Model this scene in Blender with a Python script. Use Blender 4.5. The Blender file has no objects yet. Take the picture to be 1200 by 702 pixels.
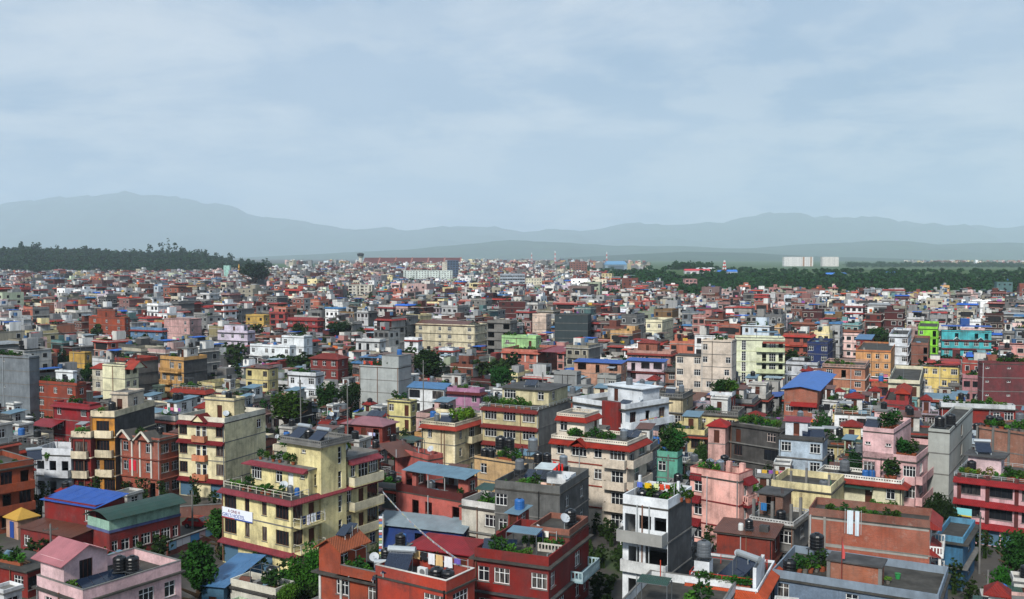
import bpy, math, random
import numpy as np
from mathutils import noise as mnoise, Vector
RNG = random.Random(7)
NP = np.random.default_rng(11)
sc = bpy.context.scene
COLL = sc.collection
R = math.radians

# ---------------------------------------------------------------- camera
FPX, CX, CY, CAMH = 1152.0, 600.0, 351.0, 36.0       # focal length in photo pixels (1200 wide), camera 36 m up
PITCH = math.atan(51.0 / FPX)
SP, CP = math.sin(PITCH), math.cos(PITCH)
cam = bpy.data.cameras.new('camera')
cam.sensor_width = 36.0
cam.lens = 36.0 * FPX / 1200.0
cam.clip_start, cam.clip_end = 0.5, 60000.0
camo = bpy.data.objects.new('camera', cam)
camo.location = (0, 0, CAMH)
camo.rotation_euler = (math.pi / 2 - PITCH, 0, 0)
COLL.objects.link(camo)
sc.camera = camo

# ---------------------------------------------------------------- sky, sun, exposure
SUN_EL, SUN_AZ = R(38), R(202)          # azimuth clockwise from +Y: behind the camera, veiled by thin cloud
w = bpy.data.worlds.new('World'); sc.world = w; w.use_nodes = True
nt = w.node_tree; N = nt.nodes; LK = nt.links
for n in list(N): N.remove(n)
out = N.new('ShaderNodeOutputWorld'); bg = N.new('ShaderNodeBackground')
sky = N.new('ShaderNodeTexSky'); sky.sky_type = 'NISHITA'; sky.sun_disc = False
sky.sun_elevation = SUN_EL; sky.sun_rotation = SUN_AZ; sky.air_density = 1.3; sky.dust_density = 2.5; sky.ozone_density = 1.5
bg.inputs['Strength'].default_value = 0.08
tc = N.new('ShaderNodeTexCoord'); sep = N.new('ShaderNodeSeparateXYZ')
LK.new(tc.outputs['Generated'], sep.inputs[0])
def wm(op, a, b=None):
    m = N.new('ShaderNodeMath'); m.operation = op
    for i, v in ((0, a), (1, b)):
        if v is None: continue
        if isinstance(v, (int, float)): m.inputs[i].default_value = v
        else: LK.new(v, m.inputs[i])
    return m.outputs[0]
zc = wm('ADD', wm('MAXIMUM', sep.outputs['Z'], 0.0), 0.16)
cmb = N.new('ShaderNodeCombineXYZ')
LK.new(wm('DIVIDE', sep.outputs['X'], zc), cmb.inputs[0]); LK.new(wm('DIVIDE', sep.outputs['Y'], zc), cmb.inputs[1])
def wnoise(scale, detail, rough, off):
    mp = N.new('ShaderNodeMapping'); mp.inputs['Location'].default_value = off
    LK.new(cmb.outputs[0], mp.inputs[0])
    t = N.new('ShaderNodeTexNoise'); t.inputs['Scale'].default_value = scale
    t.inputs['Detail'].default_value = detail; t.inputs['Roughness'].default_value = rough
    t.inputs['Distortion'].default_value = 0.3
    LK.new(mp.outputs[0], t.inputs['Vector']); return t.outputs['Fac']
def wramp(fac, stops):
    r = N.new('ShaderNodeValToRGB'); LK.new(fac, r.inputs[0])
    e = r.color_ramp.elements
    while len(e) < len(stops): e.new(0.5)
    for i, (p, c) in enumerate(stops): e[i].position = p; e[i].color = (*c, 1)
    return r.outputs[0]
def wmix(fac, a, b):
    m = N.new('ShaderNodeMix'); m.data_type = 'RGBA'
    if isinstance(fac, float): m.inputs[0].default_value = fac
    else: LK.new(fac, m.inputs[0])
    for i, v in ((6, a), (7, b)):
        if isinstance(v, tuple): m.inputs[i].default_value = (*v, 1)
        else: LK.new(v, m.inputs[i])
    return m.outputs[2]
# thin overcast over the physical sky: broad grey-blue sheets, brighter wisps, some blue left between
sheet = wramp(wnoise(0.55, 5, 0.55, (3.1, 1.4, 0)), [(0.36, (0, 0, 0)), (0.64, (1, 1, 1))])
wisp = wramp(wnoise(1.3, 8, 0.6, (1.9, 7.2, 2)), [(0.47, (0, 0, 0)), (0.66, (1, 1, 1))])
cloud = wmix(sheet, (2.9, 4.5, 6.7), (4.9, 6.2, 8.0))
cloud = wmix(wmix(wisp, (0, 0, 0), (0.75, 0.75, 0.75)), cloud, (8.8, 9.3, 9.9))
vm = N.new('ShaderNodeMapping'); vm.inputs['Scale'].default_value = (3.2, 3.2, 9.0); LK.new(tc.outputs['Generated'], vm.inputs[0])
pf = N.new('ShaderNodeTexNoise'); pf.inputs['Scale'].default_value = 2.2; pf.inputs['Detail'].default_value = 8; pf.inputs['Roughness'].default_value = .55; LK.new(vm.outputs[0], pf.inputs['Vector'])
puff = wramp(pf.outputs['Fac'], [(0.49, (0, 0, 0)), (0.585, (1, 1, 1))])
low = wramp(sep.outputs['Z'], [(0.0, (.9, .9, .9)), (0.34, (0, 0, 0))])
pm = N.new('ShaderNodeMix'); pm.data_type = 'RGBA'; pm.blend_type = 'MULTIPLY'; pm.inputs[0].default_value = 1.0; LK.new(puff, pm.inputs[6]); LK.new(low, pm.inputs[7])
cloud = wmix(pm.outputs[2], cloud, (7.9, 8.5, 9.2))
LK.new(wmix(0.85, sky.outputs[0], cloud), bg.inputs['Color'])
LK.new(bg.outputs[0], out.inputs['Surface'])

sun = bpy.data.lights.new('sun', 'SUN'); sun.energy = 4.3; sun.angle = R(8); sun.color = (1.0, 0.96, 0.9)
suno = bpy.data.objects.new('sun', sun)
suno.rotation_euler = (math.pi / 2 - SUN_EL, 0, math.pi - SUN_AZ)
suno.location = (0, -50, 300); COLL.objects.link(suno)

vs = sc.view_settings
sc.display_settings.display_device = 'sRGB'
vs.view_transform = 'Standard'; vs.look = 'None'; vs.gamma = 1.0; vs.use_curve_mapping = False
vs.exposure = 0.25
HAZE = 0.75e-4
sc.render.engine = 'CYCLES'
cy = sc.cycles
cy.use_denoising = True; cy.denoiser = 'OPENIMAGEDENOISE'
cy.max_bounces = 8; cy.diffuse_bounces = 1; cy.glossy_bounces = 2; cy.transmission_bounces = 2
cy.volume_bounces = 4; cy.transparent_max_bounces = 4
cy.sample_clamp_indirect = 5.0

# ---------------------------------------------------------------- pixels of the photograph to points
def at(px, py, z=0.0):
    x = (px - CX) / FPX; y = -(py - CY) / FPX
    dy = CP + SP * y; dz = -SP + CP * y
    t = (z - CAMH) / dz
    return (x * t, dy * t)
def atd(px, py, d):
    x = (px - CX) / FPX; y = -(py - CY) / FPX
    dy = CP + SP * y; dz = -SP + CP * y
    t = d / dy
    return (x * t, d, CAMH + dz * t)
def proj(X, Y, Z):
    dep = CP * Y + (CAMH - Z) * SP
    up = SP * Y - (CAMH - Z) * CP
    return CX + FPX * X / dep, CY - FPX * up / dep
def solve(L, C, Rr, z, a=None):
    X, Y = at(C[0], C[1], z)
    if a is None:
        PL = at(L[0], L[1], z) if isinstance(L, tuple) else None
        PR = at(Rr[0], Rr[1], z) if isinstance(Rr, tuple) else None
        lu = math.dist(PL, (X, Y)) if PL else 0; lv = math.dist(PR, (X, Y)) if PR else 0
        ang = math.atan2(Y - PL[1], X - PL[0]) if lu >= lv else math.atan2(PR[1] - Y, PR[0] - X) - math.pi / 2
    else: ang = R(a)
    ux, uy = math.cos(ang), math.sin(ang); vx, vy = -uy, ux
    c = (CAMH - z) * SP
    def kk(p): return ((p[0] if isinstance(p, tuple) else p) - CX) / FPX
    if isinstance(L, float): W = L
    else:
        k = kk(L); W = (X - k * (CP * Y + c)) / (ux - k * CP * uy)
    if isinstance(Rr, float): D = Rr
    else:
        k = kk(Rr); D = (k * (CP * Y + c) - X) / (vx - k * CP * vy)
    return X, Y, ang, W, D

# ---------------------------------------------------------------- materials
def lin(c):
    c = c / 255.0
    return c / 12.92 if c <= 0.04045 else ((c + 0.055) / 1.055) ** 2.4
def hexc(h): return tuple(lin(int(h[i:i + 2], 16)) for i in (0, 2, 4))
MATS = {}
def tone(c, g=.27, k=1.08, ds=.05):       # display colour -> weathered paint: darker for deep colours, a little greyer
    L = .2126 * c[0] + .7152 * c[1] + .0722 * c[2]; s = k * L ** g
    return tuple(min(.88, (x * (1 - ds) + L * ds) * s) for x in c)
class NB:
    def __init__(s, name):
        s.m = bpy.data.materials.new(name); s.m.use_nodes = True
        s.t = s.m.node_tree; s.n = s.t.nodes; s.l = s.t.links
        s.b = s.n['Principled BSDF']; s.b.inputs['Roughness'].default_value = 0.85
        s.b.inputs['Specular IOR Level'].default_value = 0.25
        s.geo = None
    def new(s, k): return s.n.new(k)
    def pos(s, scale=(1, 1, 1), obj=False):
        src = s.new('ShaderNodeTexCoord').outputs['Object'] if obj else s.new('ShaderNodeNewGeometry').outputs['Position']
        mp = s.new('ShaderNodeMapping'); mp.inputs['Scale'].default_value = scale
        s.l.new(src, mp.inputs[0]); return mp.outputs[0]
    def noise(s, vec, scale, detail=4, rough=0.6):
        t = s.new('ShaderNodeTexNoise'); t.inputs['Scale'].default_value = scale
        t.inputs['Detail'].default_value = detail; t.inputs['Roughness'].default_value = rough
        s.l.new(vec, t.inputs['Vector']); return t.outputs['Fac']
    def ramp(s, fac, a, b, ca=(0, 0, 0), cb=(1, 1, 1)):
        r = s.new('ShaderNodeValToRGB'); s.l.new(fac, r.inputs[0])
        r.color_ramp.elements[0].position = a; r.color_ramp.elements[0].color = (*ca, 1)
        r.color_ramp.elements[1].position = b; r.color_ramp.elements[1].color = (*cb, 1)
        return r.outputs[0]
    def mix(s, fac, a, b, mode='MIX'):
        m = s.new('ShaderNodeMix'); m.data_type = 'RGBA'; m.blend_type = mode
        if isinstance(fac, (int, float)): m.inputs[0].default_value = fac
        else: s.l.new(fac, m.inputs[0])
        for i, v in ((6, a), (7, b)):
            if isinstance(v, tuple): m.inputs[i].default_value = (*v, 1)
            else: s.l.new(v, m.inputs[i])
        return m.outputs[2]
    def math(s, op, a, b=0.0):
        m = s.new('ShaderNodeMath'); m.operation = op
        for i, v in ((0, a), (1, b)):
            if isinstance(v, (int, float)): m.inputs[i].default_value = v
            else: s.l.new(v, m.inputs[i])
        return m.outputs[0]
    def bump(s, h, strength=0.3, dist=0.02):
        b = s.new('ShaderNodeBump'); b.inputs['Strength'].default_value = strength; b.inputs['Distance'].default_value = dist
        s.l.new(h, b.inputs['Height']); s.l.new(b.outputs[0], s.b.inputs['Normal'])
    def col(s, c):
        if isinstance(c, tuple): s.b.inputs['Base Color'].default_value = (*c, 1)
        else: s.l.new(c, s.b.inputs['Base Color'])
    def sepxyz(s, v):
        q = s.new('ShaderNodeSeparateXYZ'); s.l.new(v, q.inputs[0]); return q.outputs

def plaster(hx, dirt=0.95):
    key = ('pl', hx, dirt)
    if key in MATS: return MATS[key]
    b = NB('painted_plaster_' + hx); c = tone(hexc(hx))
    if min(c) > .45: dirt *= .5
    p = b.pos()
    big = b.ramp(b.noise(p, 0.35, 6, .65), 0.35, 0.65)
    streak = b.mix(1.0, b.ramp(b.noise(b.pos((1.1, 1.1, 0.09)), 1.1, 7, 0.72), 0.46, 0.68), b.ramp(b.noise(p, 0.28, 4), 0.36, 0.56), 'MULTIPLY')
    fine = b.noise(p, 6.0, 3)
    grime = tuple(0.3 * x + 0.02 for x in c)
    worn = tuple(min(1, 0.52 * x + 0.018) for x in c)
    k = b.mix(big, c, worn)
    k = b.mix(b.mix(.55 if dirt > .4 else .25, (0, 0, 0), b.ramp(b.noise(p, 0.55, 7, .7), .52, .68)), k, tuple(.72 * x + .16 * sum(c) / 3 + .035 for x in c))
    k = b.mix(b.mix(dirt, (0, 0, 0), streak), k, grime)
    patch = b.ramp(b.noise(p, 0.7, 8, 0.72), 0.56, 0.72)
    k = b.mix(b.mix(dirt * 0.8, (0, 0, 0), patch), k, grime)
    k = b.mix(0.12, k, b.ramp(fine, 0.3, 0.7), 'OVERLAY')
    b.col(k); b.bump(fine, 0.15, 0.01)
    MATS[key] = b.m; return b.m
def concrete(hx='8b8a86', alg=0.6):
    key = ('co', hx, alg)
    if key in MATS: return MATS[key]
    b = NB('stained_concrete_' + hx); c = tone(hexc(hx), .3, 1.0, 0)
    p = b.pos()
    n1 = b.ramp(b.noise(p, 0.5, 6, 0.65), 0.38, 0.68)
    st = b.ramp(b.noise(b.pos((1.3, 1.3, 0.12)), 1.2, 5, 0.7), 0.42, 0.72)
    k = b.mix(b.mix(alg, (0, 0, 0), n1), c, tuple(0.28 * x for x in c))
    k = b.mix(b.mix(alg * 0.8, (0, 0, 0), st), k, tuple(0.4 * x for x in c))
    pale = b.ramp(b.noise(p, 1.7, 4), 0.58, 0.75)
    k = b.mix(b.mix(0.4, (0, 0, 0), pale), k, tuple(min(1, 1.25 * x) for x in c))
    b.col(k); b.bump(b.noise(p, 5, 4), 0.25, 0.02)
    MATS[key] = b.m; return b.m
def brickmat(hx='a5533a'):
    key = ('br', hx)
    if key in MATS: return MATS[key]
    b = NB('exposed_brick_' + hx); c = hexc(hx)
    o = b.sepxyz(b.pos(obj=True))
    cv = b.new('ShaderNodeCombineXYZ')
    b.l.new(b.math('ADD', o[0], o[1]), cv.inputs[0]); b.l.new(o[2], cv.inputs[1])
    t = b.new('ShaderNodeTexBrick'); b.l.new(cv.outputs[0], t.inputs[0])
    t.inputs['Color1'].default_value = (*c, 1); t.inputs['Color2'].default_value = (*[0.62 * x for x in c], 1)
    t.inputs['Mortar'].default_value = (0.26, 0.23, 0.2, 1)
    t.inputs['Scale'].default_value = 1.0; t.inputs['Brick Width'].default_value = 0.24; t.inputs['Row Height'].default_value = 0.075
    t.inputs['Mortar Size'].default_value = 0.008
    p = b.pos()
    k = b.mix(b.ramp(b.noise(p, 0.5, 5), 0.35, 0.75), t.outputs['Color'], tuple(0.55 * x for x in c))
    eff = b.ramp(b.noise(p, 1.1, 6, 0.7), 0.58, 0.72)
    k = b.mix(b.mix(0.35, (0, 0, 0), eff), k, (0.42, 0.38, 0.33))
    st = b.ramp(b.noise(b.pos((1.3, 1.3, 0.12)), 1.2, 5, 0.7), 0.5, 0.75)
    k = b.mix(b.mix(0.6, (0, 0, 0), st), k, (0.05, 0.04, 0.035))
    k = b.mix(b.mix(.45, (0, 0, 0), b.ramp(b.noise(p, .22, 5), .45, .7)), k, (.20, .13, .10))
    b.col(k); b.bump(t.outputs['Fac'], -0.3, 0.01)
    MATS[key] = b.m; return b.m
def tilemat(hx='b23a2a'):
    key = ('ti', hx)
    if key in MATS: return MATS[key]
    b = NB('clay_tile_' + hx); c = tone(hexc(hx), .24, 1.05, .04)
    o = b.sepxyz(b.pos(obj=True))
    s1 = b.math('SINE', b.math('MULTIPLY', b.math('ADD', o[0], o[1]), 26.0))
    s2 = b.math('FRACT', b.math('MULTIPLY', o[2], 5.5))
    p = b.pos()
    k = b.mix(b.ramp(b.noise(p, 0.8, 5), 0.35, 0.75), c, tuple(0.55 * x for x in c))
    k = b.mix(b.mix(0.5, (0, 0, 0), b.ramp(b.noise(p, 3, 4), 0.55, 0.75)), k, tuple(0.4 * x + 0.02 for x in c))
    k = b.mix(b.mix(0.25, (0, 0, 0), b.ramp(s1, 0.0, 0.6, (1, 1, 1), (0, 0, 0))), k, tuple(0.4 * x for x in c))
    b.col(k); b.b.inputs['Roughness'].default_value = 0.7
    b.bump(b.math('ADD', s1, s2), 0.6, 0.04)
    MATS[key] = b.m; return b.m
def tinmat(hx='6f8796', rust=0.2):
    key = ('tin', hx, rust)
    if key in MATS: return MATS[key]
    b = NB('corrugated_sheet_' + hx); c = tone(hexc(hx), .22, 1.0, .06)
    o = b.sepxyz(b.pos(obj=True))
    s1 = b.math('SINE', b.math('MULTIPLY', o[0], 36.0))
    p = b.pos()
    k = b.mix(b.ramp(b.noise(p, 0.7, 5), 0.4, 0.7), c, tuple(0.72 * x for x in c))
    k = b.mix(b.mix(rust, (0, 0, 0), b.ramp(b.noise(p, 1.6, 6, 0.7), 0.45, 0.7)), k, (0.13, 0.055, 0.03))
    k = b.mix(b.mix(0.2, (0, 0, 0), b.ramp(s1, 0.0, 1.0)), k, tuple(0.5 * x for x in c))
    b.col(k); b.b.inputs['Roughness'].default_value = 0.45; b.b.inputs['Specular IOR Level'].default_value = 0.4
    b.bump(s1, 0.5, 0.03)
    MATS[key] = b.m; return b.m
def flat(hx, rough=0.6, metal=0.0, spec=0.3, var=0.25, name='paint_'):
    key = ('fl', hx, rough, metal)
    if key in MATS: return MATS[key]
    b = NB(name + hx); c = hexc(hx)
    b.col(b.mix(b.mix(var, (0, 0, 0), b.ramp(b.noise(b.pos(), 2.5, 5), 0.4, 0.75)), c, tuple(0.5 * x for x in c)))
    b.b.inputs['Roughness'].default_value = rough; b.b.inputs['Metallic'].default_value = metal
    b.b.inputs['Specular IOR Level'].default_value = spec
    MATS[key] = b.m; return b.m
def glassmat():
    if 'glass' in MATS: return MATS['glass']
    b = NB('window_glass')
    oi = b.new('ShaderNodeObjectInfo')
    cur = b.ramp(oi.outputs['Random'], 0.66, 0.70)
    k = b.mix(b.mix(0.85, (0, 0, 0), cur), (0.014, 0.017, 0.021), (0.16, 0.14, 0.125))
    b.col(b.mix(b.ramp(b.noise(b.pos((3, 3, 0.3)), 2.0, 2), 0.4, 0.6), k, (0.012, 0.013, 0.016)))
    b.b.inputs['Roughness'].default_value = 0.12; b.b.inputs['Specular IOR Level'].default_value = 0.45
    MATS['glass'] = b.m; return b.m
def leafmat(hx='3f6a24', name='foliage_'):
    key = ('lf', hx)
    if key in MATS: return MATS[key]
    b = NB(name + hx); c = tuple(.68 * v for v in hexc(hx))
    oi = b.new('ShaderNodeObjectInfo')
    k = b.mix(b.ramp(b.noise(b.pos(), 1.3, 4), 0.3, 0.7), c, tuple(0.5 * x for x in c))
    k = b.mix(b.mix(0.5, (0, 0, 0), b.ramp(b.noise(b.pos(), 7.0, 2), 0.45, 0.7)), k, (c[0] * 1.9, c[1] * 1.6, c[2] * 1.1))
    hsv = b.new('ShaderNodeHueSaturation'); b.l.new(k, hsv.inputs['Color'])
    b.l.new(b.math('ADD', b.math('MULTIPLY', oi.outputs['Random'], 0.05), 0.475), hsv.inputs['Hue'])
    b.l.new(b.math('ADD', b.math('MULTIPLY', oi.outputs['Random'], 0.5), 0.75), hsv.inputs['Value'])
    b.col(hsv.outputs[0]); b.b.inputs['Roughness'].default_value = 0.75; b.b.inputs['Specular IOR Level'].default_value = 0.1
    MATS[key] = b.m; return b.m
WHITE = 'e9ecec'
M_glass = glassmat()
M_frame = flat('e4e6e4', 0.5); M_wood = flat('4a2618', 0.6); M_dark = flat('1b1c1e', 0.6)
M_roof = concrete('67655f', 0.8); M_cem = concrete('908f8b', 0.6); M_cemd = concrete('6c6c6c', 0.8)
M_black = flat('101215', 0.35, 0, 0.5); M_steel = flat('9fa6ab', 0.32, 0.8, 0.5); M_solar = flat('1a2436', 0.12, 0, 0.6)
M_rail = flat('b9bfc0', 0.45, 0.4); M_tile = tilemat()
# ---------------------------------------------------------------- mesh helpers
class MB:
    def __init__(s): s.v = []; s.f = []; s.mi = []; s.cur = 0
    def quad(s, a, b, c, d):
        n = len(s.v); s.v += [a, b, c, d]; s.f.append((n, n + 1, n + 2, n + 3)); s.mi.append(s.cur)
    def tri(s, a, b, c):
        n = len(s.v); s.v += [a, b, c]; s.f.append((n, n + 1, n + 2)); s.mi.append(s.cur)
    def box(s, x0, x1, y0, y1, z0, z1):
        n = len(s.v)
        s.v += [(x0, y0, z0), (x1, y0, z0), (x1, y1, z0), (x0, y1, z0), (x0, y0, z1), (x1, y0, z1), (x1, y1, z1), (x0, y1, z1)]
        for q in ((3, 2, 1, 0), (4, 5, 6, 7), (0, 1, 5, 4), (1, 2, 6, 5), (2, 3, 7, 6), (3, 0, 4, 7)):
            s.f.append(tuple(n + i for i in q)); s.mi.append(s.cur)
        return s
    def hexa(s, P):          # 8 points, bottom ring then top ring
        n = len(s.v); s.v += P
        for q in ((3, 2, 1, 0), (4, 5, 6, 7), (0, 1, 5, 4), (1, 2, 6, 5), (2, 3, 7, 6), (3, 0, 4, 7)):
            s.f.append(tuple(n + i for i in q)); s.mi.append(s.cur)
        return s
    def cyl(s, c, r, h, seg=12, prof=None, cap=True):
        prof = prof or [(r, 0), (r, h)]
        n = len(s.v)
        for (rr, z) in prof:
            for i in range(seg):
                a = 2 * math.pi * i / seg
                s.v.append((c[0] + rr * math.cos(a), c[1] + rr * math.sin(a), c[2] + z))
        for k in range(len(prof) - 1):
            for i in range(seg):
                j = (i + 1) % seg
                s.f.append((n + k * seg + i, n + k * seg + j, n + (k + 1) * seg + j, n + (k + 1) * seg + i)); s.mi.append(s.cur)
        if cap:
            s.f.append(tuple(n + (len(prof) - 1) * seg + i for i in range(seg))); s.mi.append(s.cur)
            s.f.append(tuple(n + i for i in reversed(range(seg)))); s.mi.append(s.cur)
        return s
    def bar(s, a, b, t=0.03):   # square bar between two points
        a = Vector(a); b = Vector(b); d = (b - a).normalized()
        up = Vector((0, 0, 1)) if abs(d.z) < 0.95 else Vector((1, 0, 0))
        x = d.cross(up).normalized() * t; y = d.cross(x).normalized() * t
        s.hexa([tuple(a + x * i + y * j) for i, j in ((-1, -1), (1, -1), (1, 1), (-1, 1))] +
               [tuple(b + x * i + y * j) for i, j in ((-1, -1), (1, -1), (1, 1), (-1, 1))]); return s
    def mesh(s, name, mats):
        m = bpy.data.meshes.new(name); m.from_pydata(s.v, [], s.f)
        for x in (mats if isinstance(mats, (list, tuple)) else [mats]): m.materials.append(x)
        if any(s.mi): m.polygons.foreach_set('material_index', s.mi)
        return m
def ob(name, mesh, parent=None, loc=None, rz=0.0):
    o = bpy.data.objects.new(name, mesh); COLL.objects.link(o)
    if parent is not None: o.parent = parent
    if loc is not None: o.location = loc
    if rz: o.rotation_euler = (0, 0, rz)
    return o
def mk(name, mb, mat, parent=None, loc=None, rz=0.0): return ob(name, mb.mesh(name, mat), parent, loc, rz)
def smooth(o):
    o.data.polygons.foreach_set('use_smooth', [True] * len(o.data.polygons)); return o
def tag(o, label, cat, group=None):
    o['label'] = label; o['category'] = cat
    if group: o['group'] = group
    return o
def empty(name, loc, rz=0.0):
    o = bpy.data.objects.new(name, None); COLL.objects.link(o); o.location = loc; o.rotation_euler = (0, 0, rz)
    o.empty_display_size = 0.3; return o
MC = {}
def cached(key, fn):
    if key not in MC: MC[key] = fn()
    return MC[key]

# ---------------------------------------------------------------- windows and doors (shared meshes)
def win_mesh(w, h, nx, ny, mat, mk_):
    def f():
        b = MB(); t = 0.06
        b.box(-w / 2, w / 2, 0, .07, 0, t); b.box(-w / 2, w / 2, 0, .07, h - t, h)
        b.box(-w / 2, -w / 2 + t, 0.002, .068, t, h - t); b.box(w / 2 - t, w / 2, 0.002, .068, t, h - t)
        for i in range(1, nx):
            x = -w / 2 + w * i / nx; b.box(x - .03, x + .03, 0.004, .066, t, h - t)
        for j in range(1, ny):
            z = h * (0.68 if ny == 2 else j / ny); b.box(-w / 2 + t, w / 2 - t, 0.006, .064, z - .025, z + .025)
        return b.mesh('window', mat)
    return cached(('win', w, h, nx, ny, mk_), f)
def pane_mesh(w, h):
    return cached(('pane', w, h), lambda: MB().box(-w / 2 + .05, w / 2 - .05, .03, .042, .05, h - .05).mesh('pane', M_glass))
def sill_mesh(w):
    return cached(('sill', w), lambda: MB().box(-w / 2 - .08, w / 2 + .08, -.17, .05, -.07, -.003).mesh('sill', M_cem))
def door_mesh(w, h, mat, mk_):
    def f():
        b = MB(); b.box(-w / 2 + .06, w / 2 - .06, .03, .075, 0, h - .06)
        b.box(-w / 2, -w / 2 + .06, 0, .09, 0, h); b.box(w / 2 - .06, w / 2, 0, .09, 0, h); b.box(-w / 2 + .06, w / 2 - .06, 0, .09, h - .06, h)
        for z0, z1 in ((.15, .85), (1.0, 1.85)):
            b.box(-w / 2 + .16, w / 2 - .16, .018, .03, z0, z1)
        return b.mesh('door', mat)
    return cached(('door', w, h, mk_), f)
def shutter_mesh(w, h, mat, mk_):
    def f():
        b = MB(); k = int(h / .16)
        for i in range(k):
            z = h * i / k; b.hexa([(-w / 2, .02, z), (w / 2, .02, z), (w / 2, .07, z), (-w / 2, .07, z),
                                   (-w / 2, .045, z + h / k), (w / 2, .045, z + h / k), (w / 2, .07, z + h / k), (-w / 2, .07, z + h / k)])
        return b.mesh('shutter', mat)
    return cached(('shut', w, h, mk_), f)
# kind: width, height, sill height, lights, rows, frame, type
OPEN = {'w': (1.5, 1.4, .85, 3, 2, None, 'win'), 'n': (.8, 1.4, .85, 2, 2, None, 'win'), 'W': (2.2, 1.45, .8, 4, 2, None, 'win'),
        'c': (1.1, 1.35, .85, 2, 2, None, 'win'), 'b': (1.5, 1.65, .7, 3, 1, 'wood', 'win'), 'B': (2.1, 1.65, .7, 4, 1, 'wood', 'win'), 'm': (.85, 1.65, .7, 2, 1, 'wood', 'win'),
        'd': (.95, 2.1, .06, 1, 1, 'wood', 'door'), 'e': (.95, 2.1, .06, 1, 1, None, 'door'), 'D': (1.7, 2.15, .06, 3, 2, None, 'win'), 's': (2.5, 2.35, .05, 1, 1, 'shut', 'shut'),
        'o': (1.2, 1.3, .9, 1, 1, None, 'hole'), 'O': (2.3, 1.7, .75, 1, 1, None, 'hole'), 'G': (1.1, 2.15, .06, 1, 1, None, 'hole'),
        'v': (.7, .4, 1.75, 2, 1, None, 'win'), 't': (.55, 2.0, .3, 1, 3, None, 'win'), 'k': (1.3, 1.35, .85, 3, 1, 'dark', 'win'), 'K': (2.6, 1.7, .65, 4, 1, 'dark', 'win')}
M_shut = flat('46647a', 0.55)
FRAMES = {'wood': M_wood, 'dark': M_dark}
ROT = {'F': 0.0, 'R': math.pi / 2, 'B': math.pi, 'L': -math.pi / 2}
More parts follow.
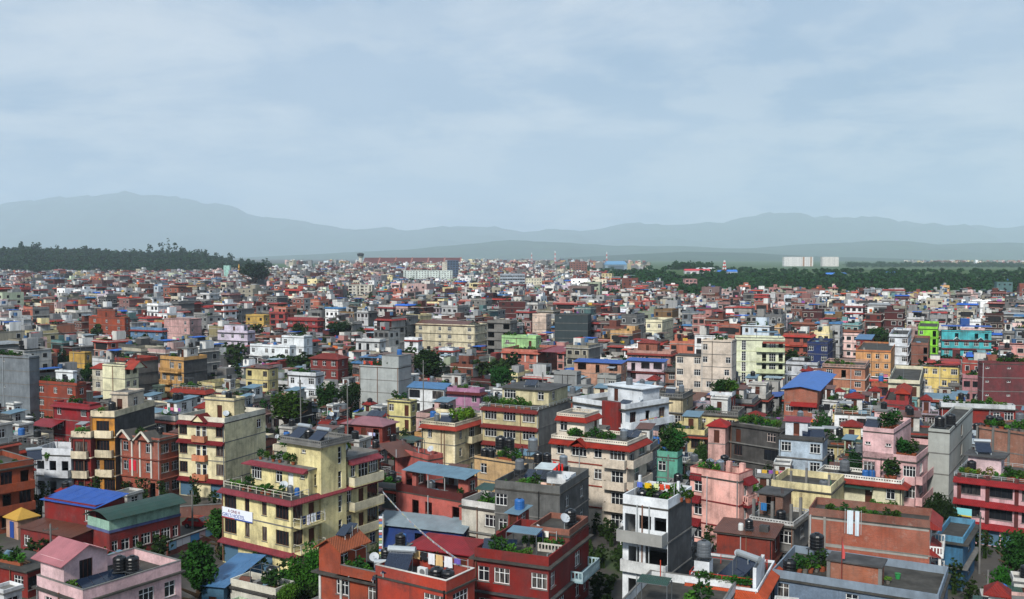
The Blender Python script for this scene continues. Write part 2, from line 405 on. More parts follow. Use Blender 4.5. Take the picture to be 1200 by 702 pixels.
class House:
    def __init__(s, X, Y, ang, W, D, name='house', fc=None, near=True):
        s.X, s.Y, s.ang, s.W, s.D = X, Y, ang, W, D
        s.e = empty(name, (X, Y, 0), ang); s.near = near; s.fc = fc or M_frame; s.fck = s.fc.name
        s.top = 0; s.clutter = []; s.label = None; s.nick = None
    def w2(s, x, y):
        c, n = math.cos(s.ang), math.sin(s.ang); return (s.X + c * x - n * y, s.Y + n * x + c * y)
    def part(s, name, mb, mat, parent=None): return mk(name, mb, mat, parent or s.e)
    def block(s, x0, x1, y0, y1, z0, z1, wall, faces=None, fl=None, sidemat=None, sides='', name='wall'):
        """walls with real openings; faces: dict face -> list of strings, one per storey, bottom to top"""
        faces = faces or {}; b = MB()
        nfl = fl or max([len(v) for v in faces.values()] + [1]); fh = (z1 - z0) / nfl
        wn = []
        for face in 'FRBL':
            wd = (x1 - x0) if face in 'FB' else (y1 - y0)
            def P(u, d, z):
                if face == 'F': return (x0 + u, y0 + d, z)
                if face == 'R': return (x1 - d, y0 + u, z)
                if face == 'B': return (x1 - u, y1 - d, z)
                return (x0 + d, y1 - u, z)
            b.cur = 1 if face in sides else 0
            rows = faces.get(face, []); holes = []
            for i, row in enumerate(rows):
                m = len(row)
                for j, ch in enumerate(row):
                    if ch not in OPEN: continue
                    ww, hh, sl, nx, ny, fr, ty = OPEN[ch]
                    ww = min(ww, wd / m - 0.12); hh = min(hh, fh - sl - .2)
                    if ww < 0.3: continue
                    ww = round(ww, 1); hh = round(hh, 2)
                    uc = wd * (j + .5) / m; zb = z0 + i * fh + sl
                    holes.append((uc - ww / 2, uc + ww / 2, zb, zb + hh))
                    wn.append((face, P(uc, .09, zb), ww, hh, nx, ny, fr, ty))
            us = sorted(set([0.0, wd] + [round(h[k], 4) for h in holes for k in (0, 1)]))
            # column-wise strips: merge cells vertically where no hole
            for a, c in zip(us[:-1], us[1:]):
                mid = (a + c) / 2
                hs = sorted((h[2], h[3]) for h in holes if h[0] - 1e-3 < mid < h[1] + 1e-3)
                z = z0
                for (ha, hb) in hs:
                    if ha > z: b.quad(P(a, 0, z), P(c, 0, z), P(c, 0, ha), P(a, 0, ha))
                    z = hb
                b.quad(P(a, 0, z), P(c, 0, z), P(c, 0, z1), P(a, 0, z1))
            for (a, c, za, zb) in holes:
                t = .2
                b.quad(P(a, 0, za), P(c, 0, za), P(c, t, za), P(a, t, za)); b.quad(P(c, 0, zb), P(a, 0, zb), P(a, t, zb), P(c, t, zb))
                b.quad(P(a, 0, zb), P(a, 0, za), P(a, t, za), P(a, t, zb)); b.quad(P(c, 0, za), P(c, 0, zb), P(c, t, zb), P(c, t, za))
        o = s.part(name, b, [wall, sidemat or wall])
        for (face, p, ww, hh, nx, ny, fr, ty) in wn:
            if ty == 'hole': continue
            fm = FRAMES.get(fr, s.fc); rz = ROT[face]
            if ty == 'door': ob('door', door_mesh(ww, hh, fm, fm.name), s.e, p, rz)
            elif ty == 'shut': ob('shutter', shutter_mesh(ww, hh, M_shut, 's'), s.e, p, rz)
            else:
                wo = ob('window', win_mesh(ww, hh, nx, ny, fm, fm.name), s.e, p, rz)
                ob('pane', pane_mesh(ww, hh), wo)
                if s.near and hh < 1.8: ob('sill', sill_mesh(ww), wo)
        s.top = max(s.top, z1); return o
    def slab(s, x0, x1, y0, y1, z, t=.14, over=.04, mat=None, name='floor_slab', sides=None):
        o = {k: over for k in 'FRBL'}
        if sides: o = {k: (over if k in sides else .012) for k in 'FRBL'}
        return s.part(name, MB().box(x0 - o['L'], x1 + o['R'], y0 - o['F'], y1 + o['B'], z - t, z), mat or M_cem)
    def parapet(s, x0, x1, y0, y1, z, h, mat, style='solid', cop=None, sides='FRBL', t=.13):
        b = MB(); z += .003
        segs = {'F': (x0, x1, y0, y0 + t), 'B': (x0, x1, y1 - t, y1), 'L': (x0, x0 + t, y0 + t, y1 - t), 'R': (x1 - t, x1, y0 + t, y1 - t)}
        if style == 'solid':
            for k in sides: b.box(*segs[k], z, z + h)
        else:
            for k in sides:
                a = segs[k]; hor = k in 'FB'; ln = (a[1] - a[0]) if hor else (a[3] - a[2]); q = a[0] if hor else a[2]
                def bx(u0, u1, za, zb, ins=0.0):
                    if hor: b.box(u0, u1, a[2] + ins, a[3] - ins, za, zb)
                    else: b.box(a[0] + ins, a[1] - ins, u0, u1, za, zb)
                if style == 'balus':
                    bx(q, q + ln, z, z + .22); bx(q, q + ln, z + h - .13, z + h)
                    n = max(2, int(ln / .32))
                    for i in range(n + 1):
                        u = q + (ln - .12) * i / n; bx(u, u + .12, z + .22, z + h - .13, .012)
                else:
                    bx(q, q + ln, z + h - .05, z + h, .04); bx(q, q + ln, z + h * .5, z + h * .5 + .035, .045)
                    n = max(1, int(ln / 1.3))
                    for i in range(n + 1):
                        u = q + (ln - .06) * i / n; bx(u, u + .06, z, z + h - .05, .035)
        o = s.part('parapet' if style != 'rail' else 'railing', b, mat)
        if cop and style == 'solid':
            c = MB()
            for k in sides:
                a = segs[k]; e = .03
                if k in 'FB': c.box(a[0] - e, a[1] + e, a[2] - e, a[3] + e, z + h, z + h + .06)
                else: c.box(a[0] - e, a[1] + e, a[2] + e, a[3] - e, z + h, z + h + .06)
            mk('coping', c, cop, o)
        return o
    def flat_roof(s, x0, x1, y0, y1, z, over=.1, mat=None): return s.slab(x0, x1, y0, y1, z + .01, .16, over, mat or M_roof, 'roof_slab')
    def eave(s, x0, x1, y0, y1, z, sides='FR', dep=.75, drop=.4, mat=None, th=.1, name='tile_eave'):
        b = MB(); c = {k: (dep if k in sides else 0.0) for k in 'FRBL'}
        I = {'FL': (x0, y0), 'FR': (x1, y0), 'BR': (x1, y1), 'BL': (x0, y1)}
        O = {'FL': (x0 - c['L'], y0 - c['F']), 'FR': (x1 + c['R'], y0 - c['F']), 'BR': (x1 + c['R'], y1 + c['B']), 'BL': (x0 - c['L'], y1 + c['B'])}
        for k, (p, q) in {'F': ('FL', 'FR'), 'R': ('FR', 'BR'), 'B': ('BR', 'BL'), 'L': ('BL', 'FL')}.items():
            if k not in sides: continue
            ip, iq, op, oq = I[p], I[q], O[p], O[q]
            b.quad((*op, z - drop), (*oq, z - drop), (*iq, z), (*ip, z))
            b.quad((*op, z - drop - th), (*oq, z - drop - th), (*oq, z - drop), (*op, z - drop))
            b.quad((*ip, z - drop - th), (*iq, z - drop - th), (*oq, z - drop - th), (*op, z - drop - th))
            for (i_, o_) in ((ip, op), (iq, oq)):
                b.quad((*i_, z), (*o_, z - drop), (*o_, z - drop - th), (*i_, z - drop - th))
        return s.part(name, b, mat or M_tile)
    def balcony(s, face, a, c, z, dep, y0, y1, x0, x1, mat, style='solid', h=.95, pmat=None):
        """a..c along the face from its left end"""
        if face == 'F': r = (x0 + a, x0 + c, y0 - dep, y0)
        elif face == 'R': r = (x1, x1 + dep, y0 + a, y0 + c)
        else: r = (x0 - dep, x0, y1 - c, y1 - a)
        o = s.part('balcony', MB().box(r[0], r[1], r[2], r[3], z - .14, z + .02), mat)
        sd = {'F': 'FLR', 'R': 'RFB', 'L': 'LFB'}[face]
        p = s.parapet(r[0] + .004, r[1] - .004, r[2] + .004, r[3] - .004, z + .02, h, pmat or mat, style, None, sd, .09); p.parent = o
        return o
    def shed(s, x0, x1, y0, y1, z, rise, mat, axis='y', over=.3, name='roof', sheets=True):
        """mono-pitch sheet roof rising along +axis; each sheet a piece of its own when near"""
        X0, X1, Y0, Y1 = x0 - over, x1 + over, y0 - over, y1 + over
        def zz(x, y): return z + rise * ((y - Y0) / (Y1 - Y0) if axis == 'y' else (x - X0) / (X1 - X0))
        fr = MB()
        for x in (x0 + .1, x1 - .1):
            for y in (y0 + .1, y1 - .1): fr.box(x - .05, x + .05, y - .05, y + .05, z - .25, zz(x, y) - .02)
        root = s.part(name, fr, M_rail)
        n = max(1, int(((X1 - X0) if axis == 'y' else (Y1 - Y0)) / 1.05)) if (s.near and sheets) else 1
        for i in range(n):
            b = MB(); dz = .012 * (i % 2)
            if axis == 'y':
                a, c = X0 + (X1 - X0) * i / n, X0 + (X1 - X0) * (i + 1) / n + (.04 if i < n - 1 else 0)
                ya, yb = Y0 - RNG.uniform(0, .06), Y1
                P = [(a, ya), (c, ya), (c, yb), (a, yb)]
            else:
                a, c = Y0 + (Y1 - Y0) * i / n, Y0 + (Y1 - Y0) * (i + 1) / n + (.04 if i < n - 1 else 0)
                P = [(X0, a), (X1, a), (X1, c), (X0, c)]
            b.hexa([(x, y, zz(x, y) + dz) for x, y in P] + [(x, y, zz(x, y) + dz + .03) for x, y in P])
            mk('roof_sheet', b, mat, root)
        return root
    def gable(s, x0, x1, y0, y1, z, rise, mat, axis='y', over=.35, th=.1, wall=None, name='roof'):
        """ridge along axis"""
        b = MB()
        if axis == 'y':
            xm = (x0 + x1) / 2; k = rise / ((x1 - x0) / 2); ze = z - over * k
            for xa in (x0 - over, x1 + over):
                P = [(xa, y0 - over), (xm, y0 - over), (xm, y1 + over), (xa, y1 + over)]
                Z = [ze, z + rise, z + rise, ze]
                b.hexa([(p[0], p[1], q) for p, q in zip(P, Z)] + [(p[0], p[1], q + th) for p, q in zip(P, Z)])
        else:
            ym = (y0 + y1) / 2; k = rise / ((y1 - y0) / 2); ze = z - over * k
            for ya in (y0 - over, y1 + over):
                P = [(x0 - over, ya), (x1 + over, ya), (x1 + over, ym), (x0 - over, ym)]
                Z = [ze, ze, z + rise, z + rise]
                b.hexa([(p[0], p[1], q) for p, q in zip(P, Z)] + [(p[0], p[1], q + th) for p, q in zip(P, Z)])
        o = s.part(name, b, mat)
        if wall:
            g = MB(); e = .004
            if axis == 'y':
                for y, sg in ((y0 + e, 1), (y1 - e, -1)): g.tri((x0, y, z), (x1, y, z), ((x0 + x1) / 2, y, z + rise))
            else:
                for x in (x0 + e, x1 - e): g.tri((x, y0, z), (x, y1, z), (x, (y0 + y1) / 2, z + rise))
            mk('gable_wall', g, wall, o)
        return o
    def hip(s, x0, x1, y0, y1, z, rise, mat, over=.4, name='roof'):
        b = MB(); X0, X1, Y0, Y1 = x0 - over, x1 + over, y0 - over, y1 + over
        m = min(X1 - X0, Y1 - Y0) / 2
        if X1 - X0 >= Y1 - Y0: A, Bq = (X0 + m, (Y0 + Y1) / 2, z + rise), (X1 - m, (Y0 + Y1) / 2, z + rise)
        else: A, Bq = ((X0 + X1) / 2, Y0 + m, z + rise), ((X0 + X1) / 2, Y1 - m, z + rise)
        c = [(X0, Y0, z), (X1, Y0, z), (X1, Y1, z), (X0, Y1, z)]
        if X1 - X0 >= Y1 - Y0:
            b.quad(c[0], c[1], Bq, A); b.quad(c[2], c[3], A, Bq); b.tri(c[1], c[2], Bq); b.tri(c[3], c[0], A)
        else:
            b.quad(c[1], c[2], Bq, A); b.quad(c[3], c[0], A, Bq); b.tri(c[0], c[1], A); b.tri(c[2], c[3], Bq)
        for i in range(4):
            p, q = c[i], c[(i + 1) % 4]; b.quad((p[0], p[1], z - .1), (q[0], q[1], z - .1), q, p)
        b.quad(*[(p[0], p[1], z - .1) for p in reversed(c)])
        return s.part(name, b, mat)
    def posts(s, pts, z0, z1, t=.14, mat=None, name='column', rods=False):
        for (x, y) in pts:
            o = s.part(name, MB().box(x - t, x + t, y - t, y + t, z0, z1), mat or M_cem)
            if rods:
                r = MB()
                for i in (-1, 1):
                    for j in (-1, 1): r.box(x + i * .08 - .012, x + i * .08 + .012, y + j * .08 - .012, y + j * .08 + .012, z1 - .02, z1 + RNG.uniform(.5, 1.0))
                mk('rebar', r, flat('4a3026', .8), o)

# ---------------------------------------------------------------- rooftop things
LATER = []      # (object, label pattern, category, group pattern, house)
def later(o, pat, cat, grp, h): LATER.append((o, pat, cat, grp, h)); return o
def place(h, x, y): return h.w2(x, y)
def tank_meshes(kind):
    def body():
        b = MB()
        if kind == 'steel': pr = [(.5, 0), (.52, .04), (.52, .38), (.54, .4), (.52, .42), (.52, .78), (.54, .8), (.52, .82), (.52, 1.15), (.4, 1.3), (.2, 1.36)]
        else: pr = [(.55, 0), (.56, .05), (.56, .22), (.53, .26), (.56, .3), (.56, .48), (.53, .52), (.56, .56), (.56, .74), (.53, .78), (.56, .82), (.56, 1.0), (.5, 1.12), (.3, 1.22)]
        b.cyl((0, 0, 0), 0, 0, 14, pr); return b.mesh('tank_body', {'black': M_black, 'steel': M_steel, 'blue': flat('2a5f9e', .5), 'grey': flat('5c6166', .5)}[kind])
    def lid(): return MB().cyl((0, 0, 1.22 if kind != 'steel' else 1.36), .2, .07, 10).mesh('lid', M_black if kind != 'steel' else M_steel)
    return cached(('tank', kind), lambda: (body(), lid()))
def stand_mesh(hs):
    def f():
        b = MB()
        for x in (-.45, .45):
            for y in (-.45, .45): b.box(x - .04, x + .04, y - .04, y + .04, 0, hs)
        b.box(-.6, .6, -.6, .6, hs, hs + .06); b.box(-.5, .5, -.47, -.43, hs * .45, hs * .45 + .05); b.box(-.47, -.43, -.43, .43, hs * .5, hs * .5 + .05)
        return b.mesh('stand', flat('3a3d40', .6))
    return cached(('stand', hs), f)
def tank(h, x, y, z, kind='black', stand=0.0, sc_=1.0, label=None):
    p = place(h, x, y); e = empty('water_tank', (*p, z + .012), RNG.uniform(0, 6)); m = tank_meshes(kind)
    e.scale = (sc_,) * 3
    if stand: ob('stand', stand_mesh(stand), e)
    dz = stand + .06 if stand else 0
    bo = ob('tank_body', m[0], e, (0, 0, dz)); ob('lid', m[1], e, (0, 0, dz))
    w_ = {'black': 'black plastic', 'steel': 'shiny steel', 'blue': 'blue plastic', 'grey': 'grey plastic'}[kind]
    later(e, label or (w_ + ' water tank' + (' on a stand' if stand else '') + ' on the {}'), 'water tank', 'water tanks on the {}', h); return e
def solar_heater(h, x, y, z, rz=0.0, label=None, s=1.0):
    p = place(h, x, y); e = empty('solar_water_heater', (*p, z + .012), h.ang + rz); e.scale = (s,) * 3
    def col():
        b = MB(); b.hexa([(-.9, -.95, .25), (.9, -.95, .25), (.9, .75, 1.2), (-.9, .75, 1.2), (-.9, -1.0, .33), (.9, -1.0, .33), (.9, .7, 1.28), (-.9, .7, 1.28)]); return b.mesh('collector', M_solar)
    def fr():
        b = MB()
        for x in (-.8, .8): b.bar((x, .75, 0), (x, .75, 1.3)); b.bar((x, -.95, 0), (x, -.95, .28)); b.bar((x, -.95, .04), (x, .75, .04))
        b.box(-.95, -.9, -1.02, -.98, .22, .36); return b.mesh('frame', M_rail)
    def tb():
        b = MB(); seg = 12; r = .24
        for i in range(seg):
            a0, a1 = 2 * math.pi * i / seg, 2 * math.pi * (i + 1) / seg
            q = [(xx, .9 + r * math.cos(a), 1.45 + r * math.sin(a)) for xx, a in ((-1, a0), (1, a0), (1, a1), (-1, a1))]; b.quad(*q)
            b.tri((1, .9, 1.45), q[1], q[2]); b.tri((-1, .9, 1.45), q[3], q[0])
        return b.mesh('storage_tube', flat('a9b0b4', .35, .4))
    ob('collector', cached('shc', col), e); ob('frame', cached('shf', fr), e); ob('storage_tube', cached('sht', tb), e)
    later(e, label or 'solar water heater with white tube on the {}', 'solar heater', 'solar heaters on the {}', h); return e
def solar_panel(h, x, y, z, rz=0.0, label=None, n=2):
    p = place(h, x, y); e = empty('rooftop_solar_array', (*p, z + .012), h.ang + rz)
    for i in range(n):
        a = -n * .52 + i * 1.05
        ob('panel', cached('spp', lambda: MB().hexa([(0, -.8, .35), (1.0, -.8, .35), (1.0, .7, 1.05), (0, .7, 1.05), (0, -.82, .39), (1.0, -.82, .39), (1.0, .68, 1.09), (0, .68, 1.09)]).mesh('panel', flat('1b2738', .12, 0, .7))), e, (a, 0, 0))
    f = MB()
    for q in (-n * .5, n * .5): f.bar((q, .66, 0), (q, .66, 1.03)); f.bar((q, -.76, 0), (q, -.76, .36))
    mk('frame', f, M_rail, e)
    later(e, label or 'tilted dark solar panel on the {}', 'solar panel', 'solar panels on the {}', h); return e
def dish(h, x, y, z, s=1.0, rz=None, label=None):
    p = place(h, x, y); e = empty('satellite_dish', (*p, z + .012), RNG.uniform(-.6, .8) if rz is None else rz); e.scale = (s,) * 3
    def rf():
        b = MB(); prev = None; seg = 14
        c = Vector((0, 0, 1.25)); nrm = Vector((0, -.75, .66)).normalized(); xa = Vector((1, 0, 0)); ya = nrm.cross(xa)
        rings = []
        for k in range(4):
            r = .48 * k / 3
            rings.append([tuple(c + xa * r * math.cos(t) + ya * r * math.sin(t) + nrm * (.45 * r * r)) for t in [2 * math.pi * i / seg for i in range(seg)]])
        for k in range(3):
            for i in range(seg): b.quad(rings[k][i], rings[k][(i + 1) % seg], rings[k + 1][(i + 1) % seg], rings[k + 1][i])
        return b.mesh('reflector', flat('aeb4b8', .5))
    def po():
        b = MB(); b.bar((0, .08, 0), (0, .05, 1.25), .025); b.bar((0, .0, .95), (0, -.5, 1.45), .015); b.box(-.05, .05, -.56, -.46, 1.42, 1.52); return b.mesh('post', M_rail)
    ob('reflector', cached('dsr', rf), e); ob('post', cached('dsp', po), e)
    later(e, label or 'small grey satellite dish on the {}', 'satellite dish', 'satellite dishes on the {}', h); return e
def leaf_cloud(n, rx, ry, rz, size, seed, cz=0.0, lobes=0, shell=.55):
    g = np.random.default_rng(seed)
    if lobes:
        lc = g.normal(size=(lobes, 3)); lc /= np.linalg.norm(lc, axis=1)[:, None]
        lc *= g.uniform(.2, .64, (lobes, 1)); lr = g.uniform(.24, .42, lobes)
        k = g.integers(0, lobes, n); d = g.normal(size=(n, 3)); d /= np.linalg.norm(d, axis=1)[:, None]
        r = g.uniform(shell, 1.06, n) ** .6
        c = lc[k] + d * (lr[k] * r)[:, None]
    else:
        d = g.normal(size=(n, 3)); d /= np.linalg.norm(d, axis=1)[:, None]; c = d * (g.uniform(.2, 1, n) ** .5)[:, None]
    c = c * np.array([rx, ry, rz]) + np.array([0, 0, cz])
    a = g.normal(size=(n, 3)); a[:, 2] *= .5; a /= np.linalg.norm(a, axis=1)[:, None]
    t = g.normal(size=(n, 3)); t -= (t * a).sum(1)[:, None] * a; t /= np.linalg.norm(t, axis=1)[:, None]
    s = size * g.uniform(.6, 1.35, n)[:, None]
    V = np.stack([c - a * s, c + t * s * .55, c + a * s, c - t * s * .55], 1).reshape(-1, 3)
    return V
def cloud_mesh(name, V, mat):
    n = len(V) // 4; m = bpy.data.meshes.new(name)
    m.from_pydata(V.tolist(), [], np.arange(n * 4).reshape(n, 4).tolist()); m.materials.append(mat); return m
GREENS = ['35601f', '4a7a2b', '2c5222', '5d8a2e', '3b6b34']
def plant(h, x, y, z, s=1.0, pot=True, label=None, k=None, tint=None):
    p = place(h, x, y); e = empty('potted_plant', (*p, z + .012), RNG.uniform(0, 6)); e.scale = (s,) * 3
    k = RNG.randrange(4) if k is None else k
    hh = [.5, .75, 1.0, .4][k]
    ob('pot', cached(('pot', k % 2), lambda: MB().cyl((0, 0, 0), 0, 0, 10, [(.17, 0), (.23, .3), (.25, .3), (.25, .35), (.2, .35)]).mesh('pot', flat(('8a4a30', '6d6a64')[k % 2], .8))), e)
    ob('foliage', cached(('plf', k, tint), lambda: cloud_mesh('foliage', leaf_cloud([110, 130, 150, 80][k], [.4, .38, .5, .45][k], [.4, .38, .5, .45][k], hh * .6, .13, 50 + k, .32 + hh * .55), leafmat(tint or GREENS[k]))), e)
    later(e, label or ('small leafy potted plant', 'bushy potted plant', 'tall leafy potted plant', 'low spreading potted plant')[k] + ' on the {}', 'potted plant', 'potted plants on the {}', h); return e
CLOTH = ['d8d9dc', 'b02a2e', '2d4a86', 'c9a23c', '8a4f9e', 'e6e2d8', '3f7f6a', 'cf6f8f', '22242a', 'd9713a']
def laundry(h, xa, ya, xb, yb, z, hz=1.7, n=6, label=None, cols=None, hgt=(.5, 1.0)):
    pa, pb = place(h, xa, ya), place(h, xb, yb)
    ang = math.atan2(pb[1] - pa[1], pb[0] - pa[0]); ln = math.dist(pa, pb)
    e = empty('laundry_line', (*pa, z + .012), ang)
    b = MB(); b.bar((0, 0, 0), (0, 0, hz + .1), .025); b.bar((ln, 0, 0), (ln, 0, hz + .1), .025); b.bar((0, 0, hz), (ln, 0, hz - .03), .01)
    mk('line', b, M_rail, e)
    x = .2
    for i in range(n):
        w_ = RNG.uniform(.4, .8); hh = RNG.uniform(*hgt)
        if x + w_ > ln - .1: break
        c = MB(); k = 5
        for j in range(k):
            x0, x1 = x + w_ * j / k, x + w_ * (j + 1) / k
            d0, d1 = .07 * math.sin(j * 1.9 + i), .07 * math.sin((j + 1) * 1.9 + i)
            c.quad((x0, d0 * .3, hz), (x1, d1 * .3, hz), (x1, d1, hz - hh), (x0, d0, hz - hh * RNG.uniform(.95, 1)))
            c.quad((x0, d0 * .3 + .02, hz), (x1, d1 * .3 + .02, hz), (x1, d1 + .02, hz - hh), (x0, d0 + .02, hz - hh))
        mk('cloth', c, flat((cols or CLOTH)[RNG.randrange(len(cols or CLOTH))], .9), e)
        x += w_ + RNG.uniform(.03, .25)
    later(e, label or 'line of washing hung out on the {}', 'laundry', 'washing lines on the {}', h); return e
# ---------------------------------------------------------------- houses read off the photograph
HOUSES = []
def register(h, label, nick, n, xs, top, vis):
    h.label, h.nick, h.n = label, nick, n
    c = [h.w2(-h.W, 0), h.w2(0, 0), h.w2(0, h.D), h.w2(-h.W, h.D)]
    h.poly = c; h.d = min(p[1] for p in c); h.cx = sum(p[0] for p in c) / 4; h.cy = sum(p[1] for p in c) / 4
    h.guard = (xs[0], xs[1], top, vis); HOUSES.append(h); return h
def fl(s, n): return [s] * n if isinstance(s, str) else s
def G(label, nick, L, C, Rr, n, wall, fh=2.8, hp=.8, a=None, F='', Rf='', Lf='', eaves=(), eside='FR', ec=None, ed=(.75, .4), par='solid',
      pc=None, cop=None, side=None, sides='R', band=.04, bc=None, hut=None, vis=None, name='house', near=True, fc=None, roof=None, psides='FRBL', balc=()):
    z = n * fh; zt = z + hp
    X, Y, ang, W, D = solve(L, C, Rr, zt, a)
    W = min(max(W, 2.0), 40); D = min(max(D, 2.5), 30)
    h = House(X, Y, ang, W, D, name, fc, near)
    wm_ = plaster(wall) if isinstance(wall, str) else wall
    h.wall = wm_; h.z = z; h.fh = fh
    f = {}
    for k, v in (('F', F), ('R', Rf), ('L', Lf)):
        if v: f[k] = fl(v, n)
    h.block(-W, 0, 0, D, 0, z, wm_, f, n, side, sides if side else '')
    for i in range(1, n): h.slab(-W, 0, 0, D, i * fh, .14, band, bc or M_cem)
    if roof is None:
        h.flat_roof(-W, 0, 0, D, z, max(band, .05))
        if hp > .15: h.parapet(-W, 0, 0, D, z, hp, pc or wm_, par, cop, psides)
    for zi in eaves: h.eave(-W, 0, 0, D, zi * fh + (.02 if zi == n else .06), eside, ed[0], ed[1], ec)
    for (face, q0, q1, zi, dep, mt, st) in balc:
        ln = W if face == 'F' else D
        h.balcony(face, q0 * ln, q1 * ln, zi * fh, dep, 0, D, -W, 0, mt or wm_, st)
    if hut:
        x0, x1, y0, y1, hh, hm, rt = hut[:7]
        x0, x1, y0, y1 = -W + x0 * W, -W + x1 * W, y0 * D, y1 * D
        hm = plaster(hm) if isinstance(hm, str) else hm
        hf = hut[7] if len(hut) > 7 else {'F': ['d'], 'R': ['c']}
        h.block(x0, x1, y0, y1, z, z + hh, hm, hf, None, name='stair_hut_wall')
        if rt == 'flat': h.slab(x0, x1, y0, y1, z + hh + .1, .12, .18, M_cem, 'hut_roof'); h.parapet(x0 - .1, x1 + .1, y0 - .1, y1 + .1, z + hh + .1, .3, hm)
        elif rt == 'slab': h.slab(x0, x1, y0, y1, z + hh + .1, .12, .25, M_cem, 'hut_roof')
        elif rt[0] == 'hip': h.hip(x0, x1, y0, y1, z + hh + .1, .9, rt[1], .4, 'hut_roof')
        elif rt[0] == 'gable': h.gable(x0, x1, y0, y1, z + hh, .8, rt[1], 'x' if len(rt) > 2 else 'y', .35, .08, hm, 'hut_roof')
        elif rt[0] == 'shed': h.shed(x0, x1, y0, y1, z + hh, .4, rt[1], 'y', .35, 'hut_roof')
        h.hut = (x0, x1, y0, y1, z + hh + .1)
    xs = [proj(*h.w2(x, y), zt)[0] for x, y in ((-W, 0), (0, 0), (0, D), (-W, D))]
    yt = proj(*h.w2(-W, D), zt)[1]
    h.flat = roof is None; register(h, label, nick, n, (min(xs), max(xs)), yt, vis if vis else C[1] + 0.62 * (proj(X, Y, 0)[1] - C[1]))
    return h
T_red = tilemat('a82f26'); T_bright = tilemat('c23a1c'); T_orange = tilemat('dc5a2a'); T_dark = tilemat('7c2a26'); T_pinkred = tilemat('a84550')
TIN_blue = tinmat('1f62c8', .05); TIN_lblue = tinmat('4f86b8', .08); TIN_grey = tinmat('8fa3ad', .12); TIN_steel = tinmat('6d92a6', .1); TIN_green = tinmat('2c5a4c', .15)
TIN_rust = tinmat('7a4a38', .7); TIN_mauve = tinmat('a87078', .15); TIN_red = tinmat('a8202a', .1)
P = plaster
def brace(h, x, y0, y1, z0, z1, mat): h.part('pilaster', MB().box(x - .14, x + .14, y0, y1, z0, z1), mat)

# --- lower left
h = G('pale pink house whose roof hut has a pink pitched roof', 'pale pink house', (43, 673), (97, 692), (212, 657), 3, 'e9c0c2', hp=.9, F='cw', Rf='c.wc', band=.3, bc=P('cdb4b2'), cop=M_cem, vis=702)
W, D = h.W, h.D
h.block(-W + .2, -W + 3.6, .25, 4.2, h.z, h.z + 2.7, P('efc9cc'), {'R': ['.b.'], 'F': ['...']}, name='stair_hut_wall')
h.gable(-W + .2, -W + 3.6, .25, 4.2, h.z + 2.6, 1.0, tinmat('c4787e', .1), 'x', .55, .07, P('efc9cc'), 'hut_roof')
tank(h, -1.9, 4.6, h.z, 'black', .9); tank(h, -1.0, 5.2, h.z, 'black', .9)
for i in range(5): solar_panel(h, -1.6 + .0 * i, 1.3 + 1.05 * i, h.z, math.pi / 2, n=1, label='tilted grey solar panel lying on the {}')
h = G('low red brick house under a bright blue sheet roof', 'blue-roofed red house', (52, 582), (112, 592), (146, 585), 2, 'a5221c', fh=3.0, hp=.02, F='..n', Rf='.c', roof='x', band=.06, bc=P('8f93b0'), vis=655)
W, D = h.W, h.D
h.shed(-W, 0, 0, D, h.z - .3, .75, TIN_blue, 'y', .4)
h.block(-W, 0, -3.4, -.02, 0, 3.0, P('a8302a'), {'F': ['c.nd']}, name='annex_wall'); h.shed(-W, 0, -3.4, -.1, 3.0, .35, TIN_rust, 'y', .3, 'annex_roof')
h = G('red hall with a curved dark green sheet roof', 'green-roofed red hall', 4.6, (128, 622), (211, 603), 1, 'a8302c', fh=3.6, hp=.02, a=-36, Rf='ncnwcwn', roof='x', band=.05, vis=650, name='hall')
W, D = h.W, h.D
b = MB(); k = 8
for i in range(k):
    f0, f1 = i / k, (i + 1) / k
    def pt(f): return (.7 - (W + 1.0) * f, 4.5 + 1.25 * math.sin(math.pi * min(1, .12 + f * .8)))
    (xa, za), (xb, zb) = pt(f0), pt(f1)
    b.hexa([(xa, -.5, za), (xa, D + .5, za), (xb, D + .5, zb), (xb, -.5, zb), (xa, -.5, za + .05), (xa, D + .5, za + .05), (xb, D + .5, zb + .05), (xb, -.5, zb + .05)])
h.part('roof', b, TIN_green)
h.block(-W, 0, .01, D - .01, 3.62, 4.75, P('9fcab4'), {}, name='clerestory_wall'); h.slab(-W, 0, 0, D, 3.6, .3, .08, P('6a78b4'), 'trim_band')
h = G('low red shed row with a grey slab roof', 'low red shed row', (-30, 655), (32, 668), (74, 645), 1, 'a52a1e', fh=3.0, hp=.05, F='w.w', Rf='k.k', band=.4, vis=700, name='shed')
solar_panel(h, -1.2, 4.5, 3.0, 0, n=3, label='row of grey roof panels on the {}')
h = G('small peach hut with a straw-topped roof', 'small peach hut', (7, 604), (21, 609), (44, 602), 1, 'c99f86', fh=2.6, hp=.02, a=-35, F='.', Rf='.', roof='x', vis=622, name='hut')
ob('door', door_mesh(.95, 2.1, flat('27458c'), 'bd'), h.e, (-h.W * .5, -.06, .05)); h.hip(-h.W, 0, 0, h.D, 2.6, 1.1, flat('b08a3e', .9), .3)
h = G('orange brick house with deep terraces and slab edges', 'orange terrace house', (-60, 556), (-26, 548), (39, 528), 3, 'b5532c', fh=2.8, hp=.7, a=-40, Rf=['GbG', 'bGb', 'GbG'], band=.35, pc=P('b5532c'), cop=M_cem, balc=(('R', .2, .95, 2, 1.2, None, 'solid'), ('R', .2, .95, 1, 1.2, None, 'solid')), vis=580)
solar_heater(h, -2, 8, h.z, 1.2); plant(h, -1, 5, h.z); plant(h, -.6, 9, h.z); plant(h, -.7, 3, h.z)
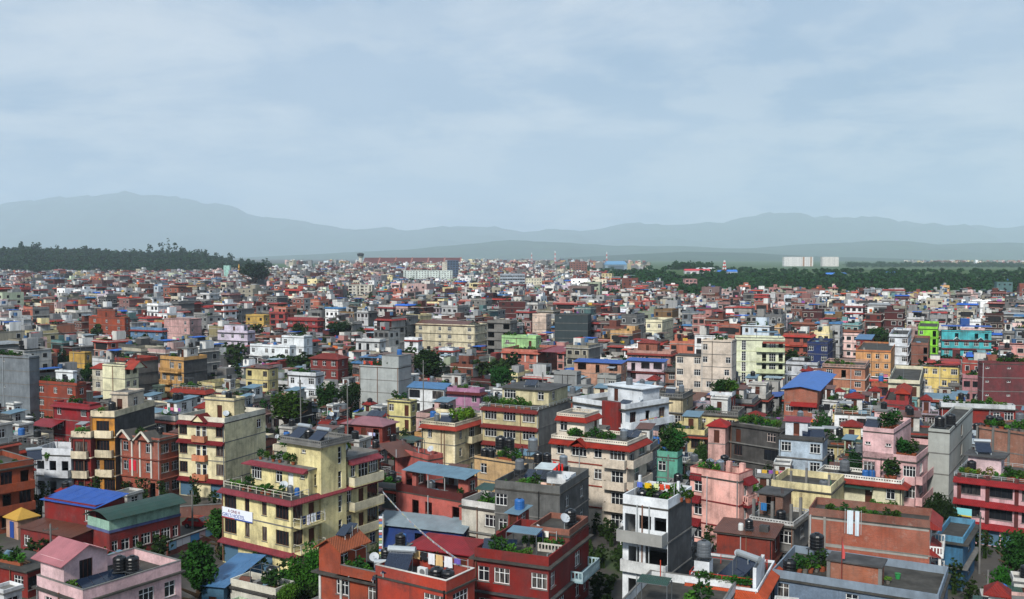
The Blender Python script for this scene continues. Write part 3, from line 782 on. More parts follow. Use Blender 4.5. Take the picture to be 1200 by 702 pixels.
h = G('white two-tone house with long open balconies', 'white balcony house', (40, 523), (83, 526), 5.0, 2, 'd9dde2', fh=3.1, hp=1.0, a=-8, F=['oGG', 'oGG'], band=.1, vis=575, balc=(('F', .36, 1, 1, .9, None, 'solid'),))
h = G('narrow red house with cream balcony fronts', 'narrow red house', (83, 505), (106, 506), 11.0, 3, 'a8261e', fh=2.95, hp=.9, a=-9, F=['G', 'B', 'B'], pc=P('e0d2b4'), band=.2, bc=P('e0d2b4'), balc=(('F', .1, .9, 1, .7, P('e0d2b4'), 'solid'), ('F', .1, .9, 2, .7, P('e0d2b4'), 'solid')), vis=575)
h = G('narrow mustard yellow house with tall grey side wall', 'mustard yellow house', (106, 481), (134, 482), (181, 466), 4, 'd9922c', fh=2.95, hp=.9, a=-9, F=['nB', 'nB', 'B', 'B'], side=M_cemd, pc=P('e6d6b2'), band=.15, bc=P('e6d6b2'),
      balc=(('F', .25, .95, 1, .7, P('e6d6b2'), 'solid'), ('F', .25, .95, 2, .7, P('e6d6b2'), 'solid'), ('F', .25, .95, 3, .7, P('e6d6b2'), 'solid')), hut=(.25, .95, .35, .75, 2.8, 'dccbb4', 'flat'), vis=575)
h = G('red brick house with white-edged twin gables', 'twin-gabled brick house', (134, 508), (187, 514), (211, 503), 3, brickmat('a8492f'), fh=2.9, hp=.3, F=['..G', 'cc', 'cc'], Rf=['ww', 'ww', 'ww'], fc=flat('b9bcc0', .5), band=.3, bc=P('b55a40'), vis=580)
W, D = h.W, h.D
for q in (.28, .70):
    xm = -W + q * W
    g_ = h.gable(xm - 1.4, xm + 1.4, -.6, 1.6, h.z - .1, 1.15, tilemat('6e6a62'), 'y', .25, .1, brickmat('a8492f'), 'gablet'); bb = MB(); bb.bar((xm - 1.65, -.92, h.z - .2), (xm, -.92, h.z + 1.2), .11); bb.bar((xm + 1.65, -.92, h.z - .2), (xm, -.92, h.z + 1.2), .11); mk('bargeboard', bb, P('ddd6c4'), g_)
    for s_ in (-1.15, 1.15): h.part('pilaster', MB().box(xm + s_ - .14, xm + s_ + .14, -.16, -.012, 2.9, h.z - .5), flat('c8c3b8', .7))
tank(h, -4, 4, h.z); laundry(h, -6.5, -.05, -4.6, -.05, 3.35, 2.0, 2, cols=['c8263a'], hgt=(1.5, 1.8), label='bright red patterned cloth hung on the {}')
h = G('tall cream house with dark red canopies and orange balconies', 'tall cream house', (209, 486), (263, 490), (311, 481), 4, 'ecdfb0', fh=2.85, hp=.75, F=['s.s', 'b...b', 'b...b', 'b...b'], Rf=['.', '..', '..', '..c'], eaves=(1, 3, 4), eside='F', ec=tilemat('96202a'), ed=(.7, .45), pc=P('e2dcc8'), vis=592,
      hut=(.35, .98, .25, .5, 2.9, 'e6d6a6', 'flat', {'F': ['.d.']}))
W, D = h.W, h.D
for i in (1, 2, 3):
    h.balcony('F', W * .36, W * .64, i * h.fh, .85, 0, D, -W, 0, P('e08a5e'), 'solid', .75)
    for q in (.435, .565):
        o_ = ob('window', win_mesh(.8, 2.1, 1, 2, M_frame, M_frame.name), h.e, (-W + W * q, -.05, i * h.fh + .06)); ob('pane', pane_mesh(.8, 2.1), o_)
h.gable(-W * .5 - 1.1, -W * .5 + 1.1, -.75, 1.2, h.z + .05, 1.0, tilemat('96202a'), 'y', .2, .1, P('ecdfb0'), 'gablet')
tank(h, -W * .25, D * .38, h.z + 3.0, 'black', 0, .9); plant(h, -1, 2, h.z); plant(h, -1.4, 6, h.z, 1.3); plant(h, -1, 11, h.z, 1.4); dish(h, -.5, 1, h.z)

# --- the hostel: front block, penthouse, stair tower and rear wing are one building
YEL = 'efe0a0'
h = G('yellow girls hostel with red tiled bands and a sign board', 'yellow hostel', (260, 571), (341, 587), 14.4, 3, YEL, fh=2.95, hp=.02, F=['s.s.', 'BmmB', 'BmmB'], Rf=['cdc.dcc', 'bdb.ndB', 'bdb.ndB'], eaves=(1, 3), eside='FR', ec=T_pinkred, ed=(.8, .35), band=.05, vis=660, name='hostel')
W, D, z = h.W, h.D, h.z; YM = P(YEL); RL = P('ddd9c6')
h.block(-W + 1.6, -.35, 3.0, 9.0, z, z + 2.85, YM, {'F': ['W.cev'], 'R': ['c.']}, name='penthouse_wall'); h.slab(-W + 1.6, -.35, 3.0, 9.0, z + 2.9, .12, .1)
h.eave(-W + 1.6, -.35, 3.0, 9.0, z + 2.95, 'FL', .8, .35, T_pinkred)
h.block(-5.2, .35, 4.3, 8.4, 0, z + 5.5, YM, {'F': ['...', '...', '...', '...', '.v.'], 'R': ['.t'] * 5}, 5, name='tower_wall')
h.slab(-5.2, .35, 4.3, 8.4, z + 5.6, .18, .7, M_cem, 'tower_roof'); h.parapet(-5.7, .85, 3.8, 8.9, z + 5.6, .55, M_cem, 'balus')
h.block(-6.5, .05, 9.01, D - .01, z, z + 2.85, YM, {'R': ['nDW']}, name='wing_wall'); h.slab(-6.5, .05, 9.02, D - .02, z + 2.95, .12, .06); h.parapet(-6.5, .05, 9.0, D, z + 2.95, .4, M_cem)
h.eave(-6.5, .05, 9.0, D, z + 3.0, 'R', .9, .45, T_pinkred)
for (a_, c_, zz) in ((.3, 4.2, 2.95), (.3, 4.2, 5.9), (9.0, 14.2, 2.95), (9.0, 14.2, 5.9), (9.0, 14.2, 8.85)):
    h.balcony('R', a_, c_, zz, 1.15, 0, D, -W, 0, P('e2d398'), 'solid' if a_ > 5 else 'rail', .95, P('dfd6b4') if a_ > 5 else RL)
h.parapet(-W + .1, -.1, .1, 3.0, z + .03, .75, RL, 'rail', None, 'FLR')
for i in range(9): plant(h, -W + 1 + i * 1.05, .6, z, RNG.uniform(.8, 1.5))
for i in range(6): plant(h, -W + 2.3 + i * 1.1, 3.9, z + 2.9, RNG.uniform(.9, 1.6), k=[2, 1, 0, 2, 1, 2][i])
plant(h, -2.5, 11, z + 2.95, 2.2, k=3, label='round clipped green bush in a pot on the {}')
tank(h, -3.2, 6.0, z + 5.6, 'black'); tank(h, -1.8, 6.3, z + 5.6, 'black'); solar_heater(h, -4.4, 5.6, z + 5.6); solar_heater(h, -.9, 5.2, z + 5.6)
for i in range(3): tank(h, -.4 + i * 1.2 - 1.6, 1.8 + 0 * i, z, 'steel', .2, .7) if i < 1 else None
laundry(h, 1.05, .5, 1.05, 4.1, 5.92, 1.2, 7, 'line of mixed washing hung over a balcony of the {}', ['d8c0c8', '2d3a5a', 'e6e2e8', 'b88aa8', '3a2f38', 'e8ecee'], (.8, 1.2))
dish(h, -1.5, 10, z + 2.95); dish(h, -2.4, 1.2, z)
sg = empty('sign_board', (0, 0, 0)); sg.parent = None
p = h.w2(-W + .15, -.1); sg.location = (*p, 5.42); sg.rotation_euler = (0, 0, h.ang)
mk('board', MB().box(0, 5.2, -.06, 0.04, 0, 1.25), flat('dfe4ee', .5, var=.1), sg); mk('edge_strip', MB().box(0, 5.2, -.075, -.062, 0, .14), flat('3a4f9a', .5), sg); mk('red_strip', MB().box(0, 2.2, -.09, -.077, 0, .12), flat('a23038', .5), sg)
def lettering(parent, txt, size, loc, mat, depth=.008):
    c = bpy.data.curves.new('lettering', 'FONT'); c.body = txt; c.size = size; c.extrude = depth; c.materials.append(mat)
    t_ = bpy.data.objects.new('text_source', c); o = bpy.data.objects.new('lettering', bpy.data.meshes.new_from_object(t_)); bpy.data.objects.remove(t_); COLL.objects.link(o); o.parent = parent; o.location = loc; o.rotation_euler = (math.pi / 2, 0, 0); return o
lettering(sg, 'A ONE H', .52, (1.05, -.075, .72), flat('7a2340', .6)); lettering(sg, "GIRL'S HOSTEL", .58, (.12, -.075, .22), flat('2f4a9c', .6))
tag(sg, 'white sign board with red and blue lettering on the yellow hostel wall', 'sign board')

# --- bottom centre-left
h = G('low house under a wide bright blue sheet roof beside the leafy tree', 'blue sheet-roofed shed', (236, 676), (262, 686), (306, 660), 1, '4f86a8', fh=3.4, hp=.02, F='d', Rf='c.d', roof='x', vis=702, name='shed')
h.shed(-h.W, 0, 0, h.D, 3.3, .9, TIN_lblue, 'y', .4)
h = G('small grey-white flat-roofed house in front of the hostel', 'small flat-roofed house', (270, 678), (323, 690), (345, 672), 1, 'd8d6c8', fh=3.2, hp=.7, F='.dO', Rf='c', band=.35, pc=P('d6d2c0', .8), vis=702)
tank(h, -2.8, 2.4, 3.2, 'black', .5); plant(h, -.8, .6, 3.2, 1.6); plant(h, -1.6, .6, 3.2, 1.4)
ORG = 'c4532a'
h = G('orange house with a tiled gable roof and white pilasters', 'orange gabled house', (374, 668), (448, 684), (480, 667), 2, ORG, fh=2.75, hp=.02, F=['.d.w', '.w.w'], Rf=['c.', '.c'], band=.55, bc=M_cem, vis=702)
W, D, z = h.W, h.D, h.z; OM = P(ORG)
h.block(-W, -W + 2.7, 0, D * .9, z, z + 2.5, OM, {'R': ['c..']}, name='upper_wall'); h.gable(-W, -W + 2.7, 0, D * .9, z + 2.4, .85, tilemat('b8633c'), 'y', .4, .12, OM, 'gable_roof')
h.flat_roof(-W + 2.7, 0, 0, D, z, .3); h.parapet(-W + 2.72, 0, 0, D, z, .95, OM, 'solid', M_cem, 'FR')
for q in (0.02, .36, .98): h.part('pilaster', MB().box(-W + q * W - .12, -W + q * W + .12, -.12, -.008, 0, z - .15), P('dcdcd6'))
solar_heater(h, -.6, .9, z, .5, 'solar water heater with silver tube on the {}'); solar_panel(h, -W + 1.6, D * .45, z + 3.0, .2, n=1); dish(h, -3.2, 2.8, z)
solar_panel(h, -W + 1.4, D * .7, z + 2.9, .2, n=1); tank(h, -2.3, D * .85, z, 'black', .8)
pl = empty('prayer_flag_pole', (*h.w2(-2.7, 3.4), z + .012)); mk('pole', MB().bar((0, 0, 0), (0.1, 0, 5.4), .05), M_rail, pl)
for i in range(16):
    zz = 5.0 - i * .27; c_ = flat(['c9cfd6', 'b05a58', '5a7ab0', 'c7b878', '7a9a78'][i % 5], .9)
    mk('flag', MB().hexa([(.1, 0, zz), (.1, .02, zz), (.1, .02, zz + .2), (.1, 0, zz + .2), (-.32, .1, zz - .05), (-.32, .12, zz - .05), (-.32, .12, zz + .17), (-.32, .1, zz + .17)]), c_, pl)
tag(pl, 'pole wrapped with faded prayer flags on the orange gabled house', 'flag pole')
h2 = G('orange-red house with a long washing line and black tanks', 'orange-red house', (440, 662), (523, 681), (556, 662), 3, 'c8452c', fh=2.75, hp=.9, F=['c.w', 'c.w', '..W'], Rf=['c', 'W', 'W'], band=.12, bc=P('c8452c'), cop=P('d9d4cc'), vis=702)
W, D, z = h2.W, h2.D, h2.z
tank(h2, -1.9, 1.2, z, 'black', .05, 1.05); tank(h2, -.8, 1.3, z, 'black', .05, 1.0)
solar_heater(h2, -W + 1.4, 1.4, z - .0, .4, 'solar water heater with long silver tube on the {}', 1.25)
laundry(h2, -W + .6, D - .6, -.4, D - .4, z, 1.6, 9, 'long line of shirts and dark clothes hung on the {}', ['e8ecf0', '2a2c34', '3a4f8a', '6a5aa8', 'd8d8dc', '1f2026', 'cfae7a'])
b = MB(); b.box(-.45, .45, -.18, .18, 0, .7); ac = mk('air_conditioner', b, flat('cfd2d2', .5), None, (*h2.w2(-W * .55, D * .55), z + .012), h2.ang)
mk('fan_grille', MB().cyl((0, 0, 0), .28, .02, 16), flat('6d7072', .6), ac).location = (0.1, -.2, .35); ac.children[0].rotation_euler = (math.pi / 2, 0, 0)
tag(ac, 'white air conditioner box with round fan on the orange-red house', 'air conditioner')
# prayer flag string across to the hall roof
def flag_string(p0, p1, sag, n, label):
    e = empty('prayer_flag_string', p0); d = Vector(p1) - Vector(p0); pts = []
    for i in range(n + 1):
        t = i / n; pts.append(Vector((d.x * t, d.y * t, d.z * t - sag * 4 * t * (1 - t))))
    b = MB()
    for i in range(n): b.bar(pts[i], pts[i + 1], .012)
    mk('string', b, M_rail, e); cs = [flat(x, .9) for x in ('c2c8d2', 'b89a98', '8a9ab8', 'c7bc9a', '9aa898')]
    for i in range(n):
        a_, c_ = pts[i] + (pts[i + 1] - pts[i]) * .1, pts[i] + (pts[i + 1] - pts[i]) * .9; q = Vector((.02, .05, -.19))
        mk('flag', MB().hexa([tuple(v) for v in (a_, c_, c_ + q, a_ + q)] + [tuple(v + Vector((.012, .012, 0))) for v in (a_, c_, c_ + q, a_ + q)]), cs[i % 5], e)
    return tag(e, label, 'prayer flags')
flag_string((*h.w2(-2.6, 3.4), 13.2), (*h2.w2(-1.4, D - .3), z + 1.5), .5, 30, 'sagging string of faded prayer flags above the washing line')
h = G('big red house with white windows and a bare concrete terrace', 'big red house', (556, 640), (643, 653), (690, 617), 3, 'a3231a', fh=2.95, hp=.85, F=['w.w', 'w.w', 'cw.w'], Rf=['cw.w', '.w.cn', 'c..w.'], band=.4, bc=M_cemd, vis=702)
W, D, z = h.W, h.D, h.z
h.block(-W * .55, -.05, D * .5, D - .05, z, z + 1.3, P('9c4634'), {}, name='upper_terrace_wall'); h.flat_roof(-W * .55, -.05, D * .5, D - .05, z + 1.3, .1); h.parapet(-W * .55, -.05, D * .5, D - .05, z + 1.32, .55, P('a86a54'))
solar_panel(h, -W + 1.6, 2.0, z, .25, n=3, label='wide tilted grey solar panel on the {}'); tank(h, -1.1, D * .8, z + 1.35, 'black', .3)
h.parapet(-2.6, -.2, D * .36, D * .37 + .2, z + .02, .8, P('d8d0c4'), 'balus', None, 'F'); laundry(h, -3.4, D * .47, -1.2, D * .47, z, 1.6, 4); dish(h, -.9, D * .6, z + 1.35); dish(h, -W + 3.4, D * .6, z + .02)
for q in range(6): plant(h, -W + 3 + q * .7, D * .44, z, .9)
h.balcony('R', D * .52, D * .98, 5.9, 1.2, 0, D, -W, 0, P('9fc4cc'), 'balus', .9, P('b7d4da'))
laundry(h, -.3, .4, -.3, 2.0, z, 0.9, 0, 'thin bare wire line on the {}')
h = G('stained dark concrete house with a planted roof terrace', 'dark concrete house', (580, 560), (656, 570), (690, 549), 3, concrete('7d7e7c', .8), fh=2.9, hp=.9, F=['w', 'c...', 'w....'], Rf='cc', band=.1, pc=concrete('858683', .8), vis=598)
W, D, z = h.W, h.D, h.z
for i in range(9): plant(h, -W + 1.2 + .72 * i, .5, z, RNG.uniform(.7, 1.2))
laundry(h, -2.6, .15, -1.0, .1, z, 1.15, 1, cols=['e0b8a4'], hgt=(.9, 1.0), label='shiny peach sheet draped over the wall of the {}'); laundry(h, -4.5, D * .9, -1.5, D * .7, z, 1.7, 3, 'big red cloth and pale towels drying on the {}', ['c9261e', 'cdbfdc', 'd83a2a'], (1.2, 1.6))
h.block(-3.4, -.3, D * .45, D * .62, z, z + 1.2, P('dfe3e6'), {}, name='white_partition'); solar_panel(h, -W + 3.2, D * .55, z, 0, n=3); tank(h, -W + 1.0, D * .5, z, 'grey', 1.2); tank(h, -W + 1.6, D * .95, z, 'black', 1.2); tank(h, -W + 2.8, D * .95, z, 'black', 1.2); tank(h, -W + 5.0, D * .95, z, 'steel', 1.0)
h.shed(-W + 3.9, -W + 6.0, D * .3, D * .5, z + 2.0, .3, tinmat('c8d4d4', .05), 'y', .1, 'canopy'); dish(h, -.5, D * .35, z)
h = G('pale cement house with a white balcony under a green awning', 'pale awning house', (541, 585), (590, 592), 5.0, 2, 'cfcabb', fh=2.9, hp=.75, F=['G.', '.W'], pc=P('d9d9d4', .8), band=.3, vis=600)
h.shed(-h.W * .8, -h.W * .4, 1.2, 3.4, h.z + 1.9, .3, TIN_green, 'y', .1, 'awning'); plant(h, -3, .6, h.z); plant(h, -3.7, .6, h.z); dish(h, -1, 1, h.z)
h = G('coral house with a blue-grey tin canopy over its terrace', 'coral terrace house', (464, 566), (542, 579), (560, 560), 2, 'd5695c', fh=3.0, hp=.95, F=['.G.G.', '.GG.G'], Rf=['c', 'c'], pc=P('7c1f1a'), band=.06, bc=P('d5695c'), vis=602)
W, D, z = h.W, h.D, h.z
h.block(-W, -W + 2.4, D * .35, D, z, z + 2.6, P('d5695c'), {'F': ['G'], 'R': ['c']}, name='upper_wall'); h.block(-1.6, -.05, D * .4, D, z, z + 2.5, P('c8685a'), {'R': ['c']}, name='upper_wall'); h.shed(-W + 1.2, 0, D * .15, D, z + 2.7, .55, TIN_steel, 'y', .35, 'canopy')
for q in (.3, .55): h.posts([(-W * q, D * .18)], z, z + 2.75, .05, M_rail, 'post')
plant(h, -1.0, .9, z); tank(h, -W + 4, D * .7, z, 'steel'); tank(h, -.4, -.9, 3, 'black') if 0 else None
h = G('long low shed with a pale blue-grey corrugated roof and blue sides', 'grey tin shed', (442, 612), (541, 623), (549, 610), 1, '1f4fa8', fh=3.0, hp=.02, F='.G.', Rf='.', roof='x', vis=625, name='shed')
h.shed(-h.W, 0, 0, h.D, 2.9, .9, TIN_grey, 'y', .45)
h = G('small shed with a bright red sheet roof', 'red-roofed shed', (478, 640), (555, 650), 5.5, 1, 'a04032', fh=2.8, hp=.02, F='c.d', roof='x', vis=650, name='shed'); h.hip(-h.W, 0, 0, h.D, 2.8, 1.0, TIN_red, .5)
h = G('cream house with quoined corner and red tiled eaves', 'quoined cream house', (494, 491), (533, 496), (572, 485), 3, 'e6d5a8', fh=2.95, hp=.6, F=['.', '.', 'n.'], Rf=['nnc', 'nDc', 'nDD'], eaves=(3,), ec=tilemat('c2452f'), ed=(.9, .45), par='balus', pc=P('ddd2b4'), vis=552)
W, D, z = h.W, h.D, h.z
h.balcony('R', D * .3, D * 1.15, 5.9, 1.3, 0, D, -W, 0, P('ddd0a6'), 'solid'); h.eave(1.3, 1.3, D * .75, D * 1.3, 6.8, 'R', .8, .5, tilemat('b8453a'))
for i in range(12): h.part('quoin', MB().box(-.28 - .1 * (i % 2), .02, -.02, .28 + .1 * (i % 2), 2.95 + .48 * i, 3.3 + .48 * i), P('efe2bd'))
tank(h, -W + 1.3, 4.5, z + 1.6, 'black'); tank(h, -W + 2.5, 4.6, z + 1.6, 'black'); tank(h, -W + 1.6, 2.2, z, 'steel', .3, .9); solar_heater(h, -.8 - W * .3, 1.6, z, .4)
h.block(-W + .4, -W + 3.6, 3.8, 5.6, z, z + 1.5, P('e6d5a8'), {}, name='tank_base_wall'); h.parapet(-W + .3, -W + 3.7, 3.7, 5.7, z + 1.5, .5, P('e0d2aa'))
for i in range(10): plant(h, -W * .45 + RNG.uniform(0, W * .4), 3 + i * .65, z, RNG.uniform(1.3, 2.0), k=1, tint='6a9a2c')
h = G('beige house with three dark red eave bands and cement side', 'banded beige house', (564, 471), (631, 477), (669, 465), 4, 'd3c594', fh=2.85, hp=.55, F=['www', 'WWW', 'WWW', 'WWW'], eaves=(1, 2, 3, 4), eside='F', ec=tilemat('96342f'), ed=(.55, .55), side=M_cem, par='rail', pc=M_rail, vis=540)
W, D, z = h.W, h.D, h.z
h.block(-W + 1.2, -.6, D * .4, D, z, z + 2.6, P('d8cda0'), {'F': ['W.c'], 'R': ['c.']}, name='penthouse_wall'); h.slab(-W + 1.2, -.6, D * .4, D, z + 2.65, .16, .5, M_cemd, 'penthouse_roof'); solar_panel(h, -W * .45, D * .55, z + 2.65, .1, n=2)
for i in range(7): plant(h, -W + .7 + i * 1.1, .5, z, RNG.uniform(1, 1.6))
h = G('large cream house with bright red wavy eaves and balconies', 'red-eaved cream house', (646, 509), (735, 518), (758, 506), 4, 'e2d3be', fh=2.85, hp=.5, F=['c..D', 'c..D', 'c.cD', 'cWcW'], Rf=['c', 'D', 'D', 'DW'], eaves=(4,), ec=tilemat('b8301a'), ed=(.9, .55), par='balus', pc=P('e4dcc8'), vis=590, band=.12, bc=P('b8452a'))
W, D, z = h.W, h.D, h.z
for i in (1, 2, 3): h.balcony('F', W * .72, W, i * h.fh, .9, 0, D, -W, 0, P('dccdb8'), 'solid'); h.balcony('R', 0, D, i * h.fh, .9, 0, D, -W, 0, P('dccdb8'), 'solid')
h.block(-W, -W + 4.2, 1.6, D - .4, z, z + 2.7, P('e8dcc8'), {'F': ['c.'], 'R': ['.d']}, name='penthouse_wall'); h.slab(-W, -W + 4.2, 1.6, D - .4, z + 2.75, .14, .1); h.eave(-W, -W + 4.2, 1.6, D - .4, z + 2.85, 'FR', .7, .5, tilemat('b8301a')); h.parapet(-W, -W + 4.2, 1.6, D - .4, z + 2.75, .5, P('d8ccb8'), 'balus')
h.gable(-W * .6 - 1.1, -W * .6 + 1.1, -.95, .5, z - .5, .9, tilemat('b8301a'), 'y', .3, .1, None, 'gablet'); tank(h, -2.2, D * .6, z, 'steel'); solar_panel(h, -1.2, D * .7, z, n=2)
h = G('white modern house with a red stair panel and long balconies', 'red-panelled white house', (671, 466), (733, 474), (784, 466), 4, 'dfe6ea', fh=2.95, hp=.8, F=['G.G', 'G.G', 'G.G', 'G..b'], Rf=['.', 'bDb', 'bGb', 'bGb'], band=.5, bc=P('e4eaee'), pc=P('e4eaee'), vis=505)
W, D, z = h.W, h.D, h.z
h.part('stair_panel', MB().box(-W * .38, -W * .08, -.7, -.02, 3, z + 1.0), P('a8281e')); h.balcony('R', 0, D, 8.85, 1.2, 0, D, -W, 0, P('dfe6ea'), 'solid')
h.block(-W * .75, -W * .1, D * .5, D * .9, z, z + 2.6, P('d5dbe0'), {'F': ['d.']}, name='stair_hut_wall'); h.slab(-W * .75, -W * .1, D * .5, D * .9, z + 2.7, .14, .5, P('dfe6ea'), 'hut_roof'); solar_panel(h, -1.6, 1.8, z, n=2); tank(h, -W * .5, D * .7, z + 2.7, 'grey')
laundry(h, .95, D * .2, .95, D * .8, 8.87, 1.1, 8, 'bundle of coloured washing over a balcony of the {}', None, (.4, .8)); dish(h, -.6, D * .4, z)
h = G('white narrow house with unfinished grey side wall and roof flowers', 'narrow white house', (730, 579), (783, 586), (811, 577), 4, 'e6ebee', fh=3.1, hp=.9, F=['G.', 'G.', 'GO', 'Goo'], side=concrete('6d7072', .7), band=.06, pc=P('e6ebee'), vis=702, balc=(('F', 0, 1, 3, 1.5, concrete('a9a9a4', .3), 'solid'), ('F', 0, 1, 2, .6, P('d6d8d6'), 'solid')))
W, D, z = h.W, h.D, h.z
tank(h, -W + 1.5, 1.2, z, 'black', 0, 1.0); tank(h, -W + 2.9, 1.4, z, 'black', 0, 1.0); laundry(h, -W + .3, 2.2, -.4, 2.6, z, 1.7, 7, 'line of yellow and red cloths hung on the {}', ['d8b21c', 'c42a2a', 'c86a9e', '5a6fc0', 'c8462a', 'cfd89a'], (.4, .7))
for i in range(7): plant(h, -W + .8 + i * .75, 3.4, z, RNG.uniform(.9, 1.4), k=i % 3)
h.posts([(-W + .15, 3.8), (-.2, 3.2)], z, z + 2.0, .12, P('e6ebee'))
h = G('salmon pink house with dark red sloping canopies', 'salmon pink house', (809, 547), (866, 556), (882, 546), 3, 'f6b8aa', fh=2.9, hp=.9, F=['c..', 'c..', 'c..'], Rf=['c', 'n', 'n'], band=.1, bc=P('a82a2a'), pc=P('f6b8aa'), cop=P('c8665a'), vis=618)
W, D, z = h.W, h.D, h.z
for zi in (2.95, 5.85, 8.6): h.eave(-W, -W + 1.6, 0, D, zi + .3, 'LF' if zi < 8 else 'F', .8 if zi < 8 else .25, .75, tilemat('9c1f26'), name='canopy'); h.eave(-1.0, 0, D * .3, D, zi + .3, 'R', .9, .7, tilemat('9c1f26'), name='canopy')
tank(h, -W + 1.8, D * .5, z, 'steel', .4); tank(h, -W + 3.0, D * .6, z, 'steel', .4); h.posts([(-1.2, D * .9), (-3, D * .9)], z, z + 1.6, .3, h.wall)
for zi in (1, 2): h.balcony('R', D * .3, D, zi * h.fh, .7, 0, D, -W, 0, P('e8b0a4'), 'balus')
h = G('white house with bright orange tiled eaves and red railings', 'orange-eaved white house', (803, 681), (888, 691), (908, 657), 2, 'e2e6ea', fh=3.0, hp=.25, F=['c.c', 'c.c'], Rf=['.', 'c'], eaves=(2,), ec=T_orange, ed=(.85, .5), vis=702)
W, D, z = h.W, h.D, h.z
h.parapet(-W + .3, -.3, .3, D * .75, z + .02, 1.0, flat('b03020', .5), 'rail'); h.block(-W + .7, -W + 2.1, .5, 2.0, z, z + 2.0, P('e2e6ea'), {}, name='tank_base_wall'); tank(h, -W + 1.4, 1.3, z + 2.0, 'grey', .2, 1.15)
h.block(-.5, -.2, .3, D * .5, z, z + 2.1, P('dfe4e8'), {}, name='screen_wall'); solar_heater(h, -2.2, 2.6, z, -.6, s=1.4); laundry(h, -1.4, D * .3, -1.3, D * .45, z, 1.9, 2, cols=['2a7a9e'], hgt=(1.4, 1.6), label='blue towel hung beside the railing of the {}'); dish(h, -3, D * .7, z)
X0_, Y0_ = at(732, 700, 6.6)
a_ = R(-24); xx, yy = X0_ + 8 * math.cos(a_) + 3 * math.sin(a_), Y0_ + 8 * math.sin(a_) - 3 * math.cos(a_)
h = G('grey roof terrace house with a white parapet and red rail', 'grey roof terrace house', 8.0, proj(xx, yy, 6.6), 11.0, 2, 'd8dadb', fh=2.9, hp=.8, a=-24, F='c.w', pc=P('dfe2e2'), cop=M_cem, vis=702)
h.posts([(-h.W + 1.4, h.D - 1.6)], h.z, h.z + 2.4, .04, flat('b04028', .5), 'antenna_mast'); plant(h, -1.5, 4, h.z, 2.0, k=2); plant(h, -2.3, 3.4, h.z, 1.8, k=1)

# --- bottom right
h = G('long blue-grey terrace house with a small brick hut on its roof', 'blue-grey terrace house', (905, 667), (1100, 697), 9.0, 2, '7d93ab', fh=2.65, hp=.75, F=['c..c..d', 'c..c..c'], band=.25, pc=concrete('93a3b2', .5), vis=702)
W, D, z = h.W, h.D, h.z
h.block(-W + 5.0, -W + 9.6, 1.2, 3.6, z, z + 2.1, brickmat('b0613f'), {}, name='hut_wall'); h.slab(-W + 5.0, -W + 9.6, 1.2, 3.6, z + 2.2, .14, .25, M_cemd, 'hut_roof'); h.posts([(-W + 9.6, 1.2), (-W + 5.0, 1.2)], z, z + 2.0, .16)
for i in range(8): plant(h, -W + 1.6 + i * .45, 1.5 + i * .5, z, RNG.uniform(.9, 1.5))
tank(h, -W + 2.9, 6.0, z, 'black', 1.2, 1.25); tank(h, -W + 1.3, 1.6, z, 'black', 0, 1.2); plant(h, -W + 10, 3.2, z, .9)
fp = empty('flag_pole', (*h.w2(-W + 6.3, .5), z + .012)); mk('pole', MB().bar((0, 0, 0), (0, 0, 4.6), .03), flat('7a3028', .6), fp); mk('flag', MB().hexa([(0, 0, 4.5), (0, .02, 4.5), (0, .02, 2.6), (0, 0, 2.6), (.34, .1, 3.0), (.34, .12, 3.0), (.3, .1, 2.5), (.3, .08, 2.5)]), flat('d05a58', .9), fp)
tag(fp, 'thin pole with a hanging pink-red flag beside the brick roof hut', 'flag pole')
b = MB().cyl((0, 0, 0), 0, 0, 12, [(.2, 0), (.26, .5), (.28, .5)]); bk = mk('bucket', b, flat('2f8a4a', .5), None, (*h.w2(-W + 10.6, 5.2), z + .012)); mk('rim', MB().cyl((0, 0, .5), .29, .03, 12), flat('2a7a42', .5), bk); tag(bk, 'green plastic bucket on the long blue-grey terrace house', 'bucket')
h = G('house with a long bare brick party wall and white balconies', 'brick party wall house', (948, 597), (1090, 610), 5.2, 3, brickmat('b5593c'), fh=2.8, hp=.8, a=-25.5, F=['', '', ''], Rf=['D', 'D', 'D'], band=.03, bc=concrete('a8a49c', .4), pc=brickmat('8a4a38'), side=P('e2e2de'), vis=662)
W, D, z = h.W, h.D, h.z
for zi in (2.8, 5.6, 8.4): h.eave(-.4, 0, 0, D, zi + .75, 'R', 1.1, .8, tilemat('b8403a'), name='canopy'); h.balcony('R', 0, D, zi, 1.3, 0, D, -W, 0, P('e6e6e2'), 'balus') if zi < 8 else None
h.posts([(.95, .3), (.95, D - .3)], 0, 5.6, .12, P('e6e6e2')); laundry(h, -W + 3.7, -.12, -W + 5.3, -.13, z - 1.5, 2.5, 2, cols=['cfdbe2'], hgt=(2.5, 2.7), label='long pale sheet hanging down the {}')
for i in (0, 1): h.posts([(-W + .14 + 1.5 * i, -.005)], 0, z, .12, concrete('a8a49c', .4))
for zi in (2.8, 5.6, 8.4): h.part('tie_beam', MB().box(-W + .3, -.1, -.03, .05, zi - .36, zi - .02), concrete('b4b0a8', .4))
h = G('cream bungalow storey with red tiled eaves and white balustrade', 'cream bungalow', (956, 552), (1057, 563), (1064, 556), 2, 'e6e0bc', fh=3.0, hp=.55, F=['c.c.c', 'n.dc'], Rf='c', eaves=(2,), ec=tilemat('b8402f'), ed=(.9, .45), par='balus', pc=P('e8e6dc'), vis=604)
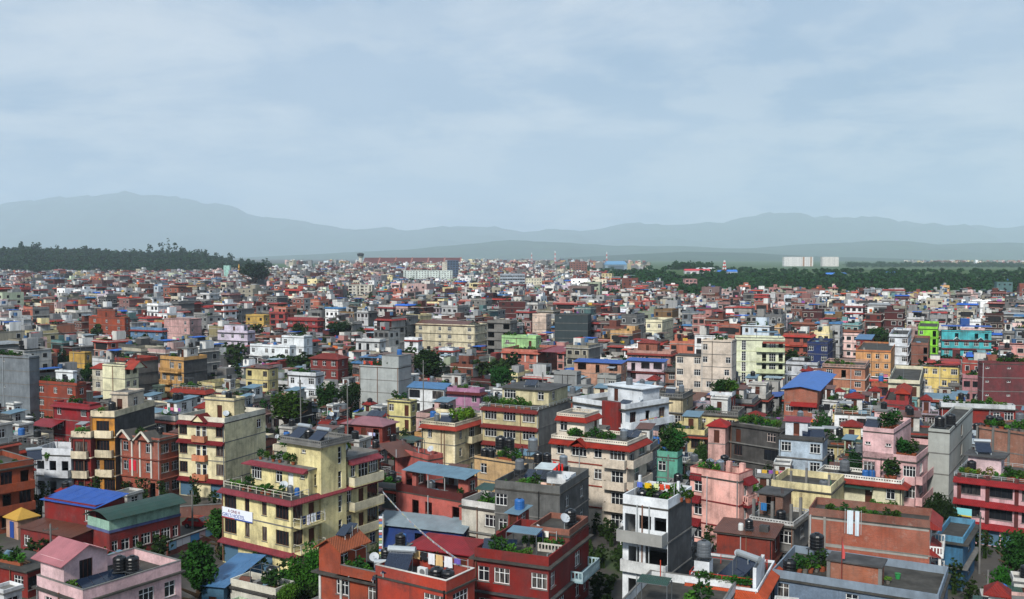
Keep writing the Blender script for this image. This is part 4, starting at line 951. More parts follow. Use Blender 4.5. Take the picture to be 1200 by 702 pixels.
h.shed(-h.W * .72, -h.W * .32, -1.2, -.1, 5.1, .3, TIN_green, 'y', .1, 'awning'); tank(h, -h.W + 3.2, 3, h.z, 'grey', .3, 1.2); tank(h, -h.W * .45, 2.2, h.z, 'blue', 0, .8); tank(h, -h.W * .38, 2.6, h.z, 'blue', 0, .8); plant(h, -1.4, 1.4, h.z, 2.2, k=2); plant(h, -2.1, 1.8, h.z, 1.8, k=2)
for i in range(6): plant(h, -3.2 + i * .55, -2.0, 3.0, 1.0)
h = G('blue flat-roofed house with pale slab edges', 'blue flat-roofed house', 1097, (1129, 630), 1143, 2, '3f7fa8', fh=2.6, hp=.65, a=-33, F=['..', '..'], Rf=['c', 'w'], band=.55, bc=M_cem, pc=P('5aa0c4'), vis=690)
h = G('pink shop house with stepped dark red eave bands', 'pink shop house', (1118, 553), (1232, 566), 10.0, 3, 'e6b4b8', fh=2.75, hp=.5, F=['ssss', 'KKK', 'KKK'], eaves=(1, 2, 3), eside='F', ec=tilemat('b4282c'), ed=(.7, .6), par='rail', pc=M_rail, vis=645)
W, D, z = h.W, h.D, h.z
for q in (.06, .36, .66): h.part('pilaster', MB().box(-W + q * W - .22, -W + q * W + .22, -.14, -.01, 0, z + .5), P('7c2a26'))
h.block(-W + 1.2, -W + 5.0, 2.5, 5.5, z, z + 2.4, P('eccccf'), {'R': ['c']}, name='stair_hut_wall'); h.slab(-W + 1.2, -W + 5.0, 2.5, 5.5, z + 2.5, .16, .5, M_cemd, 'hut_roof'); solar_heater(h, -W + 2.7, 4, z + 2.5, .3, 'solar water heater with blue tube on the {}')
for i in range(7): plant(h, -W + .8 + .65 * i, .7, z, RNG.uniform(.8, 1.3), tint=('7a7a2c' if i % 2 else None))
for i in range(5): plant(h, -W + 5.6 + .5 * i, .8, z, RNG.uniform(1.0, 1.7))
tank(h, -W + 8.5, 1.6, z, 'steel', 0, 1.1)
s2 = empty('shop_sign', (*at(1119, 604, 4.2), 4.2), h.ang); s2.location = (*h.w2(-W + .2, -.95), 3.5); mk('board', MB().box(0, 2.1, -.05, .05, 0, 1.0), flat('7fc4c8', .5, var=.1), s2); mk('bottom_strip', MB().box(0, 2.1, -.062, -.052, 0, .16), flat('c8b23a', .5), s2)
mk('bracket', MB().box(.1, .16, .05, .95, .3, .36), M_rail, s2)
tag(s2, 'small turquoise sign board with dark lettering on the pink shop house', 'sign board')
h = G('rosy pink house with open terraces full of plants', 'rosy pink house', (1011, 525), (1074, 535), (1097, 516), 3, 'e9b9b8', fh=2.85, hp=.8, F=['..wc', 'w.cW', 'w.cW'], Rf=['w', 'WW', 'WW'], band=.15, bc=P('e2aaa8'), vis=580)
W, D, z = h.W, h.D, h.z
h.block(-W, -W + 4.0, 0, D * .8, z, z + 3.6, P('ecbfbf'), {'F': ['v.v'], 'R': ['d.']}, name='upper_wall'); h.flat_roof(-W, -W + 4.0, 0, D * .8, z + 3.6, .05); h.parapet(-W, -W + 4.0, 0, D * .8, z + 3.6, .55, P('ecbfbf'))
h.block(-W + .2, -W + 1.8, D * .4, D * .7, z + 3.6, z + 5.6, P('ecc4c2'), {'F': ['v']}, name='stair_hut_wall'); h.slab(-W + .2, -W + 1.8, D * .4, D * .7, z + 5.7, .12, .15, M_cem, 'hut_roof')
for i in (1, 2): h.balcony('F', W * .45, W, i * h.fh, .8, 0, D, -W, 0, P('e2b0ae'), 'solid'); h.balcony('R', 0, D, i * h.fh, .8, 0, D, -W, 0, P('e2b0ae'), 'solid')
for i in range(5): plant(h, -2.6 + .4 * i, 2 + .3 * i, z, RNG.uniform(1.2, 2.0), k=2)
for i in range(4): plant(h, -W + 2.6 + .3 * i, .8 + .9 * i, z + 3.6, RNG.uniform(1.2, 2.0), k=2)
tank(h, -W + 1.0, D * .3, z + 3.6, 'black'); tank(h, -W + 1.0, D * .55, z + 5.7, 'black', 0, .8); solar_heater(h, -W + .9, 1.3, z + 3.6)
h = G('tall plain pale grey cement house beside the rosy pink house', 'tall grey cement house', (1088, 500), (1113, 504), (1140, 499), 4, concrete('b4b8b2', .3), fh=2.9, hp=.4, a=-32, F='', Rf=['b', 'b', 'b', 'b'], band=.05, vis=575)
tank(h, -1.6, 2, h.z, 'black', .3, 1.2); tank(h, -.6, 5, h.z, 'black', .3, 1.2)
h = G('unfinished brick house with bare concrete posts', 'unfinished brick house', (1146, 499), (1222, 510), 9.0, 4, brickmat('a8705a'), fh=2.8, hp=.3, F='', band=.05, vis=545)
for i in range(5): h.posts([(-h.W + i * h.W / 4, -.01)], 0, h.z + .3, .15)
for i in range(7): plant(h, -h.W + 1 + i, .8, h.z, RNG.uniform(1.2, 2.2))
tank(h, -h.W + 1, 1.4, h.z, 'black', .5); tank(h, -h.W + 2.4, 1.4, h.z, 'black', .5); tank(h, -h.W + 4.5, 3, h.z, 'grey', 1.2)
h = G('pale blue house with a red-roofed white roof hut', 'pale blue house', (913, 509), (964, 513), (970, 509), 3, 'bdd0e0', fh=2.8, hp=.5, F=['w.w', 'w.w', 'w.w'], band=.25, pc=M_cemd, vis=540, hut=(.1, .62, .3, .7, 2.4, 'd6dde4', ('shed', TIN_red)))
solar_heater(h, -.9, 1.6, h.z, .3); solar_heater(h, -2.3, 1.4, h.z, .2)
h = G('dark grey weathered house with a grassy old roof', 'dark weathered house', (856, 495), (914, 503), 9.0, 3, concrete('6a6866', .8), fh=2.8, hp=.3, F=['w.w', 'b.K', 'd.w'], fc=flat('c8b8b0', .5), band=.3, vis=540)
for i in range(8): plant(h, -h.W + 1.5 + i * .7, 2 + .4 * (i % 3), h.z, 1.5, k=3)
h = G('unfinished yellow-walled house with concrete posts and rods', 'yellow-walled unfinished house', (904, 562), (974, 570), 8.0, 2, 'e2d29a', fh=2.9, hp=.9, F=['c.c', 'G..G'], band=.2, bc=M_cemd, pc=P('e6d8a4'), vis=570)
h.posts([(-h.W + .3, .2), (-h.W + 2.5, .2), (-.3, .2), (-h.W * .5, 3)], h.z, h.z + 2.3, .14, None, 'column', True)
h = G('grey concrete house with roof columns and a white balustrade', 'grey columned house', (878, 600), (930, 612), (950, 597), 2, concrete('8f8f8c', .6), fh=2.9, hp=.5, F=['G.w', 'Gww'], Rf=['w', 'w'], par='balus', pc=P('c8c8c4'), band=.4, bc=M_cemd, vis=640)
h.posts([(-h.W + .4, .4), (-h.W * .5, .4), (-.4, .4), (-.4, h.D * .6), (-h.W * .5, h.D * .6)], h.z, h.z + 2.4, .15, None, 'column', True); h.block(-h.W, -h.W * .45, h.D * .5, h.D, h.z, h.z + 2.5, brickmat('7a5040'), {'F': ['G']}, name='rear_room_wall'); h.slab(-h.W, -h.W * .45, h.D * .5, h.D, h.z + 2.6, .14, .3, M_cemd, 'hut_roof')
laundry(h, -h.W + .6, 1.6, -h.W + 2.0, 1.6, h.z, 1.8, 3, 'orange and blue clothes drying on the {}', ['d8702a', '2a6aa0', 'c8862a'])
h = G('low house with a rusty red slab roof', 'rust-roofed low house', (840, 622), (905, 630), (914, 622), 2, 'a8402c', fh=2.8, hp=.05, F=['c.c', '.'], Rf=['c', 'n'], band=.3, bc=tinmat('6a3a30', .6), vis=655)
h.shed(-h.W, 0, 0, h.D, h.z + .05, .35, TIN_rust, 'y', .4); tank(h, -h.W * .45, 1, h.z + .2, 'black', .3, .8)
h = G('pink hut with a red pyramid roof above a white wall', 'pink pyramid hut', (830, 497), (850, 500), (856, 497), 3, 'e2b0a4', fh=2.8, hp=.02, a=-25, F=['.', '.', 'd'], Rf='', roof='x', vis=512); h.hip(-h.W, 0, 0, h.D, h.z, 1.0, tilemat('c02a26'), .4)
h = G('turquoise house half hidden by rooftop greenery', 'turquoise garden house', (770, 526), (794, 530), (800, 526), 3, '62b49c', fh=2.8, hp=.8, a=-25, F='c.', vis=545)
for i in range(14): plant(h, -h.W + RNG.uniform(.3, h.W - .5), RNG.uniform(.5, 5), h.z, RNG.uniform(1.4, 2.6), k=2)
tank(h, -h.W + .9, 1.2, h.z, 'blue')
# --- mid distance, left to right
def Mh(label, nick, xl, C, xr, n, wall, a=-24, F='w.w', Rf='c', **k): return G(label, nick, xl, C, xr, n, wall, a=a, F=F, Rf=Rf, near=False, **k)
h = Mh('bare grey cement block with tiny vents beside small red house', 'bare grey block', -25, (34, 418), 46, 5, concrete('8a9298', .5), F=['.v.', '...', '.v.', '...', '.v.'], Rf='', hp=.4, vis=465)
h = Mh('dark red house with a white window and red eave bands', 'dark red house', -30, (18, 443), 23, 3, '8a2a2a', eaves=(2, 3), hp=.4, vis=480)
h = Mh('orange brick house with pale pink panels', 'orange panelled house', 40, (90, 449), 96, 3, 'b04a2c', F=['w.w', 'wcw', 'wcw'], hp=.6, vis=500, hut=(.45, .85, .3, .7, 2.6, 'dfe4e6', 'flat', {'F': ['k']}))
tank(h, -2, 3, h.z); plant(h, -h.W + 1, 1, h.z, 1.6)
h = Mh('bright red house with a red tin lean-to', 'bright red house', 62, (105, 474), 112, 3, 'b0202a', F=['w', 'c.c', 'c.w'], hp=.4, vis=520, eaves=(3,), ec=TIN_red)
h.shed(-h.W - 2.5, -h.W + 3, -3.0, -.2, 4.6, .9, TIN_red, 'y', .2, 'lean_to_roof')
h = Mh('pale cream house with a blank side wall and arched gable', 'blank cream house', 120, (146, 428), 162, 4, 'e8e4bc', F='', Rf=['cc', 'cc', 'cc', 'oo'], hp=.3, vis=462)
h.gable(-h.W * .1, 2.2, .3, h.D, h.z - .4, 1.5, tilemat('c24a38'), 'x', .3, .1, P('e8e4bc'), 'gable_roof'); tank(h, -h.W * .3, 3, h.z, 'black')
h = Mh('small house with a red pitched roof and cream front', 'red-pitched cream house', 108, (121, 432), 127, 3, 'cfc8b0', F='w', hp=.02, roof='x', vis=455); h.hip(-h.W, 0, 0, h.D, h.z, 1.2, tilemat('b8402f'), .4)
h = Mh('yellow house with a plain mustard wall below the far red roofs', 'plain mustard house', 81, (99, 413), 104, 3, 'd8ac4a', F='.', hp=.3, vis=425)
h = Mh('sky blue house with a dark red canopy', 'sky blue house', 153, (190, 385), 196, 3, '6f9cc4', F='wcw', eaves=(3,), vis=396)
h = Mh('tall orange brick block above the red tin roofs', 'tall orange block', 104, (146, 372), 152, 4, 'b5502c', F='wcw', hp=.4, vis=392, hut=(.2, .7, .3, .7, 3, 'a84a2a', 'flat'))
h = Mh('dusty pink block with small windows', 'dusty pink block', 192, (222, 374), 236, 4, 'd8aaa4', F='v.c', Rf='c.', hp=.3, vis=395)
h = Mh('lavender white house with a deep roof slab', 'lavender house', 255, (290, 388), 299, 3, 'd6cadc', F='wcw', band=.5, vis=402, hut=(.15, .8, .3, .8, 2.8, 'd9cfe0', 'slab'))
h = Mh('deep yellow block with dark windows', 'deep yellow block', 288, (309, 369), 316, 3, 'd8b050', F='k.k', vis=388)
h = Mh('pink-red house with bands of pale windows', 'pink-red banded house', 337, (372, 373), 379, 3, 'b84a50', F='wwww', eaves=(2, 3), vis=392)
h = Mh('coral red house with dark window bays', 'coral red bay house', 315, (334, 366), 339, 3, 'c84a44', F='KK', band=.3, vis=384)
h = Mh('large white modern house with a stair tower and tall strip window', 'white tower house', 330, (356, 394), 366, 4, 'e6ecf0', F=['c.c', 'c.c', 'c.c', 'c..'], Rf='t', hp=.5, vis=432)
h.block(-h.W - 9.5, -h.W * .35, -3.2, -.03, 0, 8.4, P('e6ecf0'), {'F': ['c.cc.c', 'c.cc.c', 'c.cc.c'], 'R': ['c']*3}, name='wing_wall'); h.flat_roof(-h.W - 9.5, -h.W * .35, -3.2, -.2, 8.4, .05); h.parapet(-h.W - 9.5, -h.W * .35, -3.2, -.05, 8.4, .6, P('e6ecf0')); tank(h, -h.W - 1.4, -1.4, 8.4, 'blue'); solar_heater(h, -h.W - 5, -1.6, 8.4)
h.guard = (289, 381, 388, 436)
h = Mh('white house with solar panels under the white tower', 'white solar house', 337, (370, 437), 379, 3, 'dfe4e8', F='c.w', Rf='c', band=.3, bc=P('dfe4e8'), vis=455)
solar_panel(h, -2, 2, h.z, n=3); tank(h, -h.W + 1.2, 2, h.z, 'black'); tank(h, -h.W + 2.6, 2.5, h.z, 'black')
h = Mh('small yellow house with brown flat roof', 'small yellow house', 288, (315, 432), 326, 3, 'e0cf8c', F=['w.w', 'k.k', 'k.k'], hp=.1, vis=456); h.shed(-h.W, 0, 0, h.D, h.z + .1, .35, TIN_rust, 'y', .4)
h = Mh('house under a long red tiled strip roof', 'red strip-roofed house', 203, (240, 453), 249, 2, 'c9c4bc', F='w.w', eaves=(2,), ed=(1.3, .8), vis=468, par='rail', pc=M_rail)
h = Mh('coral red house with dark tiled roof beside big tree', 'coral tiled house', 364, (396, 421), 408, 3, 'a83a30', F='wcw', hp=.02, roof='x', vis=446); h.hip(-h.W, 0, 0, h.D, h.z, 1.3, tilemat('9c3a30'), .5)
h = Mh('bare concrete house with stepped blank walls and a blue awning', 'stepped concrete house', 421, (467, 430), 482, 4, concrete('b4b9b6', .35), F='', Rf='', hp=.3, vis=470)
h.block(-h.W * .42, 0, .02, h.D, h.z + .02, h.z + 2.6, concrete('b4b9b6', .35), {}, name='upper_wall'); h.slab(-h.W * .42, 0, .02, h.D, h.z + 2.7, .12, .06); h.shed(-h.W, -h.W * .45, .4, 3.5, h.z + 2.0, .3, TIN_lblue, 'y', .2, 'awning'); h.posts([(-h.W + .3, .3)], h.z, h.z + 2, .05)
laundry(h, -h.W + .4, .8, -h.W * .5, .8, h.z, 1.2, 6, None, ['b03028', 'c05a3a', '5a2a28']); tank(h, -1.5, 3, h.z + 2.7, 'blue')
h = Mh('white house with a blue sheet roof', 'blue-topped white house', 479, (520, 456), 524, 3, 'dfe2e2', F='K.K', hp=.02, roof='x', vis=475); h.shed(-h.W, 0, 0, h.D, h.z, .9, TIN_lblue, 'y', .4)
h = Mh('small yellow house with an orange painted emblem wall', 'small emblem house', 454, (481, 470), 486, 3, 'e0d48c', F='c.d', hp=.2, vis=488, band=.25)
h = Mh('house with a mauve pitched roof above washing and red canopy', 'mauve-roofed house', 404, (448, 499), 464, 3, 'a04030', F=['w.w', 'w.w', 'GdG'], Rf='c', hp=.02, roof='x', vis=512, eaves=(2,), ec=tilemat('b8503c'), ed=(1.0, .5)); h.hip(-h.W, 0, 0, h.D, h.z, 1.0, TIN_mauve, .5)
laundry(h, -2.4, -.7, -.2, -.7, 5.6, 1.7, 5, None, ['c9cbe0', 'd8d8e8', '9aa0c8']); solar_panel(h, -3.2, h.D * .8, h.z + .6, n=3); tank(h, .8, 2, 5.6, 'black')
h = G('coral house with stepped terraces and a tilted rusty roof', 'stepped coral house', (462, 524), (502, 534), (510, 528), 3, 'd0655a', fh=2.8, hp=.6, F=['c.G', 'c.G', '.c'], Rf='c', vis=550, near=False)
h.shed(-h.W, -h.W + 4, -2.5, 1.5, h.z + 1.4, -1.4, TIN_rust, 'x', .1, 'lean_to_roof'); dish(h, -.8, 1, h.z); h.block(-h.W - 6, -h.W - .02, .2, h.D, 0, 5.4, P('b84a42'), {'F': ['c.c', '.G.']}, name='side_wing_wall'); h.flat_roof(-h.W - 6, -h.W - .1, .2, h.D, 5.4, .1); h.parapet(-h.W - 6, -h.W - .1, .2, h.D, 5.4, .8, P('8a2a26'))
h = Mh('magenta pink house with a dark red roof', 'magenta house', 524, (562, 456), 566, 3, 'c48aac', F='..c', eaves=(3,), ec=T_dark, vis=468)
h = Mh('white shop house with green balcony and dark void', 'dark-void white house', 417, (445, 398), 452, 3, 'cfd2d2', F='GGc', band=.4, vis=408)
h = Mh('long beige house with three rows of windows', 'long beige house', 487, (556, 381), 572, 4, 'dacfae', F='w.cw.w', Rf='c.c', band=.35, bc=P('cfc5a8'), hp=.4, vis=412); h.gable(-h.W, -h.W * .15, 0, h.D, h.z + .02, 1.3, TIN_rust, 'x', .4, .08, P('dacfae'))
h = Mh('unfinished grey concrete frame house', 'grey frame house', 571, (598, 376), 606, 5, concrete('8f8d88', .5), F='O.O', band=.4, vis=412)
h = Mh('white box house on a bare brick base', 'white box house', 474, (490, 396), 495, 3, 'e4e8ea', F=['.', '.', 'k'], vis=402, eaves=(3,), ed=(.5, .3))
h = Mh('white-fronted house on bare brick with dark square window', 'white-fronted brick house', 514, (531, 408), 538, 3, 'dfe3e4', F=['.', '.', 'kc'], vis=420, eaves=(3,), ed=(.5, .3))
h = Mh('coral arcade house with white arched bays', 'coral arcade house', 588, (630, 410), 653, 3, 'd8806a', F=['wcw', 'wcw', 'kkk'], Rf='b', eaves=(3,), ec=tilemat('d0705a'), vis=428); h.shed(-1.0, 7, 0, h.D, h.z + .3, .4, TIN_red, 'y', .2, 'side_roof')
for q in (0.01, .33, .66, .99): h.part('pilaster', MB().box(-h.W + q * h.W - .14, -h.W + q * h.W + .14, -.15, -.01, 5.6, h.z - .4), P('e6e2dc'))
h = Mh('pale green terrace house with a lime parapet', 'lime parapet house', 588, (628, 394), 634, 4, 'a8d890', F='c.d', vis=404)
for i in range(4): plant(h, -h.W + 1 + i, 1, h.z, 1.4)
h = Mh('dark slate-grey windowless block', 'slate-grey block', 650, (689, 369), 693, 5, concrete('4c5a5e', .25), a=-12, F=['..', '..', '..', '.', 'v..'], Rf='', hp=.3, vis=396)
h = Mh('peach tall house with tiny windows beside the slate block', 'peach tall house', 624, (640, 368), 646, 4, 'e0c8b4', F='v.', vis=392)
h = Mh('blue-canopied peach house with open verandah', 'blue-canopied peach house', 673, (728, 426), 734, 3, 'd9a184', F=['w.w', 'w.w', 'OGO'], hp=.02, roof='x', vis=448); h.shed(-h.W, 0, -.2, h.D, h.z, .4, TIN_blue, 'y', .4)
h = Mh('blue-canopied lilac house with dark verandah openings', 'blue-canopied lilac house', 735, (778, 424), 782, 3, 'd8c4cc', F=['b.D', 'b.D', 'GOO'], hp=.02, roof='x', vis=450, eaves=(2,), ec=T_dark, ed=(.4, .4)); h.shed(-h.W, 0, -.2, h.D, h.z, .4, TIN_blue, 'y', .4)
h = Mh('old brick house with a cement roof terrace', 'old brick terrace house', 780, (824, 433), 832, 3, brickmat('a06048'), F=['w.w', 'w.w', 'w.w'], band=.7, bc=M_cemd, vis=448, par='rail', pc=M_cem); solar_heater(h, -5, 1.5, h.z)
h = Mh('tall beige apartment house with paired tall windows', 'tall beige house', 822, (858, 399), 863, 6, 'ddcdba', F=['c.', 'c.', 'c.', '..c', 'c..c', 'c...'], Rf='', hp=.4, vis=450)
h.block(-h.W - 6, -h.W - .02, .5, h.D, 0, 13.4, P('ddcdba'), {'F': ['w.w'] * 5}, name='wing_wall'); h.flat_roof(-h.W - 6, -h.W - .1, .5, h.D, 13.4, .2)
h.guard = (783, 863, 392, 450)
h = Mh('pale green tower house with open balconies and tall arched stair window', 'pale green tower house', 862, (920, 397), 9.0, 5, 'e4e8c6', a=-12, F=['....', '...GDG', '...GDG', '...GDG', '...GDG'], Rf='c', hp=.5, band=.08, bc=P('d5dca8'), vis=446, balc=tuple(('F', .42, .99, i, 1.1, P('d3dcae'), 'rail' if i % 2 else 'solid') for i in (1, 2, 3, 4)))
for i in range(1, 5): o_ = ob('window', win_mesh(1.1, 2.5, 2, 4, M_frame, M_frame.name), h.e, (-h.W * .83, -.06, i * h.fh + .2)); ob('pane', pane_mesh(1.1, 2.5), o_)
h.eave(-h.W * .45, .6, -1, h.D, h.z - .2, 'F', .9, .4, tilemat('b0503c'))
h = Mh('terracotta house with recessed balconies and white columns', 'terracotta house', 964, (1014, 428), 1019, 3, 'd08a68', F=['w.w', 'w.w', 'wGw'], band=.25, bc=P('dcd4cc'), vis=458, par='balus', pc=P('cfa898'))
for i in range(6): plant(h, -h.W + 1 + 1.2 * i, .6, h.z, 1.6)
h = Mh('brick house under a wide blue gable roof', 'blue-gabled brick house', 919, (958, 457), 978, 3, brickmat('b05a3e'), F=['bdw', 'wdw', '...'], Rf='c', hp=.02, roof='x', vis=488); h.gable(-h.W, 0, 0, h.D, h.z, .6, tinmat('2f7ad8', .05), 'y', .7, .06, brickmat('b05a3e')); h.eave(-h.W * .8, 0, 0, h.D, 5.7, 'F', 1.2, .7, tilemat('c02e2a'))
h = Mh('cobalt blue tarpaulin-clad house', 'cobalt blue house', 946, (970, 401), 976, 4, '1d3f8a', F='w.w', vis=425, hp=.6)
h = Mh('orange apartment house with pale blue windows', 'orange apartment house', 1003, (1044, 411), 1055, 3, 'e8a868', F='.ccc', Rf='c', hp=.5, pc=P('d88448'), vis=440)
h = Mh('white four-storey house with dark windows beside round tree', 'white four-storey house', 1042, (1064, 392), 1068, 4, 'dfe5ea', F='w.w', band=.35, bc=P('e4e8ea'), vis=412)
h = Mh('lime green house with balconies', 'lime green house', 1076, (1099, 383), 1104, 4, '8fe02a', F='c.G', band=.25, bc=P('8fe02a'), vis=402)
h = Mh('turquoise apartment house with maroon bands and white gablets', 'turquoise apartment house', 1104, (1162, 388), 1166, 4, '45c0c8', F=['w.c.w', 'wcwww', 'wcwww', '.G.GG'], eaves=(2, 3), ec=tilemat('8a3a3e'), eside='F', ed=(.5, .35), vis=413, hp=.3, a=-16)
h.shed(-h.W, 0, 0, h.D, h.z + 1.6, .3, TIN_blue, 'y', .2, 'canopy')
for q in (.3, .78): h.gable(-h.W + q * h.W - .9, -h.W + q * h.W + .9, -.7, .6, 8.5, .8, P('e6e8e8'), 'y', .2, .08, None, 'gablet')
h.block(-h.W * .6, -h.W * .42, 2, 4.5, h.z + 2, h.z + 4, P('2a6ac0'), {}, name='water_tower_wall'); h.slab(-h.W * .6, -h.W * .42, 2, 4.5, h.z + 4.1, .1, .05, P('2a6ac0'))
h = Mh('small brown brick house with open front', 'small brown brick house', 1068, (1088, 402), 1092, 3, brickmat('8a4a38'), F='..G', vis=420)
h = Mh('bright yellow house with a red sloping roof', 'bright yellow house', 1079, (1124, 430), 1129, 3, 'f0d478', F=['c.cw', 'c.cw', 'ccvw'], hp=.1, vis=446); h.shed(-h.W * .6, 0, 0, h.D, h.z + .2, .5, tilemat('b8303a'), 'x', .4, 'side_roof')
h = Mh('windowed maroon block with rows of slit vents', 'maroon vent block', 1151, (1240, 425), 1250, 5, '8f4348', F=['v.v.v.v'] * 5, Rf='', hp=.4, vis=480, a=-8); tank(h, -h.W + 6, 2, h.z, 'black', .4, 1.3)
h = Mh('mauve pink house with two dark windows', 'mauve pink house', 1128, (1149, 440), 1152, 3, 'c88a90', F='kk', vis=460)
h = Mh('cream house with brown slab and grey tin verandah roof', 'tin-verandah cream house', 1041, (1078, 446), 1088, 3, 'e0d9bc', F=['c.d', 'c.d', '.Kd'], band=.4, bc=M_cemd, vis=474); h.shed(1.0, 7.0, -1, 4.5, 5.6, .5, TIN_steel, 'y', .2, 'verandah_roof'); h.posts([(1.2, -.8), (6.8, -.8), (6.8, 4)], 0, 5.6, .1)
h = Mh('red house below a long white terrace parapet', 'white-terraced red house', 1103, (1190, 475), 1196, 3, 'b02c1e', F=['c.w..w', 'c.w..w', '.w..cw'], band=.5, bc=P('c9ced0'), pc=P('c9ced0'), vis=495, a=-16)
for i in range(9): plant(h, -h.W + 1 + i * 1.2, 1, h.z, RNG.uniform(1, 1.8))
h = Mh('red toy-like hut house with white wall panels', 'red-topped white panel house', 1036, (1065, 470), 1069, 3, 'b83a3c', F=['c.c', 'c.c', 'ccc'], vis=482, hut=(.45, .95, .2, .8, 1.6, 'c02a2a', ('hip', T_bright)))
h = Mh('red house with blue top shed', 'red blue-topped house', 1003, (1020, 398), 1024, 3, 'b02420', F='c.c', vis=406, hp=.02, roof='x'); h.shed(-h.W, 0, 0, h.D, h.z, .5, TIN_lblue, 'y', .4)
h = Mh('white-banded low house below the terracotta house', 'white-banded low house', 921, (958, 425), 964, 2, 'cdd2d8', F='c.K.', band=.3, bc=P('dfe4e8'), vis=436)
h = Mh('stepped red-roofed house with white chimney frame', 'white-framed brick house', 735, (786, 412), 793, 3, 'c89a8c', F=['w.w', 'wKw', 'w.w'], eaves=(2, 3), ec=tilemat('a8483e'), vis=422, hut=(.2, .65, .3, .8, 2.7, 'b06a54', ('hip', tilemat('a8483e'))))
h = Mh('cream upright house with rows of small windows', 'cream upright house', 757, (776, 375), 789, 5, 'e4dcb8', F='c.c', Rf='c', vis=392)
h = Mh('grey stair-towered house in front of the white four-storey house', 'grey stair-towered house', 700, (722, 440), 728, 3, concrete('a8aaa6', .4), F='.w', vis=455)
h = Mh('grey cement cube beside the small red terrace', 'grey cement cube', 649, (676, 436), 681, 3, concrete('9c9f9f', .4), F='', Rf='', vis=455)
h = Mh('cream balustraded house beneath the blue-canopied lilac house', 'cream balustraded house', 757, (800, 462), 812, 3, 'd8c8a0', F=['w.D', 'w.D', 'bD.'], Rf='c', band=.5, bc=M_cem, par='balus', pc=M_cem, vis=485); solar_heater(h, -3, 2, h.z); tank(h, -1, 3, h.z, 'steel', .8); tank(h, -h.W + 2, 4, h.z, 'grey', 1.2)
h = Mh('green garden terrace house with a white planter wall', 'white planter house', 832, (858, 460), 862, 3, 'a83a34', F='w.w', pc=P('dfe4e8'), vis=470)
for i in range(16): plant(h, -h.W + RNG.uniform(.4, h.W - .4), RNG.uniform(.4, 5), h.z, RNG.uniform(1.6, 2.6), k=RNG.choice((1, 2)))
NEAR_HEROES = len(HOUSES)

# --- landmarks far off
def far_block(label, cat, name, xl, xr, yt, d, wall, n, dep, zb=None, F='w.w', bays=6, a=0, roof=None, hp=.4):
    X0, Y, zt = atd(xl, yt, d); X1 = atd(xr, yt, d)[0]; zb = zb if zb is not None else terrain((X0 + X1) / 2, d)
    h = House(X1, Y, R(a), X1 - X0, dep, name, None, False); h.e.location.z = zb - .3; hh = zt - zb + .3
    wl = P(wall) if isinstance(wall, str) else wall
    h.wall = wl; h.z = hh - hp; h.fh = h.z / n; W = h.W
    row = (F * 20)[:bays]
    h.block(-W, 0, 0, dep, 0, h.z, wl, {'F': [row] * n, 'R': [row[:3]] * n}, n)
    for i in range(1, n): h.slab(-W, 0, 0, dep, i * h.fh, .2, .15, wl)
    h.flat_roof(-W, 0, 0, dep, h.z, .1); h.parapet(-W, 0, 0, dep, h.z, hp, wl)
    tag(h.e, label, cat)
    register(h, label, None, n, (xl, xr), yt, proj(X0, Y, zb)[1]); return h
# ---------------------------------------------------------------- ground and far terrain
def sstep(a, b, x):
    t = min(1.0, max(0.0, (x - a) / (b - a))); return t * t * (3 - 2 * t)
def terrain(x, y):
    if y < 700: return 0.0
    b = 600 + FPX * x / y
    right = sstep(660, 760, b)
    z = right * 15.5 * sstep(760, 1300, y) * (1 - .9 * sstep(1450, 2000, y)) + (1 - right) * 9.0 * sstep(1500, 1850, y)
    lf = 1 - sstep(215, 310, b)
    z += lf * (29 + 5 * math.sin(x * .004 + 1) + 3 * math.sin(x * .011)) * sstep(1480, 2250, y) * (1 - sstep(2700, 3600, y))
    z += (1.2 * mnoise.noise((x * .004, y * .004, 0)) if y > 900 else 0)
    z *= 1 - .75 * sstep(2800, 4500, y)
    return z
radii = [0, 20, 45, 80, 130, 200, 300, 420, 560, 700, 820, 900, 980, 1060, 1140, 1220, 1300, 1400, 1500, 1580, 1660, 1740, 1820, 1900, 1980, 2060, 2150, 2300, 2500, 2750, 3000, 3400, 3900, 4600, 5600, 7000, 9000, 12000, 16000, 21500, 28000]
seg = 240
V = [(0, 0, 0)]; Fc = []
for r in radii[1:]:
    for i in range(seg):
        a = 2 * math.pi * i / seg; x, y = r * math.sin(a), r * math.cos(a); V.append((x, y, terrain(x, y)))
for i in range(seg): Fc.append((0, 1 + (i + 1) % seg, 1 + i))
for k in range(len(radii) - 2):
    for i in range(seg):
        j = (i + 1) % seg; a, b_ = 1 + k * seg, 1 + (k + 1) * seg
        Fc.append((a + i, a + j, b_ + j, b_ + i))
gm = bpy.data.meshes.new('ground'); gm.from_pydata(V, [], Fc)
nb = NB('city_ground')
p_ = nb.pos()
city = nb.mix(nb.ramp(nb.noise(p_, .12, 6), .4, .65), (.05, .046, .042), (.095, .086, .075))
city = nb.mix(nb.ramp(nb.noise(p_, .05, 5), .55, .62), city, (.05, .075, .03))
grass = nb.mix(nb.ramp(nb.noise(p_, .015, 6), .35, .7), (.055, .105, .022), (.03, .06, .016))
xyz = nb.sepxyz(p_)
east = nb.math('MULTIPLY', nb.math('GREATER_THAN', nb.math('SUBTRACT', xyz[0], nb.math('MULTIPLY', xyz[1], .12)), 0.0), nb.math('GREATER_THAN', xyz[1], 705.0))
nb.col(nb.mix(nb.math('MAXIMUM', nb.ramp(nb.math('DIVIDE', xyz[2], 16.0), .12, .3), east), city, grass))
nb.bump(nb.noise(p_, 2.0, 4), .3, .05)
gm.materials.append(nb.m)
go = ob('ground', gm); go['kind'] = 'structure'

